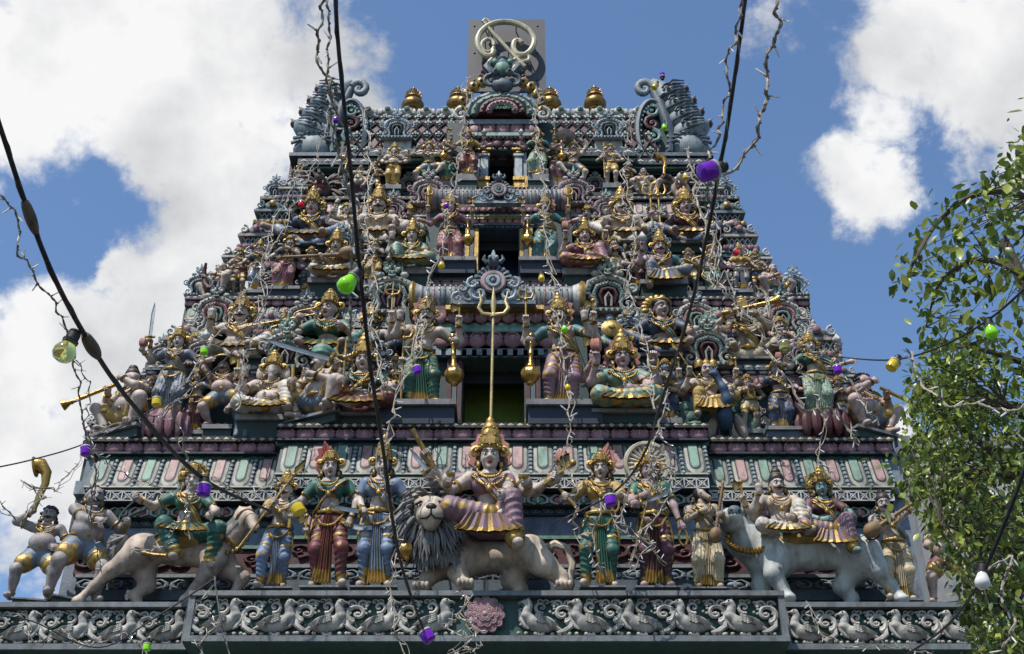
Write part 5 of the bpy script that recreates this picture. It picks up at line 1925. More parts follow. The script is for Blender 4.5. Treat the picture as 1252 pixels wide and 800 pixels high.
w6 = F('woman in blue and gold holding a curved sword and round mace left of the lion', 458, 722, 560, 14.42, ZAc, pose='stand', skin='pale', cloth=('dhoti', 'c_blue'), top='c_blue', crown='tall',
  arms=[(L_, 'down', 'curved_sword', (.95, -.1, -.3)), (R_, (.2, -.08, .02), 'mace', (.12, -.1, -1), .72)], sash='c_blue', lean=2, hyaw=6)
F('large many-armed goddess in mauve and gold sari seated on the cream lion', 598, 658, 547, 14.36, None, pose='lalita', skin='pale', cloth=('sari', 'c_mauve'), top='c_mauve', crown='tall', halo=('flame', 'salmon'), flip=False,
  arms=[(L_, (-.36, -.08, .36), 'short_staff', (-.5, -.2, .85), 1.1), (L_, (-.33, -.12, .22), 'dagger', (-.6, -.2, .7), .8), (L_, (-.24, -.2, .17), 'bowl', None, .55), (R_, (.08, -.25, .07)),
        (R_, (.22, -.22, .15), 'bowl', None, .6), (R_, (.36, -.14, .20), 'axe', (.7, -.1, .5)), (R_, (.38, -.06, .27), 'flame', (.2, 0, 1))], sash='c_mauve', hyaw=0, tilt=3, name='goddess_statue', hs=1.05)
F('woman in green and gold trousers with a pink flame plate, right of the lion tail', 736, 722, 564, 14.42, ZAc, pose='contra', skin='pale', cloth=('dhoti', 'c_green'), top='c_gold', crown='low', halo=('side', 'salmon'), flip=False,
  arms=[(L_, (-.27, -.14, .13), 'short_staff', (.6, -.1, -.75)), (R_, 'fwd', 'noose')], sash='c_gold', lean=3, hyaw=-8)
F('woman in patterned plum trousers with a gold staff, hung with fairy lights', 803, 722, 566, 14.42, ZAc, pose='stand', skin='palepink', cloth=('dhoti', 'c_plum'), top='c_green', crown='mid', halo=('ring', 'cream'),
  arms=[(L_, (-.09, -.22, .13), 'staff', (.28, 0, .96)), (L_, (-.16, -.2, .08), 'sword', (.95, -.2, .3), .8), (R_, 'down', 'noose', (0, 0, 1), 1.1)], sash='c_gold', lean=-2)
F('horse-headed musician in pale gold dhoti playing a tall lute beside the bull', 867, 722, 598, 14.42, ZAc, pose='stand', sex='m', skin='tan', cloth=('sari', 'c_cream'), crown=None, head='horse', hair='short',
  arms=[(L_, 'chest'), (R_, (.15, -.2, .13), 'veena', (.22, -.05, 1), .85)], sash='c_slate', hyaw=42, lean=-3, name='musician_statue')
F('pale four-armed god with crossed legs seated on the bull', 957, 664, 584, 14.72, None, pose='royal', sex='m', skin='pale', cloth=('dhoti', 'c_ivory'), crown='bun',
  arms=[(L_, 'out', 'axe'), (L_, 'bless'), (R_, 'lap'), (R_, 'knee')], hyaw=6, name='god_statue')
F('green-faced goddess in plum and gold with a gold halo seated on the bull', 1012, 666, 588, 14.72, None, pose='lalita', skin='teal', cloth=('sari', 'c_mauve'), top='c_plum', crown='mid', halo=('disc', 'gold'),
  arms=[(L_, 'lap'), (R_, 'knee')], sash='c_gold', hyaw=-5, name='goddess_statue')
F('young musician with black hair bun playing a long lute and raising one arm', 1103, 737, 608, 14.80, ZAw, pose='contra', sex='m', skin='pale', cloth=('dhoti', 'c_cream'), crown='bun',
  arms=[(L_, (-.05, -.2, .19), 'veena', (.85, -.1, .52), 1.0), (R_, (.27, -.10, .50))], sash='c_green', hyaw=-10, name='musician_statue', lean=-6)
F('plump brown guardian half hidden behind the tree leaves', 1166, 737, 632, 14.84, ZAw, pose='stride', sex='m', fat=1., skin='pinkskin', cloth=('short', 'c_red'), crown=None, head='demon', hair='curly',
  arms=[(L_, 'chest'), (R_, 'hip')], sash='gold', yaw=-15, name='guardian_statue')

# second row, standing and seated on the ledge above the big cornice
F('chubby pale piper with a hair bun blowing a brass pipe at the ledge end', 155, 531, 462, 15.42, ZBw, pose='squat', sex='m', fat=.8, skin='pale', cloth=('short', 'c_gold'), crown='bun', head='fat', hyaw=-50,
  arms=[(L_, (-.12, -.16, .22), 'flute', (-.8, -.3, -.35), 1.5), (R_, 'mouth')], yaw=-25, name='piper_statue')
F('goddess in grey-blue and gold sari standing on a pink lotus pedestal', 204, 513, 420, 15.42, ZBw, pose='stand', skin='pale', cloth=('sari', 'c_slate'), top='c_slate', crown='mid', halo=('disc', 'palegold'),
  arms=[(L_, 'upb', 'sword'), (L_, (-.30, -.1, .22), 'lotus'), (R_, 'upb', 'conch'), (R_, 'side')], sash='c_slate', plinth=('lotus', 'pink', .62, .2), lean=2, name='goddess_statue')
F('dancing dwarf with moustache and black gold-rimmed hat lifting a platter', 268, 524, 450, 15.4, ZBw, pose='dance', sex='m', fat=.8, skin='pinkskin', cloth=('short', 'c_slate'), crown='hat', head='m', hs=1.15,
  arms=[(L_, 'lift', 'platter', (0, 0, 1), .9), (R_, 'lift')], sash='maroon', lean=-5, name='dwarf_statue')
F('elephant-headed god with gold crown seated beside a grey rat', 328, 517, 452, 15.35, ZBw, pose='royal', sex='m', fat=.8, skin='pale', cloth=('dhoti', 'c_ivory'), crown='mid', head='elephant', hair=False, hs=1.05,
  arms=[(L_, 'upb', 'axe'), (R_, 'upb', 'noose'), (L_, 'bless'), (R_, 'lap')], name='elephant_god_statue')
F('bare-bellied man in a green turban beside the goddess with raised sword', 391, 516, 440, 15.22, ZB, pose='squat', sex='m', fat=.6, skin='pale', cloth=('short', 'c_slate'), crown='turban', head='m', hyaw=-55,
  arms=[(L_, 'fwd', 'short_staff'), (R_, 'chest')], yaw=-25, sash='bluegrey', name='attendant_statue')
F('seated warrior goddess raising a long silver sword under a serpent hood', 440, 516, 440, 15.25, ZB, pose='royal', flip=True, skin='pale', cloth=('dhoti', 'c_red'), top='c_green', crown='tall', halo=('hood', 'slate'),
  arms=[(L_, (-.16, -.2, .26), 'sword', (-.9, -.1, .28), 1.15), (L_, 'fwd', 'short_trident'), (R_, 'knee'), (R_, 'upb', 'trident')], sash='c_gold', name='goddess_statue')
DV = dict(sex='m', crown='tall', halo=('side', 'salmon'))
F('four-armed door guardian in green leggings leaning on a mace left of the lower door', 512, 502, 390, 15.2, ZB, pose='contra', skin='pale', cloth=('dhoti', 'c_green'), flip=True, sex='m', crown='tall', halo=('side', 'salmon'),
  arms=[(R_, (.27, -.1, .13), 'mace', (.05, -.05, -1), .95), (R_, 'upb', 'axe'), (L_, 'upb', 'short_trident'), (L_, 'bless')], sash='c_gold', lean=5, plinth=('box', 'navy', .95, .3), name='door_guardian_statue')
F('four-armed door guardian in mauve leggings leaning on a mace right of the lower door', 690, 502, 390, 15.2, ZB, pose='contra', skin='pale', cloth=('dhoti', 'c_mauve'), top='c_teal', sex='m', crown='tall', halo=('side', 'salmon'),
  arms=[(L_, (-.27, -.1, .13), 'mace', (-.02, -.05, -1), .95), (L_, 'upb', 'short_trident'), (R_, 'upb', 'axe'), (R_, 'bless')], sash='c_gold', lean=-4, plinth=('box', 'navy', .95, .3), name='door_guardian_statue')
F('seated goddess in pale green sari with red flame plate right of the lower door', 764, 512, 436, 15.22, ZB, pose='sit', skin='palepink', cloth=('sari', 'c_mint'), top='c_mint', crown='tall', halo=('flame', 'salmon'),
  arms=[(L_, 'bless', 'lotus'), (L_, 'upc', 'axe'), (R_, 'bless', 'noose'), (R_, 'lap')], sash='c_mint', name='goddess_statue')
F('many-headed god in gold riding a blue peacock', 868, 506, 452, 15.5, None, pose='lalita', flip=True, sex='m', skin='pale', cloth=('dhoti', 'c_gold'), crown='multi', head='f', hs=1.1,
  arms=[(L_, 'upb', 'axe'), (L_, 'bless', 'spear', (-.45, 0, .9), .8), (L_, 'side', 'bowl'), (R_, 'upb', 'axe'), (R_, 'side', 'noose'), (R_, 'knee')], sash='c_gold', name='god_statue')
F('slim woman in navy and gold striped sari standing right of the peacock', 958, 528, 454, 15.4, ZBw, pose='contra', skin='palepink', cloth=('sari', 'c_navy'), top='c_navy', crown='low',
  arms=[(L_, 'side'), (R_, (.24, -.12, .05))], sash='c_gold', lean=-3, name='attendant_statue', plinth=('box', 'slate', .5, .1))
F('goddess in green and gold sari standing on a maroon lotus pedestal', 1003, 513, 426, 15.42, ZBw, pose='stand', skin='pale', cloth=('sari', 'c_mint'), top='c_green', crown='mid', halo=('disc', 'palegold'),
  arms=[(L_, 'side', 'lotus'), (L_, 'upb', 'axe'), (R_, 'side'), (R_, 'upb', 'conch')], sash='c_gold', plinth=('lotus', 'maroon', .68, .2), name='goddess_statue', lean=-2)
F('chubby pink curly-haired piper on the ledge end with trumpet pointing down', 1061, 533, 466, 15.42, ZBw, pose='squat', sex='m', fat=.8, skin='pinkskin', cloth=('short', 'c_slate'), crown=None, head='fat', hair='curly', hyaw=50,
  arms=[(R_, (.12, -.16, .22), 'flute', (.8, -.3, -.45), 1.5), (L_, 'mouth')], yaw=25, name='piper_statue')
# upper shelf of the second storey
F('seated bare-chested archer with moustache and pale trousers holding a gold bow', 288, 446, 382, 16.05, ZBU, pose='wide', sex='m', fat=.25, skin='pale', cloth=('dhoti', 'c_ivory'), crown='mid', halo=('disc', 'gold'),
  arms=[(L_, 'bless'), (R_, 'side', 'bow', (.3, 0, .95), .9)], sash='gold', name='archer_statue')
F('seated woman in dark green holding a gold rod across her chest', 398, 446, 377, 16.05, ZBU, pose='wide', skin='pinkskin', cloth=('dhoti', 'c_green'), top='c_green', crown='mid', hyaw=-25,
  arms=[(L_, (-.2, -.16, .22), 'staff', (.95, -.1, .15), .8), (R_, 'fwd')], name='archer_statue')
F('seated dark woman with gold leaf headdress and long gold necklace', 812, 444, 376, 16.05, ZBU, pose='wide', skin='pinkskin', cloth=('dhoti', 'c_navy'), top='c_navy', crown='petals', hyaw=20,
  arms=[(L_, 'side', 'shield', (0, -1, .1), .8), (R_, 'knee')], sash='c_teal', name='warrior_statue')
F('seated bare-chested man with pink knees holding a flute to his side', 914, 447, 384, 16.05, ZBU, pose='wide', sex='m', fat=.2, skin='tan', cloth=('short', 'c_cream'), crown='mid', hyaw=-15,
  arms=[(L_, (-.16, -.14, .32), 'flute', (.9, -.1, .2), 1.5), (L_, (-.26, -.2, .13)), (R_, 'mouth')], sash='gold', name='flute_player_statue')
F('dark-haired attendant crouching on a corner roof at the left of the second storey', 232, 470, 418, 15.9, None, pose='squat', sex='m', fat=.2, skin='greyskin', cloth=('short', 'c_slate'), crown='low',
  arms=[(L_, 'upb'), (R_, 'knee')], name='attendant_statue')

# third storey
F('small pale snake charmer holding a maroon serpent at the ledge edge', 268, 368, 326, 16.45, ZC, pose='squat', sex='m', fat=.4, skin='pale', cloth=('short', 'c_slate'), crown=None, head='f', hyaw=-60,
  arms=[(L_, (-.14, -.16, .18), 'snake', (.2, 0, 1), 1.2), (R_, 'chest')], yaw=-30, name='snake_charmer_statue')
F('small standing figure in blue leggings beside the snake charmer', 312, 358, 305, 16.45, ZC, pose='stand', skin='pale', cloth=('dhoti', 'c_blue'), top='c_slate', crown='mid',
  arms=[(L_, 'low'), (R_, 'chest')], sash='c_gold', name='attendant_statue')
F('slim woman in rose pink sari standing with head turned away', 347, 357, 298, 16.4, ZC, pose='contra', skin='pale', cloth=('sari', 'c_rose'), top='c_navy', crown='low', hyaw=30,
  arms=[(L_, 'low'), (R_, 'chest')], lean=4, name='attendant_statue', plinth=('box', 'navy', .5, .2))
F('seated musician with pale trousers playing a golden lute across the lap', 408, 350, 300, 16.4, ZC, pose='sit', skin='tan', cloth=('dhoti', 'c_ivory'), crown='tall',
  arms=[(L_, 'fwd', 'veena', (-.95, -.1, -.12), 1.05), (R_, 'chest')], sash='gold', name='musician_statue')
F('small woman in gold sari standing between two seated figures on the left', 457, 346, 300, 16.5, ZC, pose='contra', skin='pale', cloth=('sari', 'c_gold'), top='c_slate', crown='low',
  arms=[(L_, 'down'), (R_, 'chest')], name='attendant_statue')
F('seated goddess in pale green left of the blue upper doorway', 502, 336, 288, 16.35, ZC, pose='royal', flip=True, skin='pale', cloth=('sari', 'c_mint'), top='c_mint', crown='tall',
  arms=[(L_, 'knee'), (R_, 'lap'), (L_, 'bless')], sash='c_gold', name='goddess_statue')
F('door guardian in rose sari with mace left of the blue upper doorway', 549, 326, 256, 16.4, ZCc, pose='contra', skin='palepink', cloth=('sari', 'c_rose'), top='c_rose', crown='tall', halo=('side', 'salmon'), flip=True,
  arms=[(R_, (.24, -.1, .14), 'mace', (.03, -.05, -1), .9), (R_, 'upb', 'axe'), (L_, 'upb', 'short_trident'), (L_, 'side')], sash='c_gold', plinth=('box', 'navy', .8, .3), name='door_guardian_statue')
F('door guardian in dark teal robe with mace right of the blue upper doorway', 668, 326, 256, 16.4, ZCc, pose='contra', skin='palepink', cloth=('sari', 'c_teal'), top='c_teal', crown='tall', halo=('side', 'salmon'),
  arms=[(L_, (-.24, -.1, .14), 'mace', (-.03, -.05, -1), .9), (L_, 'upb', 'axe'), (R_, 'upb', 'short_trident'), (R_, 'side')], sash='c_gold', plinth=('box', 'navy', .8, .3), name='door_guardian_statue')
F('seated goddess in dark rose right of the blue upper doorway', 716, 338, 288, 16.35, ZC, pose='royal', skin='pinkskin', cloth=('sari', 'c_rose'), top='c_rose', crown='tall',
  arms=[(L_, 'bless', 'lotus'), (R_, 'bless', 'noose'), (R_, 'lap')], sash='c_gold', name='goddess_statue')
F('small woman in cream sari standing behind the seated rose goddess', 753, 344, 298, 16.5, ZC, pose='contra', skin='pale', cloth=('sari', 'c_cream'), top='c_navy', crown='low', hyaw=20,
  arms=[(L_, 'chest'), (R_, 'down')], name='attendant_statue')
F('seated crowned archer in slate trousers with a gold bow on the third storey', 810, 352, 302, 16.4, ZC, pose='lalita', sex='m', skin='palepink', cloth=('dhoti', 'c_slate'), top='c_teal', crown='tall', flip=True,
  arms=[(L_, 'side'), (R_, 'side', 'bow', (.15, 0, .98), .8), (L_, 'bless', 'conch')], sash='c_gold', name='archer_statue')
F('woman in green standing under a mass of hanging fairy lights', 873, 358, 308, 16.45, ZC, pose='stand', skin='pale', cloth=('sari', 'c_green'), top='c_slate', crown='low',
  arms=[(L_, 'hip'), (R_, 'low')], sash='c_gold', name='attendant_statue', plinth=('box', 'navy', .5, .2))
F('small standing figure in gold bodice beside the pink reclining attendant', 908, 357, 310, 16.45, ZC, pose='contra', skin='tan', cloth=('dhoti', 'c_slate'), top='c_gold', crown='tall',
  arms=[(L_, 'hip'), (R_, 'low')], name='attendant_statue')
F('small pink figure with a dagger crouching at the ledge edge', 947, 368, 328, 16.45, ZC, pose='squat', sex='m', fat=.4, skin='pinkskin', cloth=('short', 'c_green'), crown=None, head='f', hyaw=30,
  arms=[(R_, (.2, -.14, .12), 'dagger', (.4, 0, .9), .8), (L_, 'chest')], yaw=15, name='snake_charmer_statue')
F('seated crowned goddess in dark blue with a gold halo on the third storey', 377, 310, 253, 17.0, ZCU, pose='wide', skin='pinkskin', cloth=('dhoti', 'c_blue'), top='c_navy', crown='tall', halo=('disc', 'gold'),
  arms=[(L_, 'side'), (R_, 'side', 'short_staff')], sash='c_gold', name='goddess_statue')
F('slim pale dancer with four raised arms beside the moustached king', 420, 312, 258, 17.1, ZCU, pose='dance', skin='pale', cloth=('short', 'c_ivory'), crown='low',
  arms=[(L_, 'upc'), (R_, 'upc'), (L_, 'lift'), (R_, 'lift')], name='dancer_statue')
F('seated bare-chested king with black moustache above the green seated goddess', 460, 306, 250, 17.0, ZCU, pose='wide', sex='m', skin='pale', cloth=('dhoti', 'c_ivory'), crown='tall', halo=('disc', 'gold'),
  arms=[(L_, 'side'), (R_, 'knee')], sash=None, name='king_statue')
F('seated bare-chested king holding a gold trident above the rose seated goddess', 762, 306, 252, 17.0, ZCU, pose='wide', sex='m', skin='pale', cloth=('dhoti', 'c_ivory'), crown='tall', halo=('disc', 'gold'), hyaw=10,
  arms=[(L_, 'knee'), (R_, 'out', 'trident', (0, 0, 1), 1.1)], sash='c_slate', name='king_statue')
F('seated goddess in dark red with trident on the third storey', 842, 306, 252, 17.0, ZCU, pose='wide', skin='palepink', cloth=('dhoti', 'c_navy'), top='c_plum', crown='tall', halo=('disc', 'gold'),
  arms=[(L_, 'out', 'trident', (0, 0, 1), 1.1), (R_, 'side')], sash='c_gold', name='goddess_statue')

# fourth storey under the roof
F('small attendant with staff at the left edge under the roof', 364, 240, 206, 17.35, ZD, pose='stand', sex='m', skin='greyskin', cloth=('short', 'c_slate'), crown='low', arms=[(L_, 'fwd', 'staff'), (R_, 'hip')], name='attendant_statue')
F('little boy blowing a curved horn beside the roaring lion head on the left', 437, 240, 206, 17.3, ZD, pose='dance', sex='m', fat=.3, skin='pale', cloth=('short', 'c_ivory'), crown=None, head='f',
  arms=[(L_, 'out', 'horn', (0, 0, 1), 1.), (R_, 'hip')], jewels=True, lean=5, name='boy_statue')
F('small standing elephant-headed god in gold under the roof', 480, 230, 186, 17.3, ZD, pose='stand', sex='m', fat=.6, skin='pale', cloth=('dhoti', 'c_gold'), crown='mid', head='elephant', hair=False, hs=1.15,
  arms=[(L_, 'upb', 'axe'), (R_, 'upb', 'noose'), (L_, 'hip'), (R_, 'hip')], name='elephant_god_statue')
F('woman with a ribbed shell hood standing with arms raised left of the top doorway', 523, 230, 182, 17.3, ZD, pose='dance', skin='pale', cloth=('short', 'c_slate'), crown='low', halo=('shell', 'palepink'),
  arms=[(L_, (-.19, -.02, .42)), (R_, (.19, -.02, .42))], sash='c_slate', name='dancer_statue')
F('door guardian in red sari with four arms left of the top doorway', 571, 218, 168, 17.25, ZD, pose='contra', skin='palepink', cloth=('sari', 'c_red'), top='c_gold', crown='mid',
  arms=[(L_, 'side', 'mace', (0, 0, -1), .8), (L_, 'upb', 'axe'), (R_, 'side'), (R_, 'upb', 'conch')], sash='c_gold', name='door_guardian_statue', flip=True)
F('door guardian in pale green sari with four arms right of the top doorway', 658, 218, 168, 17.25, ZD, pose='contra', skin='palepink', cloth=('sari', 'c_mint'), top='c_green', crown='mid',
  arms=[(R_, 'side', 'mace', (0, 0, -1), .8), (R_, 'upb', 'axe'), (L_, 'side'), (L_, 'upb', 'conch')], sash='c_gold', name='door_guardian_statue')
F('pale dancer lifting a stone platter over the head right of the top doorway', 702, 228, 182, 17.3, ZD, pose='dance', sex='m', skin='pale', cloth=('short', 'c_slate'), crown='low', flip=True,
  arms=[(L_, 'lift', 'platter', (0, .3, 1), 1.1), (R_, 'lift')], sash='c_gold', name='dancer_statue')
F('small standing god holding a spear under the roof', 748, 228, 184, 17.3, ZD, pose='stand', sex='m', skin='pale', cloth=('short', 'c_gold'), crown='low',
  arms=[(L_, (-.18, -.1, .12), 'spear'), (R_, 'hip')], sash='c_gold', name='god_statue')
F('little boy blowing a curved horn beside the roaring lion head on the right', 790, 242, 210, 17.3, ZD, pose='squat', sex='m', fat=.3, skin='pale', cloth=('short', 'c_ivory'), crown=None, head='f',
  arms=[(R_, 'out', 'horn', (0, 0, 1), 1.1), (L_, 'knee')], lean=-3, name='boy_statue')
F('small pink attendant at the right edge under the roof', 864, 244, 212, 17.35, ZD, pose='stand', sex='m', skin='pinkskin', cloth=('short', 'c_slate'), crown='low', arms=[(R_, 'upc'), (L_, 'hip')], name='attendant_statue')


# smaller attendants filling the gaps between the large figures
SMALL = [
    # x, base, head, D, floor, pose, sex, skin, cloth, crown, arms, words
    (236, 530, 462, 15.5, ZBw, 'stand', 'f', 'tan', ('sari', 'c_plum'), 'low', [(L_, 'hip'), (R_, 'bless')], 'small attendant in plum sari squeezed between the lotus goddess and the dancing dwarf'),
    (357, 522, 470, 15.45, ZBw, 'stand', 'm', 'greyskin', ('short', 'c_red'), 'low', [(L_, 'chest'), (R_, 'hip')], 'small grey attendant half hidden between the elephant-headed god and the turbaned man'),
    (478, 512, 448, 15.5, ZB, 'contra', 'f', 'pale', ('sari', 'c_green'), 'mid', [(L_, 'chest'), (R_, 'down')], 'small woman in green sari between the sword goddess and the left door guardian'),
    (818, 515, 450, 15.5, ZB, 'stand', 'f', 'blueskin', ('sari', 'c_navy'), 'low', [(L_, 'upc'), (R_, 'hip')], 'small dark blue attendant behind the wires, right of the pale green seated goddess'),
    (920, 528, 468, 15.5, ZBw, 'contra', 'm', 'tan', ('short', 'c_cream'), 'low', [(L_, 'bless'), (R_, 'hip')], 'small tan attendant standing between the peacock tail and the striped sari woman'),
    (1034, 528, 470, 15.5, ZBw, 'stand', 'f', 'greyskin', ('sari', 'c_slate'), 'low', [(L_, 'chest'), (R_, 'hip')], 'small grey attendant between the right lotus goddess and the pink piper'),
    (180, 528, 470, 15.55, ZBw, 'stand', 'm', 'greyskin', ('short', 'c_green'), 'low', [(L_, 'hip'), (R_, 'chest')], 'small grey attendant between the left piper and the lotus goddess'),
    (343, 446, 396, 16.2, ZBU, 'wide', 'f', 'tan', ('dhoti', 'c_plum'), 'mid', [(L_, 'bless'), (R_, 'knee')], 'small seated figure in plum behind the tip of the gold bow'),
    (452, 446, 392, 16.2, ZBU, 'wide', 'm', 'greyskin', ('dhoti', 'c_navy'), 'mid', [(L_, 'knee'), (R_, 'bless')], 'small grey seated figure between the green rod bearer and the left door guardian'),
    (766, 440, 392, 16.2, ZBU, 'wide', 'f', 'blueskin', ('dhoti', 'c_teal'), 'mid', [(L_, 'bless'), (R_, 'knee')], 'small blue seated figure directly above the pale green seated goddess'),
    (866, 446, 396, 16.2, ZBU, 'wide', 'm', 'tan', ('dhoti', 'c_rose'), 'mid', [(L_, 'knee'), (R_, 'bless')], 'small seated figure in rose between the leaf headdress woman and the flute player'),
    (962, 446, 398, 16.1, ZBU, 'squat', 'm', 'pinkskin', ('short', 'c_slate'), 'low', [(L_, 'lift'), (R_, 'chest')], 'small pink crouching figure beside the seated flute player'),
    (1006, 462, 420, 16.0, None, 'squat', 'm', 'greyskin', ('short', 'c_plum'), 'low', [(L_, 'knee'), (R_, 'upb')], 'small grey crouching figure on the right corner behind the lotus goddess'),
    (290, 362, 312, 16.6, ZC, 'stand', 'm', 'tan', ('short', 'c_red'), 'low', [(L_, 'hip'), (R_, 'chest')], 'small tan attendant between the snake charmer and the blue leggings figure'),
    (377, 358, 310, 16.6, ZC, 'contra', 'f', 'greyskin', ('sari', 'c_navy'), 'low', [(L_, 'chest'), (R_, 'hip')], 'small dark attendant between the rose sari woman and the golden lute player'),
    (434, 352, 304, 16.65, ZC, 'stand', 'm', 'pinkskin', ('short', 'c_green'), 'low', [(L_, 'hip'), (R_, 'upc')], 'small pink attendant just beside the golden lute player'),
    (778, 352, 304, 16.65, ZC, 'stand', 'f', 'tan', ('sari', 'c_plum'), 'low', [(L_, 'bless'), (R_, 'hip')], 'small tan attendant in plum beside the third storey archer'),
    (846, 360, 312, 16.6, ZC, 'contra', 'm', 'greyskin', ('short', 'c_cream'), 'low', [(L_, 'hip'), (R_, 'chest')], 'small grey attendant between the third storey archer and the woman in green'),
    (928, 362, 316, 16.6, ZC, 'stand', 'm', 'tan', ('short', 'c_navy'), 'low', [(L_, 'chest'), (R_, 'hip')], 'small tan attendant beside the pink dagger bearer'),
    (341, 310, 262, 17.1, ZCU, 'contra', 'f', 'pale', ('sari', 'c_lilac'), 'low', [(L_, 'hip'), (R_, 'bless')], 'small pale woman in lilac at the left end of the upper third storey'),
    (500, 306, 262, 17.2, ZCU, 'wide', 'f', 'tan', ('dhoti', 'c_green'), 'mid', [(L_, 'bless'), (R_, 'knee')], 'small seated figure in green between the moustached king and the rose guardian'),
    (722, 306, 262, 17.2, ZCU, 'wide', 'f', 'greyskin', ('dhoti', 'c_mauve'), 'mid', [(L_, 'knee'), (R_, 'bless')], 'small seated figure in mauve between the teal guardian and the trident king'),
    (802, 308, 258, 17.1, ZCU, 'contra', 'f', 'pale', ('sari', 'c_slate'), 'low', [(L_, 'chest'), (R_, 'upc')], 'small pale woman in slate sari between the two trident holders'),
    (884, 310, 264, 17.1, ZCU, 'stand', 'm', 'pinkskin', ('short', 'c_gold'), 'low', [(L_, 'hip'), (R_, 'lift')], 'small pink man with one arm up at the right end of the upper third storey'),
    (457, 240, 204, 17.35, ZD, 'stand', 'm', 'tan', ('short', 'c_navy'), 'low', [(L_, 'chest'), (R_, 'hip')], 'tiny tan attendant left of the standing elephant-headed god under the roof'),
    (770, 240, 204, 17.35, ZD, 'stand', 'f', 'greyskin', ('sari', 'c_plum'), 'low', [(L_, 'hip'), (R_, 'chest')], 'tiny grey attendant right of the spear god under the roof'),
    (546, 226, 180, 17.4, ZD, 'stand', 'f', 'greyskin', ('sari', 'c_green'), 'low', [(L_, 'chest'), (R_, 'hip')], 'tiny dark attendant between the shell-hooded woman and the red guardian'),
    (681, 226, 180, 17.4, ZD, 'stand', 'f', 'tan', ('sari', 'c_mauve'), 'low', [(L_, 'hip'), (R_, 'chest')], 'tiny tan attendant between the green guardian and the platter dancer'),
]
for x, yb, yt, D, zf, ps, sx, sk, cl_, cr_, ar, wd in SMALL:
    F(wd, x, yb, yt, D, zf, pose=ps, sex=sx, skin=sk, cloth=cl_, crown=cr_, arms=ar, lean=random.uniform(-5, 5), hyaw=random.uniform(-25, 25), top='c_slate' if sx == 'f' else None, sash='c_gold' if random.random() < .5 else None, name='attendant_statue', plinth=None)


# ------------------------------------------------------------------ animals
def beast(name, label, cat, x, yb, D, zf=None):
    b = P(x, yb, D)
    if zf is not None:
        b.z = zf
    o = root(name, label, cat, b, GRP)
    s = 100 * mpp(x, yb, D)
    o.scale = (s, s, s * 1.06)
    return o


lion = beast('lion_statue', 'cream lion with grey mane striding under the mauve goddess', 'lion statue', 595, 722, 14.47, ZAc)
s = SDF()
s.ell((-.34, 0, .48), (.26, .24, .27)).cap((-.25, .02, .50), (.5, .02, .52), .21, .17).ell((.54, .0, .53), (.23, .22, .23))
s.chain([(-.30, -.12, .46), (-.36, -.20, .24), (-.26, -.20, .08)], [.17, .11, .085]).ell((-.25, -.27, .05), (.11, .14, .07))
s.chain([(-.52, .02, .40), (-.70, -.08, .24), (-.78, -.10, .08)], [.15, .10, .08]).ell((-.79, -.18, .05), (.10, .13, .065))
s.chain([(.52, -.10, .52), (.70, -.18, .34), (.90, -.14, .20), (.95, -.14, .07)], [.22, .15, .09, .075]).ell((.93, -.22, .05), (.11, .13, .06))
s.chain([(.42, .12, .42), (.30, .10, .26), (.42, .12, .16), (.44, .1, .06)], [.16, .12, .08, .07]).ell((.40, .04, .04), (.10, .11, .05))
s.cap((-.45, -.05, .6), (-.66, -.15, .85), .25, .26)
s.ell((-.70, -.28, .92), (.24, .22, .25)).cap((-.69, -.42, .88), (-.67, -.58, .80), .15, .12).ell((-.68, -.55, .70), (.10, .09, .10))
for q in (-1, 1):
    s.ell((-.68 + q * .075, -.60, .78), (.085, .07, .075)).ell((-.70 + q * .2, -.25, 1.16), (.075, .05, .085)).cap((-.70 + q * .06, -.47, 1.02), (-.70 + q * .18, -.42, 1.02), .05, .04)
V, Q = s.mesh(.024, .06)
b = MB().add(V, Q)
for q in (-1, 1):
    b.merge(sph((-.70 + q * .115, -.475, .955), (.038, .028, .024), 8, 6, 1))
    b.merge(sph((-.70 + q * .115, -.50, .955), (.02, .015, .024), 6, 5, 2))
    b.merge(tube([(-.70 + q * .04, -.50, .97), (-.70 + q * .115, -.505, .995), (-.70 + q * .18, -.47, .97)], .014, 5, m=2))
    b.merge(tube([(-.67, -.685, .75), (-.67 + q * .05, -.68, .70), (-.67 + q * .13, -.62, .72)], .013, 5, m=2))
b.merge(sph((-.67, -.68, .84), (.07, .035, .045), 8, 6, 2))
b.merge(tube([(-.67, -.70, .82), (-.67, -.695, .75)], .012, 5, m=2))
for cx, cy in ((-.25, -.38), (-.79, -.29), (.93, -.33)):
    for k in range(4):
        b.merge(sph((cx - .075 + .05 * k, cy, .045), (.03, .035, .045), 7, 5, 0))
b.build('body', [M['lionfur'], M['eye'], M['black']], lion, 60)
mb = MB()
rn = random.Random(3)
for i in range(420):
    a = rn.uniform(0, 2 * PI)
    r0 = rn.uniform(.23, .32)
    yy = rn.uniform(-.22, .06) - .28 + (.18 if r0 > .3 else 0)
    p0 = V3(-.70 + r0 * math.cos(a) * .95, yy, .93 + r0 * math.sin(a))
    if math.sin(a) > .45 and abs(math.cos(a)) < .9 and r0 < .28:
        continue
    L = rn.uniform(.10, .22) + (.13 if math.sin(a) < 0 else 0)
    d = V3(math.cos(a) * .8 + rn.uniform(-.25, .25), rn.uniform(-.1, .25), math.sin(a) * .6 - .55)
    d = nrm(d)
    w = V3(rn.uniform(-.3, .3), 0, rn.uniform(-.2, .2)) * L * .35
    mb.merge(tube([p0, p0 + d * L * .5 + w, p0 + d * L - w * .3 + V3(0, .02, -.04)], [.02, .026, .004], 5))
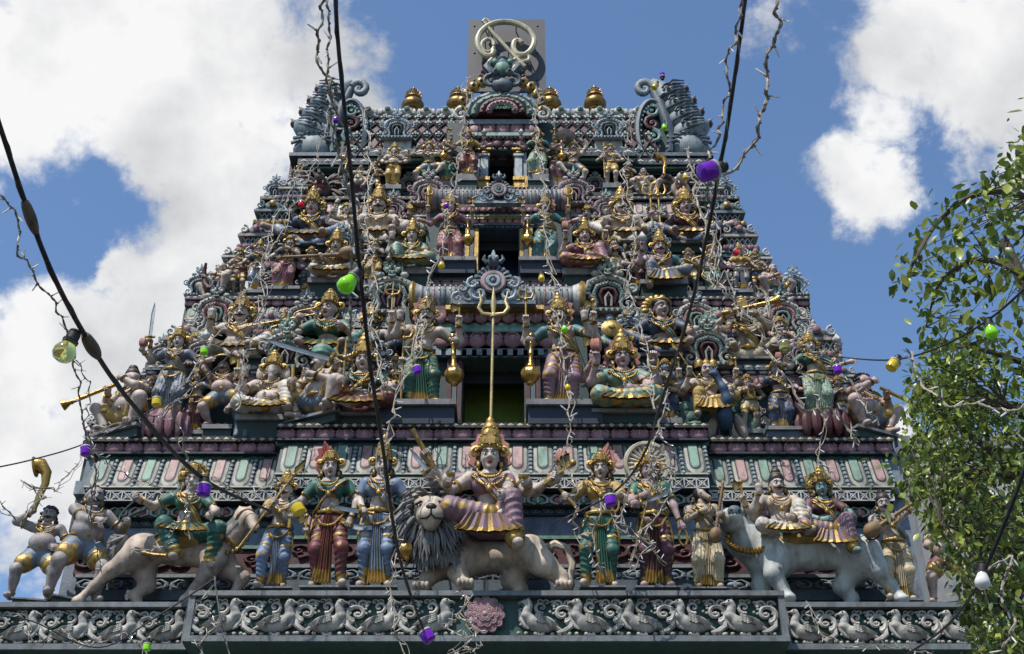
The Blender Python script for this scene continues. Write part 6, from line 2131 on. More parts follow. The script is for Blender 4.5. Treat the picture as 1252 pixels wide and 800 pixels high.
for i in range(260):
    a = rn.uniform(-.9, .9)
    z = rn.uniform(.42, .85)
    p0 = V3(-.58 + .30 * math.sin(a) - .1 * (z - .5), -.26 * math.cos(a) + .02 - .10, z)
    d = nrm(V3(math.sin(a) * .3 + rn.uniform(-.2, .2), -.1, -1))
    L = rn.uniform(.16, .28)
    mb.merge(tube([p0, p0 + d * L * .5 + V3(.03 * rn.uniform(-1, 1), -.02, 0), p0 + d * L], [.02, .025, .004], 5))
mb.build('mane', [M['mane']], lion, 50)
tb = MB().merge(tube([(.70, .05, .62), (.85, .0, .68), (1.0, -.02, .62), (1.06, -.02, .42), (1.02, -.02, .22)], [.06, .055, .05, .045, .04], 8))
tb.merge(sph((1.02, -.02, .17), (.06, .06, .10), 8, 6, 1))
tb.build('tail', [M['lionfur'], M['mane']], lion)

horse = beast('horse_statue', 'brownish white horse galloping with a gold-trimmed rider', 'horse statue', 200, 735, 14.83, ZAw)
s = SDF()
s.cap((-.30, 0, .73), (.45, 0, .68), .15, .175).ell((-.36, 0, .71), (.25, .22, .22)).ell((.56, 0, .68), (.21, .20, .25))
s.chain([(.60, 0, .72), (.76, -.02, .94), (.85, -.04, 1.12)], [.19, .13, .105])
s.chain([(.86, -.06, 1.14), (.98, -.16, 1.04), (1.06, -.24, .90)], [.115, .085, .062]).ell((.90, -.10, 1.06), (.07, .08, .10))
s.chain([(-.42, -.10, .62), (-.68, -.14, .40), (-.86, -.10, .22), (-1.0, -.12, .05)], [.18, .085, .05, .05]).ell((-1.02, -.13, .03), (.07, .06, .04))
s.chain([(-.35, .12, .55), (-.25, .1, .32), (-.40, .1, .2), (-.30, .1, .05)], [.18, .09, .06, .055])
s.chain([(.58, -.12, .56), (.50, -.16, .34), (.40, -.14, .18), (.30, -.14, .05)], [.17, .09, .06, .055]).ell((.30, -.16, .03), (.07, .06, .04))
s.chain([(.70, .1, .54), (.92, .06, .40), (.84, .06, .22)], [.15, .08, .055])
for q in (-1, 1):
    s.cap((.86 + q * .05, -.04, 1.16), (.86 + q * .07, -.05, 1.28), .04, .015)
V, Q = s.mesh(.024, .06)
b = MB().add(V, Q)
for q in (-1, 1):
    b.merge(sph((.94 + q * .06, -.17, 1.04), (.025, .025, .025), 6, 5, 1))
b.merge(sph((1.07, -.26, .86), (.02, .02, .03), 6, 5, 1))
b.build('body', [M['horsefur'], M['black']], horse, 60)
mb = MB()
for i in range(26):
    x = -.50 - .012 * i
    mb.merge(tube([(-.55, rn.uniform(-.1, .1), .84 + rn.uniform(-.05, .05)), (-.72 + rn.uniform(-.05, .05), rn.uniform(-.12, .1), .92 - .012 * i), (-.80 + rn.uniform(-.06, .1), rn.uniform(-.14, .1), .66 - .01 * i), (-.74 + rn.uniform(-.1, .1), rn.uniform(-.1, .1), .34 + rn.uniform(-.08, .12))], [.03, .035, .03, .006], 5))
mb.build('tail', [M['mane']], horse)
mb = MB()
for i in range(16):
    t = i / 15
    mb.merge(tube([(.58 + .28 * t, -.02, .92 + .28 * t), (.55 + .25 * t, -.1, .86 + .28 * t), (.60 + .22 * t, -.17, .72 + .28 * t)], [.03, .04, .01], 5))
mb.build('mane', [M['mane']], horse)
mb = MB().merge(torus((.70, -.02, .82), (.5, -.1, .8), .19, .03, 20, 6))
for i in range(9):
    mb.merge(sph((.56 + .05 * i, -.22 + .01 * abs(i - 4), .60 + .012 * (i - 4) ** 2), .03, 6, 5))
mb.build('breast_band', [M['gold']], horse)
MB().merge(torus((.98, -.155, 1.03), (.6, -.45, -.7), .10, .014, 14, 5)).build('noseband', [M['gold']], horse)
MB().merge(torus((.88, -.08, 1.10), (.6, -.4, -.7), .125, .014, 14, 5)).build('headstall', [M['gold']], horse)
MB().merge(tube([(.15, -.24, .54), (-.15, -.24, .56), (-.42, -.24, .62)], .02, 6)).build('girth_strap', [M['gold']], horse)
sb = MB().merge(sph((.12, -.02, .80), (.34, .29, .16), 14, 8, 0)).merge(torus((.12, -.02, .80), (0, .3, 1), .33, .025, 24, 6, 1))
sb.build('saddle_cloth', [M['c_gold'], M['c_green']], horse)

bull = beast('bull_statue', 'pale grey-green bull with a gold garland under two seated deities', 'bull statue', 1000, 737, 14.83, ZAw)
s = SDF()
s.cap((-.45, 0, .69), (.55, 0, .70), .235, .195).ell((-.50, 0, .66), (.30, .28, .34)).ell((.60, 0, .62), (.27, .26, .28)).ell((-.42, .0, .92), (.2, .16, .14))
s.chain([(-.62, 0, .72), (-.84, -.04, .86), (-.95, -.08, 1.0)], [.28, .22, .17])
s.chain([(-.95, -.10, 1.0), (-1.02, -.30, .98), (-.99, -.44, .98)], [.17, .13, .10])
s.cap((-.72, -.05, .6), (-.90, -.08, .74), .12, .08)
s.chain([(-.50, -.14, .56), (-.54, -.20, .34), (-.46, -.18, .18), (-.40, -.18, .05)], [.20, .11, .075, .075]).ell((-.40, -.22, .035), (.09, .09, .045))
s.chain([(-.60, .1, .5), (-.66, .08, .3), (-.62, .08, .06)], [.17, .10, .08])
s.chain([(.64, -.12, .60), (.76, -.17, .40), (.90, -.12, .22), (.98, -.14, .05)], [.24, .13, .075, .07]).ell((.98, -.18, .035), (.09, .09, .045))
s.chain([(.50, .1, .5), (.34, .08, .30), (.46, .1, .16), (.40, .1, .05)], [.18, .10, .07, .065])
for q in (-1, 1):
    s.ell((-.95 + q * .19, -.04, 1.03), (.10, .04, .055))
V, Q = s.mesh(.026, .07)
b = MB().add(V, Q)
for q in (-1, 1):
    b.merge(sph((-.98 + q * .105, -.26, 1.06), (.03, .025, .025), 7, 5, 1))
    b.merge(tube([(-.94 + q * .08, -.06, 1.14), (-.94 + q * .14, -.08, 1.22), (-.94 + q * .12, -.10, 1.32)], [.035, .03, .006], 7, m=2))
    b.merge(sph((-.99 + q * .045, -.535, 1.0), (.022, .012, .02), 6, 5, 1))
b.merge(sph((-.99, -.49, 1.0), (.095, .06, .08), 9, 6, 3))
b.build('body', [M['bullfur'], M['black'], M['grey'], M['slate']], bull, 60)
mb = MB()
for i in range(20):
    a = PI * (.95 + 1.05 * i / 19)
    mb.merge(sph((-.80 + .26 * math.cos(a), -.20 - .08 * abs(math.sin(a)), .78 + .19 * math.sin(a)), .042, 7, 5))
mb.build('garland', [M['brass']], bull)
sb = MB().merge(sph((-.15, -.02, .82), (.42, .33, .14), 16, 8, 0)).merge(sph((-.15, -.03, .76), (.43, .345, .07), 16, 6, 1))
sb.build('saddle_cloth', [M['c_green'], M['c_gold']], bull)
MB().merge(tube([(.84, .0, .76), (.95, -.04, .66), (.96, -.04, .4)], [.04, .03, .025], 7)).build('tail', [M['bullfur']], bull)

pea = beast('peacock_statue', 'blue peacock with green tail feathers under the many-headed god', 'peacock statue', 885, 532, 15.4, ZBw)
s = SDF()
s.ell((.02, .0, .27), (.10, .22, .13)).chain([(.0, -.16, .32), (.04, -.26, .46), (.0, -.30, .60), (-.05, -.28, .72), (-.08, -.31, .79)], [.095, .065, .045, .036, .046]).cap((-.11, -.30, .80), (-.19, -.33, .78), .03, .008)
V, Q = s.mesh(.02, .05)
b = MB().add(V, Q)
for q in (-1, 1):
    b.merge(tube([(q * .06, -.06, .20), (q * .08, -.08, 0)], [.03, .02], 6, m=1))
    b.merge(box((q * .08, -.12, .015), (.06, .14, .03), None, 1))
for k in range(3):
    b.merge(tube([(-.09, -.26, .84), (-.10 + .03 * k, -.24, .92)], .008, 4))
b.merge(sph((-.11, -.325, .815), .012, 6, 4, 1))
b.build('body', [M['c_teal'] if False else mat('peacock_blue_paint', (.035, .075, .14), dirt=.2), M['black']], pea, 60)
mb = MB()
for q in (-1, 1):
    mb.merge(sph((q * .17 + .05, .0, .24), (.075, .08, .17), 12, 8, 1, R=np.array(Matrix.Rotation(-q * .3, 3, 'Y'))))
    for i in range(26):
        t = rn.random()
        r = rn.uniform(.25, .52)
        a = -.35 + 1.35 * t
        mb.merge(sph((q * r * math.cos(a) * .95, .08 - .03 * rn.random(), .38 + r * math.sin(a) * .72), (.075, .03, .085), 7, 5, i % 2 * 2, R=np.array(Matrix.Rotation(-q * (1.1 - a), 3, 'Y'))))
mb.build('tail_feathers', [M['green'], M['tan'], M['deepgreen']], pea)

rat = beast('rat_statue', 'grey rat sitting beside the elephant-headed god', 'rat statue', 298, 530, 15.32, ZBw)
s = SDF()
s.ell((0, 0, .14), (.12, .14, .14)).chain([(-.02, -.06, .24), (-.07, -.10, .34), (-.14, -.18, .36)], [.10, .08, .03]).ell((-.02, -.04, .42), (.045, .02, .05)).ell((-.12, -.0, .42), (.045, .02, .05))
s.cap((.05, -.1, .1), (.06, -.14, .01), .05, .035).cap((-.05, -.1, .1), (-.06, -.14, .01), .05, .035)
V, Q = s.mesh(.018, .04)
MB().add(V, Q).build('body', [M['slate']], rat, 60)
MB().merge(tube([(.1, .02, .06), (.22, 0, .05), (.26, -.04, .14)], [.025, .018, .008], 6)).build('tail', [M['slate']], rat)
MB().merge(torus((-.03, -.06, .26), (-.4, -.3, .8), .085, .018, 14, 5)).build('collar', [M['gold']], rat)

for x, side, c in ((393, 'left', 'lionbrown'), (832, 'right', 'lionbrown')):
    if 'lionbrown' not in M:
        M['lionbrown'] = mat('dark_lion_paint', (.13, .09, .075), dirt=.3)
    lh = beast('lion_head_relief', f'dark maned lion head roaring with open mouth under the {side} roof end', 'lion statue', x, 242, 17.35, ZD)
    s = SDF()
    s.ell((0, 0, .20), (.13, .14, .13)).cap((0, -.1, .22), (0, -.24, .23), .08, .065).cap((0, -.06, .10), (0, -.18, .06), .07, .05)
    for q in (-1, 1):
        s.ell((q * .1, .0, .33), (.035, .03, .04))
    V, Q = s.mesh(.014, .03)
    b = MB().add(V, Q)
    b.merge(sph((0, -.16, .145), (.06, .06, .045), 9, 6, 1)).merge(sph((0, -.30, .25), (.03, .02, .02), 7, 5, 2))
    for q in (-1, 1):
        b.merge(sph((q * .06, -.16, .28), .02, 7, 5, 3))
        b.merge(tube([(q * .04, -.24, .18), (q * .04, -.245, .14)], [.012, .002], 5, m=3))
    b.build('head', [M['lionfur'] if side == 'right' else M['lionbrown'], M['red'], M['black'], M['eye']], lh, 60)
    mb = MB()
    for i in range(90):
        a, r = rn.uniform(0, 2 * PI), rn.uniform(.12, .20)
        p0 = V3(r * math.cos(a), rn.uniform(-.1, .1), .20 + r * math.sin(a))
        d = nrm(V3(math.cos(a), -.1, math.sin(a) - .5))
        mb.merge(tube([p0, p0 + d * .07, p0 + d * .14], [.018, .022, .004], 5))
    mb.build('mane', [M['lionbrown']], lh)

tri = root('trident', 'tall gold trident standing on the ledge in front of the lower doorway', 'trident', P(600, 522, 14.99))
zt_ = P(603, 352, 14.99).z - tri.location.z
b = MB()
tri.location.z = ZB
zt_ = P(603, 352, 15.0).z - ZB
b.merge(tube([(0, 0, 0), (.02, 0, zt_ * .80)], .021, 10))
b.build('shaft', [M['palegold']], tri)
b = MB()
zc = zt_ * .785
b.merge(tube([(.02, 0, zc), (.02, 0, zc + .2), (.02, 0, zt_)], [.02, .045, .004], 8))
for q in (-1, 1):
    b.merge(tube([(.02, 0, zc), (.02 + q * .15, 0, zc + .02), (.02 + q * .21, 0, zc + .12), (.02 + q * .17, 0, zc + .24), (.02 + q * .21, 0, zt_ - .05)], [.028, .03, .03, .026, .006], 8))
b.merge(torus((.02, 0, zc - .03), (0, 0, 1), .035, .015, 12, 5)).merge(sph((.02, 0, zc), .04, 10, 7))
b.build('prongs', [M['palegold']], tri)
# ------------------------------------------------------------------ sign board on the roof
D_ = 19.3
SB = root('sign_board', 'grey square board with cream scroll-shaped light tubes above the roof ridge', 'sign board', P(618, 140, D_))
o0 = SB.location.copy()
L2 = lambda x, y, dy=0.: P(x, y, D_ + dy) - o0
b = MB()
a0, a1 = L2(571, 112), L2(666, 24)
b.merge(bx(a0.x, a1.x, 0, .05, a0.z, a1.z))
for x in (580, 657):
    for y in (32, 65, 98):
        c = L2(x, y)
        b.merge(sph((c.x, -.005, c.z), (.025, .012, .025), 7, 5, 1))
b.build('board', [M['boardgrey'], M['black']], SB)
b = MB()
for x in (590, 647):
    c = L2(x, 112)
    b.merge(bx(c.x - .04, c.x + .04, .06, .14, -1.2, a1.z - .2))
    b.merge(tube([(c.x, .1, a1.z - .5), (c.x, 1.1, -1.0)], .03, 6))
b.build('support_post', [M['grey']], SB)


def signtube(pts, r, name='scroll_tube'):
    q = [L2(x, y, -.24) for x, y in pts]
    q = catmull(q, 5)
    m = MB().merge(tube([(p.x, p.y, p.z) for p in q], r, 8, flat=1.0))
    for k in range(3, len(q) - 2, 9):
        m.merge(tube([tuple(q[k]), (q[k].x, -.0, q[k].z)], .016, 5))
    m.build(name, [M['neon']], SB)


def catmull(pts, n):
    pts = [Vector(p) for p in pts]
    P_ = [pts[0] * 2 - pts[1]] + pts + [pts[-1] * 2 - pts[-2]]
    out = []
    for i in range(1, len(P_) - 2):
        a, b_, c, d = P_[i - 1:i + 3]
        for k in range(n):
            t = k / n
            out.append(.5 * ((2 * b_) + (c - a) * t + (2 * a - 5 * b_ + 4 * c - d) * t * t + (3 * b_ - a - 3 * c + d) * t ** 3))
    out.append(pts[-1])
    return out


signtube([(604, 62), (601, 68), (593, 68), (586, 60), (584, 48), (590, 37), (603, 29), (619, 27), (634, 30), (647, 38), (653, 49), (650, 60), (642, 67), (633, 67), (628, 60), (629, 52), (634, 50), (638, 53)], .062)
signtube([(604, 56), (602, 50), (596, 48), (590, 52), (589, 58), (593, 63), (600, 63), (604, 58)], .04)
signtube([(592, 27), (602, 40), (616, 55), (630, 70), (642, 82)], .045, 'spear_tube')
signtube([(590, 27), (594, 24), (601, 30), (596, 32), (592, 28)], .035, 'spear_tube')
signtube([(628, 74), (634, 70), (645, 68), (646, 74), (634, 78), (628, 84), (631, 90)], .04)
signtube([(602, 72), (597, 78), (599, 86), (605, 90)], .045)

# ------------------------------------------------------------------ street cables, bulbs and fairy lights
def cable(name, label, pts, wpx, mats=('rubber',), second=None, cat='cable', wraps=()):
    q = [P(x, y, D) for x, y, D in pts]
    o = root(name, label, cat, q[0])
    n = 7
    w = np.interp(np.linspace(0, 1, (len(pts) - 1) * n + 1), np.linspace(0, 1, len(pts)), [a * .58 * mpp(p[0], p[1], p[2]) / 2 for a, p in zip(wpx, pts)])
    qq = catmull(q, n)
    b = MB().merge(tube([p - q[0] for p in qq], list(w), 8))
    if second:
        r2 = random.Random(len(pts))
        pp = []
        for k, p in enumerate(qq):
            a = k * .8
            pp.append(p - q[0] + Vector((math.cos(a), .3 * math.sin(a), math.sin(a))) * w[k] * .95)
        b.merge(tube(pp, list(w * .35), 6, m=1))
    if not wraps:
        bpy.data.objects.remove(o)
        o = b.build(name, [M[m] for m in mats])
        o.location = q[0]
        return tag(o, label, cat)
    b.build('wire', [M[m] for m in mats], o)
    if wraps:
        for x, y, D, wp, L in wraps:
            t = MB()
            c = P(x, y, D)
            k = min(range(len(qq)), key=lambda i: (qq[i] - c).length)
            k = min(max(k, 1), len(qq) - 2)
            d = (qq[k + 1] - qq[k - 1]).normalized()
            r = wp * mpp(x, y, D) / 2
            l = L * mpp(x, y, D) / 2
            t.merge(tube([qq[k] - q[0] + d * (l * u) for u in np.linspace(-1, 1, 7)], [r * .6, r * .9, r, r * 1.05, r, r * .85, r * .55], 9))
            t.build('tape_wrap', [M['tape']], o)
    return o


def bulb_meshes(kind):
    if kind == 'globe':
        g = lathe([(.0, -1.62), (.22, -1.60), (.48, -1.46), (.62, -1.2), (.62, -.95), (.5, -.68), (.36, -.5), (.33, -.36)], 18)
    elif kind == 'drop':
        g = lathe([(0, -1.7), (.3, -1.66), (.52, -1.45), (.56, -1.15), (.45, -.8), (.34, -.5), (.33, -.36)], 18)
    else:
        g = lathe([(0, -1.5), (.42, -1.47), (.56, -1.36), (.58, -1.0), (.57, -.55), (.5, -.42)], 18)
    s = lathe([(0, .42), (.28, .40), (.34, .3), (.30, .22), (.36, .18), (.36, -.2), (.44, -.25), (.44, -.36), (.0, -.40)], 16, 0)
    rm = lathe([(.44, -.34), (.6, -.36), (.61, -.52), (.56, -.54)], 18, 0) if kind == 'cup' else lathe([(.40, -.3), (.42, -.36), (.40, -.44), (.36, -.46)], 18)
    return g, s, rm


BM = {}


def bulb(x, y, D, w, col, label, kind='cup', d=(0, 0, -1), rim='white'):
    key = (kind, col, rim)
    if key not in BM:
        g, s, rm = bulb_meshes(kind)
        obs = [g.build('globe', [M[col]]), s.build('socket', [M['rubber']]), rm.build('collar', [M[rim]])]
        BM[key] = [o.data for o in obs]
        for o in obs:
            bpy.data.objects.remove(o)
    o = root('light_bulb', label, 'light bulb', P(x, y, D), 'coloured festoon bulbs on the street cables')
    s = w / 1.2 * mpp(x, y, D)
    o.scale = (s, s, s)
    o.rotation_mode = 'QUATERNION'
    o.rotation_quaternion = Vector((0, 0, -1)).rotation_difference(Vector(d).normalized())
    for nme, me in zip(('globe', 'socket', 'collar'), BM[key]):
        c = bpy.data.objects.new(nme, me)
        COL.objects.link(c)
        c.parent = o
    return o


fbm = lathe([(0, 0), (.9, .2), (1.0, 2.2), (.75, 2.4), (.7, 7.2), (.4, 8.4), (0, 8.6)], 6, ms=[0, 0, 0, 1, 1, 1])
FB = fbm.build('fairy_bulb', [M['wire'], M['b_white']], None)
FBM = FB.data
bpy.data.objects.remove(FB)


def fairy(label, pts, D, seed=1, w=2.2, step=17, jit=4., tw=.5, name='fairy_light_string', bulbs=True, m='wire', size=1.0):
    r = random.Random(seed)
    Ds = D if isinstance(D, (list, tuple)) else [D] * len(pts)
    poly_ = []
    for i in range(len(pts) - 1):
        (x0, y0), (x1, y1) = pts[i], pts[i + 1]
        L = math.hypot(x1 - x0, y1 - y0)
        n = max(2, int(L / 9))
        for k in range(n):
            t = k / n
            j = jit if (i or k) else 0
            poly_.append(P(x0 + (x1 - x0) * t + r.uniform(-j, j), y0 + (y1 - y0) * t + r.uniform(-j, j), Ds[i] + (Ds[i + 1] - Ds[i]) * t + r.uniform(-.05, .05)))
    poly_.append(P(*pts[-1], Ds[-1]))
    o = root(name, label, 'string lights', poly_[0], 'fairy light strings')
    q = [p - poly_[0] for p in catmull(poly_, 3)]
    mp = mpp(pts[0][0], pts[0][1], Ds[0])
    b = MB().merge(tube(q, w * mp / 2, 5))
    if Ds[0] > 9:
        pp = [p + Vector((r.uniform(-6, 6), 0, r.uniform(-6, 6))) * mp for p in poly_]
        b.merge(tube([p - poly_[0] for p in catmull(pp, 3)], w * mp / 2 * .8, 4))
    if tw:
        b.merge(tube([p + Vector((math.cos(k * 1.3), .2, math.sin(k * 1.3))) * w * mp * .8 for k, p in enumerate(q)], w * mp / 2 * .8, 4))
    b.build('wire', [M[m]], o)
    if bulbs:
        acc = r.uniform(0, step)
        px = lambda v: v.length / mp
        for k in range(1, len(q) - 1):
            acc += px(q[k] - q[k - 1])
            if acc > step:
                acc = r.uniform(-6, 3)
                c = bpy.data.objects.new('fairy_bulb', FBM)
                COL.objects.link(c)
                c.parent = o
                c.location = q[k]
                d = Vector((r.uniform(-1, 1), r.uniform(-.6, .3), r.uniform(-1, .9)))
                c.rotation_mode = 'QUATERNION'
                c.rotation_quaternion = Vector((0, 0, 1)).rotation_difference(d.normalized())
                s = 1.35 * mp * size
                c.scale = (s, s, s * r.uniform(.9, 1.3))
    return o


cable('overhead_cable', 'thick black cable slanting down from the upper left with brown tape wraps', [(-190, -330, 4.0), (-30, 70, 4.7), (0, 155, 5.0), (28, 240, 5.4), (62, 330, 5.8), (105, 412, 6.4), (160, 492, 7.2), (246, 584, 8.6), (330, 625, 10.5)], [12, 12, 11, 11, 11, 11, 10, 9, 5], ('rubber', 'maroon'), True,
      wraps=[(37, 268, 5.5, 14, 44), (112, 424, 6.5, 16, 48)])
cable('overhead_cable', 'long black cable falling steeply just left of the centre, ending in a purple bulb', [(388, -420, 4.3), (408, -40, 5.0), (414, 60, 5.3), (426, 180, 5.7), (438, 310, 6.2), (452, 440, 6.9), (470, 560, 7.8), (488, 680, 9.0), (520, 778, 10.4)], [10, 10, 9.5, 9, 9, 9, 8.5, 7, 5], ('rubber', 'maroon'), True)
cable('overhead_cable', 'black cable hanging from the top right past the large purple bulb', [(955, -420, 4.3), (914, -30, 5.0), (903, 60, 5.3), (890, 150, 5.6), (880, 205, 5.8), (862, 300, 6.3), (838, 400, 7.2), (812, 480, 8.2), (785, 560, 9.5), (745, 606, 10.6), (676, 640, 12.0)], [9, 9, 9, 9, 9, 7.5, 6.5, 6, 5, 4.5, 3], ('rubber', 'wire'), True)
cable('overhead_cable', 'thin black cable sagging across the tree on the right with yellow and green bulbs', [(1262, 345, 6.2), (1210, 390, 6.6), (1150, 424, 7.2), (1092, 440, 8.0), (1030, 437, 9.2), (985, 430, 10.4)], [5.5, 5, 4.5, 4, 2.6, 2], ('rubber',))
cable('overhead_cable', 'black cable crossing the lower right in front of the leaves with a milky bulb', [(1262, 545, 5.0), (1240, 610, 5.2), (1212, 680, 5.5), (1190, 725, 5.8), (1150, 772, 6.4), (1085, 815, 7.2)], [9, 9, 8, 6, 5, 5], ('rubber',))
cable('overhead_cable', 'thin double cable at the far left running behind the purple bulb to the second row', [(-20, 575, 9.), (40, 562, 9.6), (105, 542, 10.2), (180, 505, 11.), (250, 462, 12.0), (300, 410, 12.6), (345, 330, 13.2)], [3.4, 3.2, 3, 3, 2.6, 2.4, 2.], ('rubber', 'rubber'), True)
cable('overhead_cable', 'bundle of dark wires dropping over the swan ledge at the left', [(262, 705, 12.6), (266, 735, 12.4), (272, 770, 12.2), (284, 812, 12.)], [4, 4, 4.5, 4.5], ('rubber', 'wire'), True)
cable('overhead_cable', 'dark wires slanting along the swan ledge at the far left', [(-10, 752, 12.), (40, 760, 12.2), (120, 792, 12.4), (190, 755, 12.8), (262, 708, 13.2)], [3, 3, 3, 4, 4], ('rubber',))

bulb(89, 412, 6.35, 27, 'b_clear', 'pale yellow clear glass bulb on the upper left cable', 'globe', (-.25, 0, -1), 'tape')
bulb(251, 588, 8.6, 17, 'b_purple', 'purple bulb in front of the rider on the horse', 'cup')
bulb(437, 334, 6.3, 24, 'b_green', 'bright green bulb on the central left cable', 'drop', (-.6, -.1, -1))
bulb(515, 768, 10.3, 17, 'b_purple', 'purple bulb hanging below the swan ledge by the rosette', 'cup', (.75, 0, -1))
bulb(881, 205, 5.7, 25, 'b_purple', 'large purple bulb tilted against the blue sky at the upper right', 'cup', (-1.2, -.2, -.65))
bulb(745, 602, 10.4, 15, 'b_purple', 'purple bulb in front of the woman with the pink flame plate', 'cup', (.1, 0, -1))
bulb(1097, 439, 7.9, 15, 'b_yellow', 'yellow bulb on the right cable against the sky', 'cup', (-.75, 0, -1))
bulb(1209, 394, 6.6, 17, 'b_green', 'green bulb hanging in front of the tree', 'drop', (0, 0, -1))
bulb(1201, 694, 5.6, 20, 'b_white', 'milky white bulb with brown collar over the lower right leaves', 'drop', (-.2, 0, -1), 'tape')
bulb(105, 543, 10.1, 13, 'b_purple', 'small purple bulb on the thin left cable beside the cornice', 'cup', (.15, 0, -1))
bulb(358, 612, 11., 17, 'b_yellow', 'yellow bulb beside the attendant with the gold spear', 'cup', (.6, 0, -1))
bulb(192, 484, 11., 12, 'b_yellow', 'small yellow bulb at the skirt of the left lotus goddess', 'cup', (.1, 0, -1))
bulb(250, 423, 12., 10, 'b_green', 'small lime bulb near the bare-chested archer', 'cup', (.1, 0, -1))
bulb(181, 784, 12.2, 10, 'b_green', 'small lime bulb hanging under the left swan ledge', 'cup', (0, 0, -1))
bulb(508, 446, 12., 11, 'b_purple', 'small violet bulb on the leggings of the left door guardian', 'cup', (.3, 0, -1))
bulb(690, 396, 12., 9, 'b_green', 'tiny lime bulb in front of the right door guardian', 'drop', (0, 0, -1))
bulb(694, 468, 12., 8, 'b_yellow', 'tiny yellow bulb on the right door guardian leg', 'drop', (0, 0, -1))
bulb(540, 318, 13., 9, 'b_yellow', 'tiny yellow bulb at the feet of the left upper door guardian', 'drop', (0, 0, -1))
bulb(662, 334, 13., 9, 'b_yellow', 'tiny yellow bulb under the right upper door guardian', 'drop', (0, 0, -1))
bulb(958, 415, 12., 14, 'b_clear', 'pale yellow bulb among wires beside the flute player', 'cup', (0, 0, -1))
bulb(1023, 445, 12., 11, 'b_purple', 'violet bulb on the shoulder of the right lotus goddess', 'cup', (0, 0, -1))
bulb(841, 168, 13., 9, 'b_yellow', 'small yellow bulb on the lion head under the right roof end', 'cup', (0, 0, -1)).location = P(838, 212, 15.5)
bulb(810, 96, 16.5, 7, 'b_purple', 'tiny purple bulb on top of the right scrolled roof end', 'cup', (0, 0, 1))
bulb(803, 102, 16.5, 8, 'b_yellow', 'tiny yellow bulb on the right scrolled roof end', 'cup', (-.3, 0, -.6))
bulb(812, 152, 16.5, 7, 'b_green', 'tiny green bulb in the middle of the right roof end', 'cup', (0, 0, -1))
bulb(411, 143, 16.5, 7, 'b_purple', 'tiny purple bulb on the left scrolled roof end', 'cup', (0, 0, -1))
bulb(369, 245, 15.5, 8, 'b_red', 'tiny red bulb above the crowned blue goddess', 'cup', (0, 0, -1))
bulb(895, 306, 14.5, 8, 'b_red', 'tiny red bulb above the gold bodice figure on the right', 'cup', (.6, 0, -.5))
bulb(546, 248, 15.5, 6, 'b_purple', 'tiny purple bulb at the head of the left upper guardian', 'cup', (0, 0, -1))

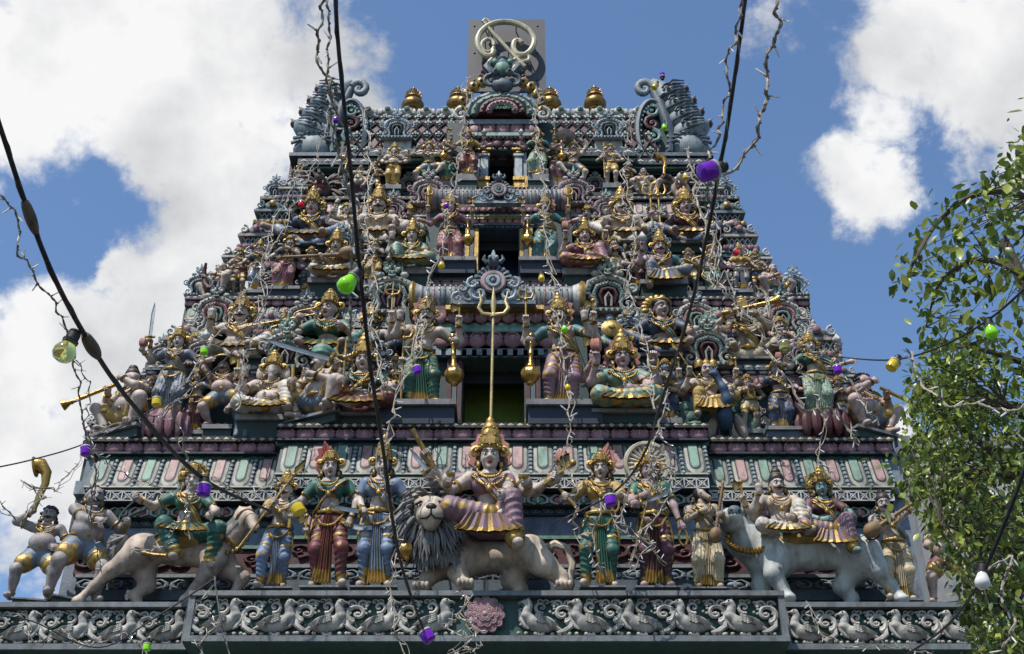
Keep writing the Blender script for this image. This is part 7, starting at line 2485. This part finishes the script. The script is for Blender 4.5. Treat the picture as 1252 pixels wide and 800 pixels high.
FS = [
    ('pale fairy light wire hanging beside the central left cable from the top', [(392, -300), (396, -15), (393, 25), (386, 68), (402, 96), (406, 150), (424, 225), (431, 300), (428, 350), (432, 420)], [4.6, 5.2, 5.3, 5.5, 5.6, 5.8, 6.1, 6.4, 6.8, 7.4], 3.6, 40),
    ('second pale fairy light wire tangled over the left roof end', [(399, -15), (402, 50), (400, 95), (412, 140), (430, 170), (415, 215), (440, 255)], [5.2, 5.4, 5.6, 6., 6.3, 6.6, 7.], 3.2, 36),
    ('fairy light string running down from the gable past the green-legged guardian', [(575, 92), (568, 150), (556, 225), (545, 280), (526, 345), (508, 415), (486, 490), (466, 560)], [17, 16.6, 16, 15.6, 15, 14.6, 14, 13.5], 2.3, 15),
    ('fairy light string running down from the gable past the mauve-legged guardian', [(655, 105), (657, 160), (663, 230), (668, 300), (680, 370), (690, 440), (697, 515)], [17, 16.6, 16, 15.6, 15, 14.6, 14.2], 2.6, 11),
    ('fairy light cluster over the woman with the pink flame plate', [(697, 515), (690, 560), (706, 600), (700, 640), (720, 670), (735, 705), (725, 660), (735, 610), (750, 640), (785, 660), (770, 690)], [14.0, 13.9, 13.8, 13.8, 13.8, 13.9, 13.7, 13.7, 13.7, 13.7, 13.7], 2.6, 13),
    ('brown fairy light wire curling free against the blue sky at the top right', [(975, -300), (946, -15), (953, 30), (936, 78), (936, 118), (929, 158), (905, 200), (884, 214)], [4.6, 5.2, 5.3, 5.5, 5.6, 5.7, 5.8, 5.8], 4.4, 38),
    ('fairy light string wound along the upper right cable', [(909, -10), (900, 50), (888, 75), (890, 110), (878, 165), (862, 205), (868, 260), (858, 330)], [5.0, 5.2, 5.4, 5.5, 5.6, 5.8, 6.2, 6.6], 3.2, 42),
    ('bundle of pale fairy wires hanging at the right of the third storey', [(842, 180), (850, 235), (872, 290), (866, 340), (886, 350), (902, 372), (925, 400), (950, 450), (985, 500), (1020, 500), (1050, 545)], [15.8, 15.2, 14.6, 14.4, 14.2, 14.2, 14, 14, 14, 14, 14.2], 3.4, 14),
    ('second bundle of pale fairy wires over the woman in green on the right', [(866, 230), (880, 300), (872, 350), (888, 330), (908, 390), (930, 350), (955, 420), (1000, 430), (1040, 470), (1075, 520)], [14.4, 14.4, 14.2, 14.2, 14.1, 14.1, 14, 14, 14, 14], 2.8, 13),
    ('fairy light wire twisted around the taped left cable', [(-5, 236), (22, 262), (24, 310), (48, 345), (72, 380), (90, 430), (96, 470), (104, 520), (115, 575), (112, 640)], [5.2, 5.4, 5.6, 5.9, 6.2, 6.5, 6.8, 7.2, 7.6, 8], 2.8, 22),
    ('fairy light string climbing from the green bulb to the left roof end', [(215, 480), (255, 425), (300, 360), (335, 300), (372, 230), (400, 150), (408, 110)], [12.4, 13, 13.6, 14.4, 15.2, 16.2, 16.6], 2.6, 12),
    ('fairy light string looping under the thin cable at the far left', [(-8, 600), (20, 640), (55, 605), (30, 590), (70, 600), (95, 565), (110, 535), (150, 515), (200, 505), (240, 470)], [9.5, 9.6, 9.8, 9.8, 10, 10.3, 10.6, 11.2, 11.6, 12], 2.8, 13),
    ('loose fairy wire falling over the left cornice', [(190, 520), (208, 500), (226, 540), (228, 600), (232, 660)], [11, 11.2, 11.4, 11.6, 11.8], 2.4, 22),
    ('fairy wire over the rider and her green skirt', [(245, 590), (225, 630), (210, 650), (200, 672), (160, 672)], [10, 11, 12, 13, 13.4], 2.6, 16),
    ('tangle of fairy wires hanging under the rosette', [(560, 720), (575, 735), (560, 755), (585, 770), (565, 790), (600, 812)], [13.4, 13.4, 13.3, 13.3, 13.2, 13.2], 2.6, 9),
    ('second tangle of fairy wires under the rosette', [(570, 740), (545, 765), (570, 785), (545, 805), (590, 790), (575, 760)], [13.3, 13.3, 13.2, 13.2, 13.2, 13.2], 2.4, 8),
    ('fairy wires trailing over the swan ledge at the left end', [(262, 715), (240, 745), (268, 765), (240, 790), (262, 812)], [12.8, 12.8, 12.7, 12.6, 12.6], 2.4, 9),
    ('fairy wires hanging over the left swan ledge wing', [(20, 750), (45, 785), (70, 768), (110, 790), (150, 775), (180, 800)], [12.6, 12.6, 12.6, 12.6, 12.6, 12.6], 2.2, 10),
    ('fairy wire tangle over the plum woman and her halo', [(818, 480), (806, 530), (790, 560), (812, 545), (796, 580), (825, 570), (812, 620), (780, 650), (815, 690)], [13.8, 13.8, 13.7, 13.7, 13.7, 13.7, 13.7, 13.7, 13.8], 3.0, 10),
    ('second fairy wire tangle over the plum woman', [(800, 520), (822, 550), (790, 545), (806, 600), (772, 580), (760, 640), (795, 665), (770, 700)], [13.7] * 8, 2.6, 11),
    ('fairy wire hanging through the right tree', [(1115, 430), (1130, 470), (1160, 500), (1200, 495), (1235, 505), (1262, 490)], [7.4, 7.3, 7.2, 7.1, 7, 7], 3., 24),
    ('fairy wires trailing in the lower right leaves', [(1205, 700), (1235, 680), (1222, 730), (1240, 760), (1225, 800)], [6, 6, 6, 6, 6], 3.4, 24),
    ('fairy wire over the lion and the blue sari woman', [(470, 560), (476, 620), (488, 660), (478, 720), (484, 770), (500, 812)], [13.4, 13.6, 13.6, 13.4, 13.2, 13.2], 2.4, 18),
    ('fairy wire across the seated warrior goddess and left guardian', [(432, 420), (428, 470), (455, 480), (470, 440), (490, 460), (512, 430), (520, 390)], [12, 12.4, 12.8, 13.2, 13.4, 13.8, 14.2], 2.8, 13),
    ('thin fairy strand falling from the roof past the moustached king', [(446, 130), (452, 200), (448, 270), (460, 340), (455, 400), (468, 470)], [16.8, 16.2, 15.6, 15.2, 15, 14.4], 2.2, 13),
    ('thin fairy strand falling from the roof past the trident king', [(770, 140), (764, 210), (775, 290), (768, 350), (790, 420), (800, 500)], [16.8, 16.2, 15.6, 15.2, 14.8, 14.2], 2.2, 13),
    ('thin fairy strand hanging over the snake charmer and the bow', [(372, 200), (340, 262), (318, 320), (322, 380), (300, 440), (292, 500)], [16.6, 16, 15.4, 15, 14.8, 14.4], 2.2, 13),
    ('thin fairy strand dangling in the sky beside the first piper', [(92, 440), (112, 470), (104, 520), (118, 580), (110, 640), (124, 700)], [8.5, 8.8, 9.2, 9.8, 10.4, 11], 2.4, 14),
    ('fairy strand draped across the maroon lotus pedestal', [(930, 380), (965, 430), (990, 470), (1010, 520), (1000, 560), (1030, 600)], [14, 14, 14, 14, 14, 14], 2.4, 12),
    ('fairy strand sagging along the big cornice above the rider', [(110, 548), (150, 580), (205, 600), (262, 585), (300, 610), (340, 590)], [12, 12.4, 12.8, 13, 13.2, 13.4], 2.2, 13),
    ('fairy wires over the right swan ledge wing', [(985, 735), (1000, 770), (1030, 790), (1090, 790), (1140, 800)], [13, 12.8, 12.8, 12.8, 12.8], 2.2, 12),
]
for i, (lb, pts, D, w, st) in enumerate(FS):
    fairy(lb, pts, D, seed=i + 5, w=w * (.74 if min(D) < 8 else .47), jit=3., step=st * (1 if min(D) < 8 else .62), size=(1.25 if w > 3.5 else 1.05) if min(D) < 8 else .62)

# ------------------------------------------------------------------ tree at the right
TR = root('tree', 'leafy green tree leaning in from the right in front of the grey building', 'tree', Vector((P(1420, 700, 9.2).x, 9.2, 0)))
t0 = TR.location.copy()
rn = random.Random(11)
trunk = MB().merge(tube([(0, 0, -.1), (.05, .05, 1.5), (-.05, .0, 3.2), (-.12, -.05, 5.0), (-.25, 0, 7.2), (-.5, 0, 9.0)], [.26, .2, .17, .15, .10, .04], 10))
trunk.build('trunk', [M['bark']], TR)
limbs = MB()
tips = []
for (sx, sz, pts) in ((-.1, 4.6, [(1300, 620), (1220, 560), (1150, 500), (1112, 470)]), (-.2, 6.2, [(1320, 480), (1240, 440), (1180, 425), (1140, 432)]), (-.3, 7.4, [(1330, 330), (1270, 250), (1205, 235), (1150, 268), (1118, 320), (1108, 345)]),
                      (-.15, 5.6, [(1310, 560), (1240, 500), (1190, 470), (1165, 450)]), (-.1, 4.0, [(1320, 740), (1260, 690), (1200, 660), (1150, 640)]), (-.35, 7.9, [(1320, 260), (1280, 200), (1250, 170)]), (-.3, 7.0, [(1310, 400), (1240, 330), (1190, 320), (1150, 345), (1132, 400)]),
                      (-.05, 3.6, [(1330, 810), (1270, 770), (1220, 740), (1190, 760)]), (-.2, 5.2, [(1300, 600), (1230, 580), (1170, 570), (1120, 560), (1105, 585)])):
    D0 = 9.2
    q = [Vector((sx, 0, sz))] + [P(x, y, D0 + rn.uniform(-.7, .5)) - t0 for x, y in pts]
    qq = catmull(q, 5)
    limbs.merge(tube([tuple(p) for p in qq], list(np.linspace(.05, .006, len(qq))), 6))
    tips.append(qq)
EDGE = [(165, 1246), (185, 1228), (230, 1182), (265, 1140), (300, 1112), (330, 1106), (360, 1118), (385, 1130), (410, 1140), (440, 1118), (480, 1108), (540, 1104), (580, 1108), (620, 1122), (650, 1138), (700, 1160), (760, 1188), (810, 1180)]
ey, ex = zip(*EDGE)
lv = []
# leaves on the limbs first, then the mass of the crown
for qq in tips:
    for p in qq[4:]:
        for k in range(8):
            lv.append((p + Vector((rn.gauss(0, .12), rn.gauss(0, .12), rn.gauss(-.05, .13))), rn.uniform(.055, .115)))
cl = []
while len(cl) < 460:
    y = rn.uniform(165, 815)
    e = np.interp(y, ey, ex)
    x = e + 8 + abs(rn.gauss(0, 1)) * 75
    if x > 1345:
        continue
    if 325 < y < 405 and x < 1168 and x > 1122:
        continue
    dens = 1 if y > 420 else .40 + .25 * (x > 1215)
    if rn.random() > dens * (1.0 if x < 1190 or y > 420 else 1.25):
        continue
    cl.append((x, y))
for x, y in cl:
    D = rn.uniform(8.2, 10.8)
    c = P(x, y, D) - t0
    e = np.interp(y, ey, ex)
    n = rn.randint(18, 36) if y > 420 else rn.randint(5, 11)
    rr = rn.uniform(.08, .2)
    if rn.random() < .9:
        j = min((p for qq in tips for p in qq), key=lambda p: (p - c).length)
        limbs.merge(tube([tuple(j), tuple((j + c) / 2 + Vector((0, 0, .06))), tuple(c)], [.008, .006, .003], 4))
    for k in range(n):
        p = c + Vector((rn.gauss(0, rr), rn.gauss(0, rr), rn.gauss(0, rr)))
        px, py = project(p + t0)
        if px < np.interp(py, ey, ex) - 6:
            continue
        lv.append((p, rn.uniform(.032, .075) * (1.75 if y < 420 else 1)))
limbs.build('limb', [M['bark']], TR)
lf = np.array([(0, 0, 0), (.30, .06, .34), (.26, .05, .70), (0, .0, 1.05), (-.26, .05, .70), (-.30, .06, .34), (0, -.02, .35), (0, -.03, .7)])
LQ = np.array([(0, 1, 6, 6), (6, 1, 2, 7), (0, 6, 5, 5), (5, 6, 7, 4)])
lq = np.array([(6, 1, 2, 7), (5, 6, 7, 4)])
ltr = np.array([(0, 1, 6), (0, 6, 5), (7, 2, 3), (4, 7, 3)])
VV, QQ, TT = [], [], []
for i, (p, s) in enumerate(lv):
    d = nrm(V3(rn.gauss(0, .7), rn.gauss(0, .7), rn.gauss(-.75, .6)))
    x, y, z = frame(d, nrm(V3(rn.gauss(0, .5), rn.gauss(-.2, .5), 1)))
    R = np.stack([x, y, z], 1)
    sc_l = V3(s * rn.uniform(.75, 1.1), s, s * rn.uniform(.95, 1.25))
    bend = lf.copy()
    bend[:, 1] += rn.uniform(-.1, .28) * bend[:, 2] ** 2
    VV.append((bend * sc_l) @ R.T + np.array(p))
    QQ.append(lq + 8 * i)
    TT.append(ltr + 8 * i)
fo = MB().add(np.concatenate(VV), np.concatenate(QQ), np.concatenate(TT))
fo.build('crown', [M['leaf']], TR, 0)
print('leaves', len(lv))

# ------------------------------------------------------------------ grey building behind the tree
BD = root('building', 'plain grey building behind the tree at the right edge', 'building', Vector((P(1240, 700, 27).x, 27, 0)))
zt = P(1150, 552, 27).z
xl = P(1122, 640, 27).x - BD.location.x
b = MB()
b.merge(bx(xl, xl + 9, 0, 10, 0, zt))
b.merge(bx(xl - .12, xl + 9.1, -.14, 10.1, zt + .002, zt + .35, 1))
b.build('wall', [M['concrete'], M['grey']], BD)
for k in range(3):
    for j in range(3):
        b = MB()
        x0, z0 = xl + 1.0 + 2.4 * k, zt - 2.6 - 3. * j
        b.merge(bx(x0 - .07, x0 + 1.47, -.06, .02, z0 - .07, z0 + 1.47, 0))
        b.merge(bx(x0, x0 + .68, -.075, -.055, z0, z0 + 1.4, 1)).merge(bx(x0 + .72, x0 + 1.4, -.075, -.055, z0, z0 + 1.4, 1))
        b.build('window', [M['white'], M['ink']], BD)
        MB().merge(bx(x0 - .12, x0 + 1.52, -.16, .02, z0 - .18, z0 - .075, 0)).build('sill', [M['concrete']], BD)

# ------------------------------------------------------------------ ground
def flat(name, x0, x1, y0, y1, z, m, th=0.):
    b = bx(x0, x1, y0, y1, z - max(th, .02), z)
    o = b.build(name, [M[m]])
    tag(o, kind='structure')
    return o


flat('ground', -400, 400, -400, 400, -.02, 'street')
flat('road', -60, 60, -5, 9, 0.0, 'asphalt')
flat('pavement', -60, 60, 9.0, 14.8, .13, 'pavement', .13)
for i in range(14):
    flat('road_marking', -40 + 6 * i, -37 + 6 * i, 1.95, 2.07, .004, 'white', .004)

# ------------------------------------------------------------------ light, sky, camera
SUN = Vector((-.34, -.50, 1.0)).normalized()
ld = bpy.data.lights.new('sun', 'SUN')
ld.energy = 5.0
ld.angle = rad(.5)
ld.color = (1, .955, .88)
lo = bpy.data.objects.new('sun', ld)
COL.objects.link(lo)
lo.rotation_mode = 'QUATERNION'
lo.rotation_quaternion = Vector((0, 0, 1)).rotation_difference(SUN)
lo.location = (0, 0, 40)

w = bpy.data.worlds.new('World')
scene.world = w
w.use_nodes = True
nt = w.node_tree
N, L = nt.nodes, nt.links
bg = N['Background']
bg.inputs['Strength'].default_value = .085
sky = N.new('ShaderNodeTexSky')
sky.sky_type = 'NISHITA'
sky.sun_disc = False
sky.sun_elevation = math.asin(SUN.z)
sky.sun_rotation = math.atan2(SUN.x, SUN.y)
sky.altitude = 0
sky.air_density = 1.0
sky.dust_density = .6
sky.ozone_density = 1.5
tc = N.new('ShaderNodeTexCoord')


def nd(t, **k):
    n = N.new(t)
    for a, v in k.items():
        setattr(n, a, v)
    return n


def noise(scale, detail=8, rough=.55, dist=0.):
    n = nd('ShaderNodeTexNoise')
    n.inputs['Scale'].default_value = scale
    n.inputs['Detail'].default_value = detail
    n.inputs['Roughness'].default_value = rough
    n.inputs['Distortion'].default_value = dist
    L.new(tc.outputs['Generated'], n.inputs['Vector'])
    return n


def mth(op, a, b_=None, clamp=False):
    n = nd('ShaderNodeMath', operation=op, use_clamp=clamp)
    for i, v in enumerate((a, b_)):
        if v is None:
            continue
        if isinstance(v, (int, float)):
            n.inputs[i].default_value = v
        else:
            L.new(v, n.inputs[i])
    return n.outputs[0]


# warped direction so the cloud outlines billow
wn = noise(9, 6, .6)
ws = nd('ShaderNodeVectorMath', operation='SUBTRACT')
L.new(wn.outputs['Color'], ws.inputs[0])
ws.inputs[1].default_value = (.5, .5, .5)
wm = nd('ShaderNodeVectorMath', operation='SCALE')
L.new(ws.outputs[0], wm.inputs[0])
wm.inputs['Scale'].default_value = .13
wa = nd('ShaderNodeVectorMath', operation='ADD')
L.new(tc.outputs['Generated'], wa.inputs[0])
L.new(wm.outputs[0], wa.inputs[1])
CLOUDS = [(140, 40, 210, 1), (300, 70, 160, 1), (390, 60, 110, .75), (250, 190, 130, 1), (190, 170, 110, 1), (290, 280, 120, 1), (210, 350, 120, 1), (150, 330, 60, .8), (60, 400, 90, .62), (120, 440, 150, .95), (40, 420, 80, .8), (30, 540, 150, 1), (150, 600, 200, 1), (20, 90, 140, .95), (430, 110, 80, .6), (470, 70, 60, .45), (380, 150, 90, .7),
          (1140, 50, 130, .9), (1230, 80, 150, .95), (1090, 150, 85, .75), (1035, 235, 85, .85), (1085, 250, 70, .7), (1000, 190, 60, .35), (1110, 540, 60, .9), (858, 22, 26, .45), (1290, 200, 90, .8), (-60, 250, 80, .7), (620, -200, 180, .7), (1000, -150, 200, .8), (250, -160, 220, 1)]
acc = None
for x, y, r, wgt in CLOUDS:
    d = ray(x, y).normalized()
    vd = nd('ShaderNodeVectorMath', operation='DISTANCE')
    L.new(wa.outputs[0], vd.inputs[0])
    vd.inputs[1].default_value = d
    mr = nd('ShaderNodeMapRange', interpolation_type='SMOOTHSTEP')
    L.new(vd.outputs['Value'], mr.inputs['Value'])
    rr = r / FPX
    mr.inputs['From Min'].default_value = rr * 1.3
    mr.inputs['From Max'].default_value = rr * .15
    mr.inputs['To Min'].default_value = 0
    mr.inputs['To Max'].default_value = wgt
    acc = mr.outputs[0] if acc is None else mth('MAXIMUM', acc, mr.outputs[0])
n1 = noise(16, 10, .62, .2)
dens = mth('ADD', acc, mth('MULTIPLY', mth('SUBTRACT', n1.outputs['Fac'], .5), 1.7))
mr = nd('ShaderNodeMapRange', interpolation_type='SMOOTHSTEP')
L.new(dens, mr.inputs['Value'])
mr.inputs['From Min'].default_value = .30
mr.inputs['From Max'].default_value = .76
cov = mr.outputs[0]
n2 = noise(7, 8, .55, .1)
sh = nd('ShaderNodeMapRange')
L.new(n2.outputs['Fac'], sh.inputs['Value'])
sh.inputs['From Min'].default_value = .36
sh.inputs['From Max'].default_value = .60
cr = nd('ShaderNodeMix', data_type='RGBA')
L.new(sh.outputs[0], cr.inputs['Factor'])
cr.inputs['A'].default_value = (5.7, 5.85, 6.1, 1)
cr.inputs['B'].default_value = (9.5, 9.5, 9.55, 1)
# thin edges of a cloud are brighter than its thick grey middle
mx = nd('ShaderNodeMix', data_type='RGBA')
L.new(cov, mx.inputs['Factor'])
tint = nd('ShaderNodeMix', data_type='RGBA', blend_type='MULTIPLY')
tint.inputs['Factor'].default_value = 1
L.new(sky.outputs[0], tint.inputs['A'])
tint.inputs['B'].default_value = (1.5, 1.7, 1.86, 1)
L.new(tint.outputs['Result'], mx.inputs['A'])
L.new(cr.outputs['Result'], mx.inputs['B'])
L.new(mx.outputs['Result'], bg.inputs['Color'])

for o in (FOL, FOLR, SWAN):
    bpy.data.objects.remove(o)
cam = bpy.data.cameras.new('camera')
cam.sensor_width = 36
cam.lens = 36 * FPX / 1252
cam.clip_end = 3000
co = bpy.data.objects.new('camera', cam)
COL.objects.link(co)
co.location = (0, 0, CAMZ)
co.rotation_euler = (rad(90) + PITCH, 0, 0)
scene.camera = co
vs = scene.view_settings
vs.view_transform = 'Standard'
vs.look = 'None'
vs.gamma = 1
vs.use_curve_mapping = False
vs.exposure = 0.22
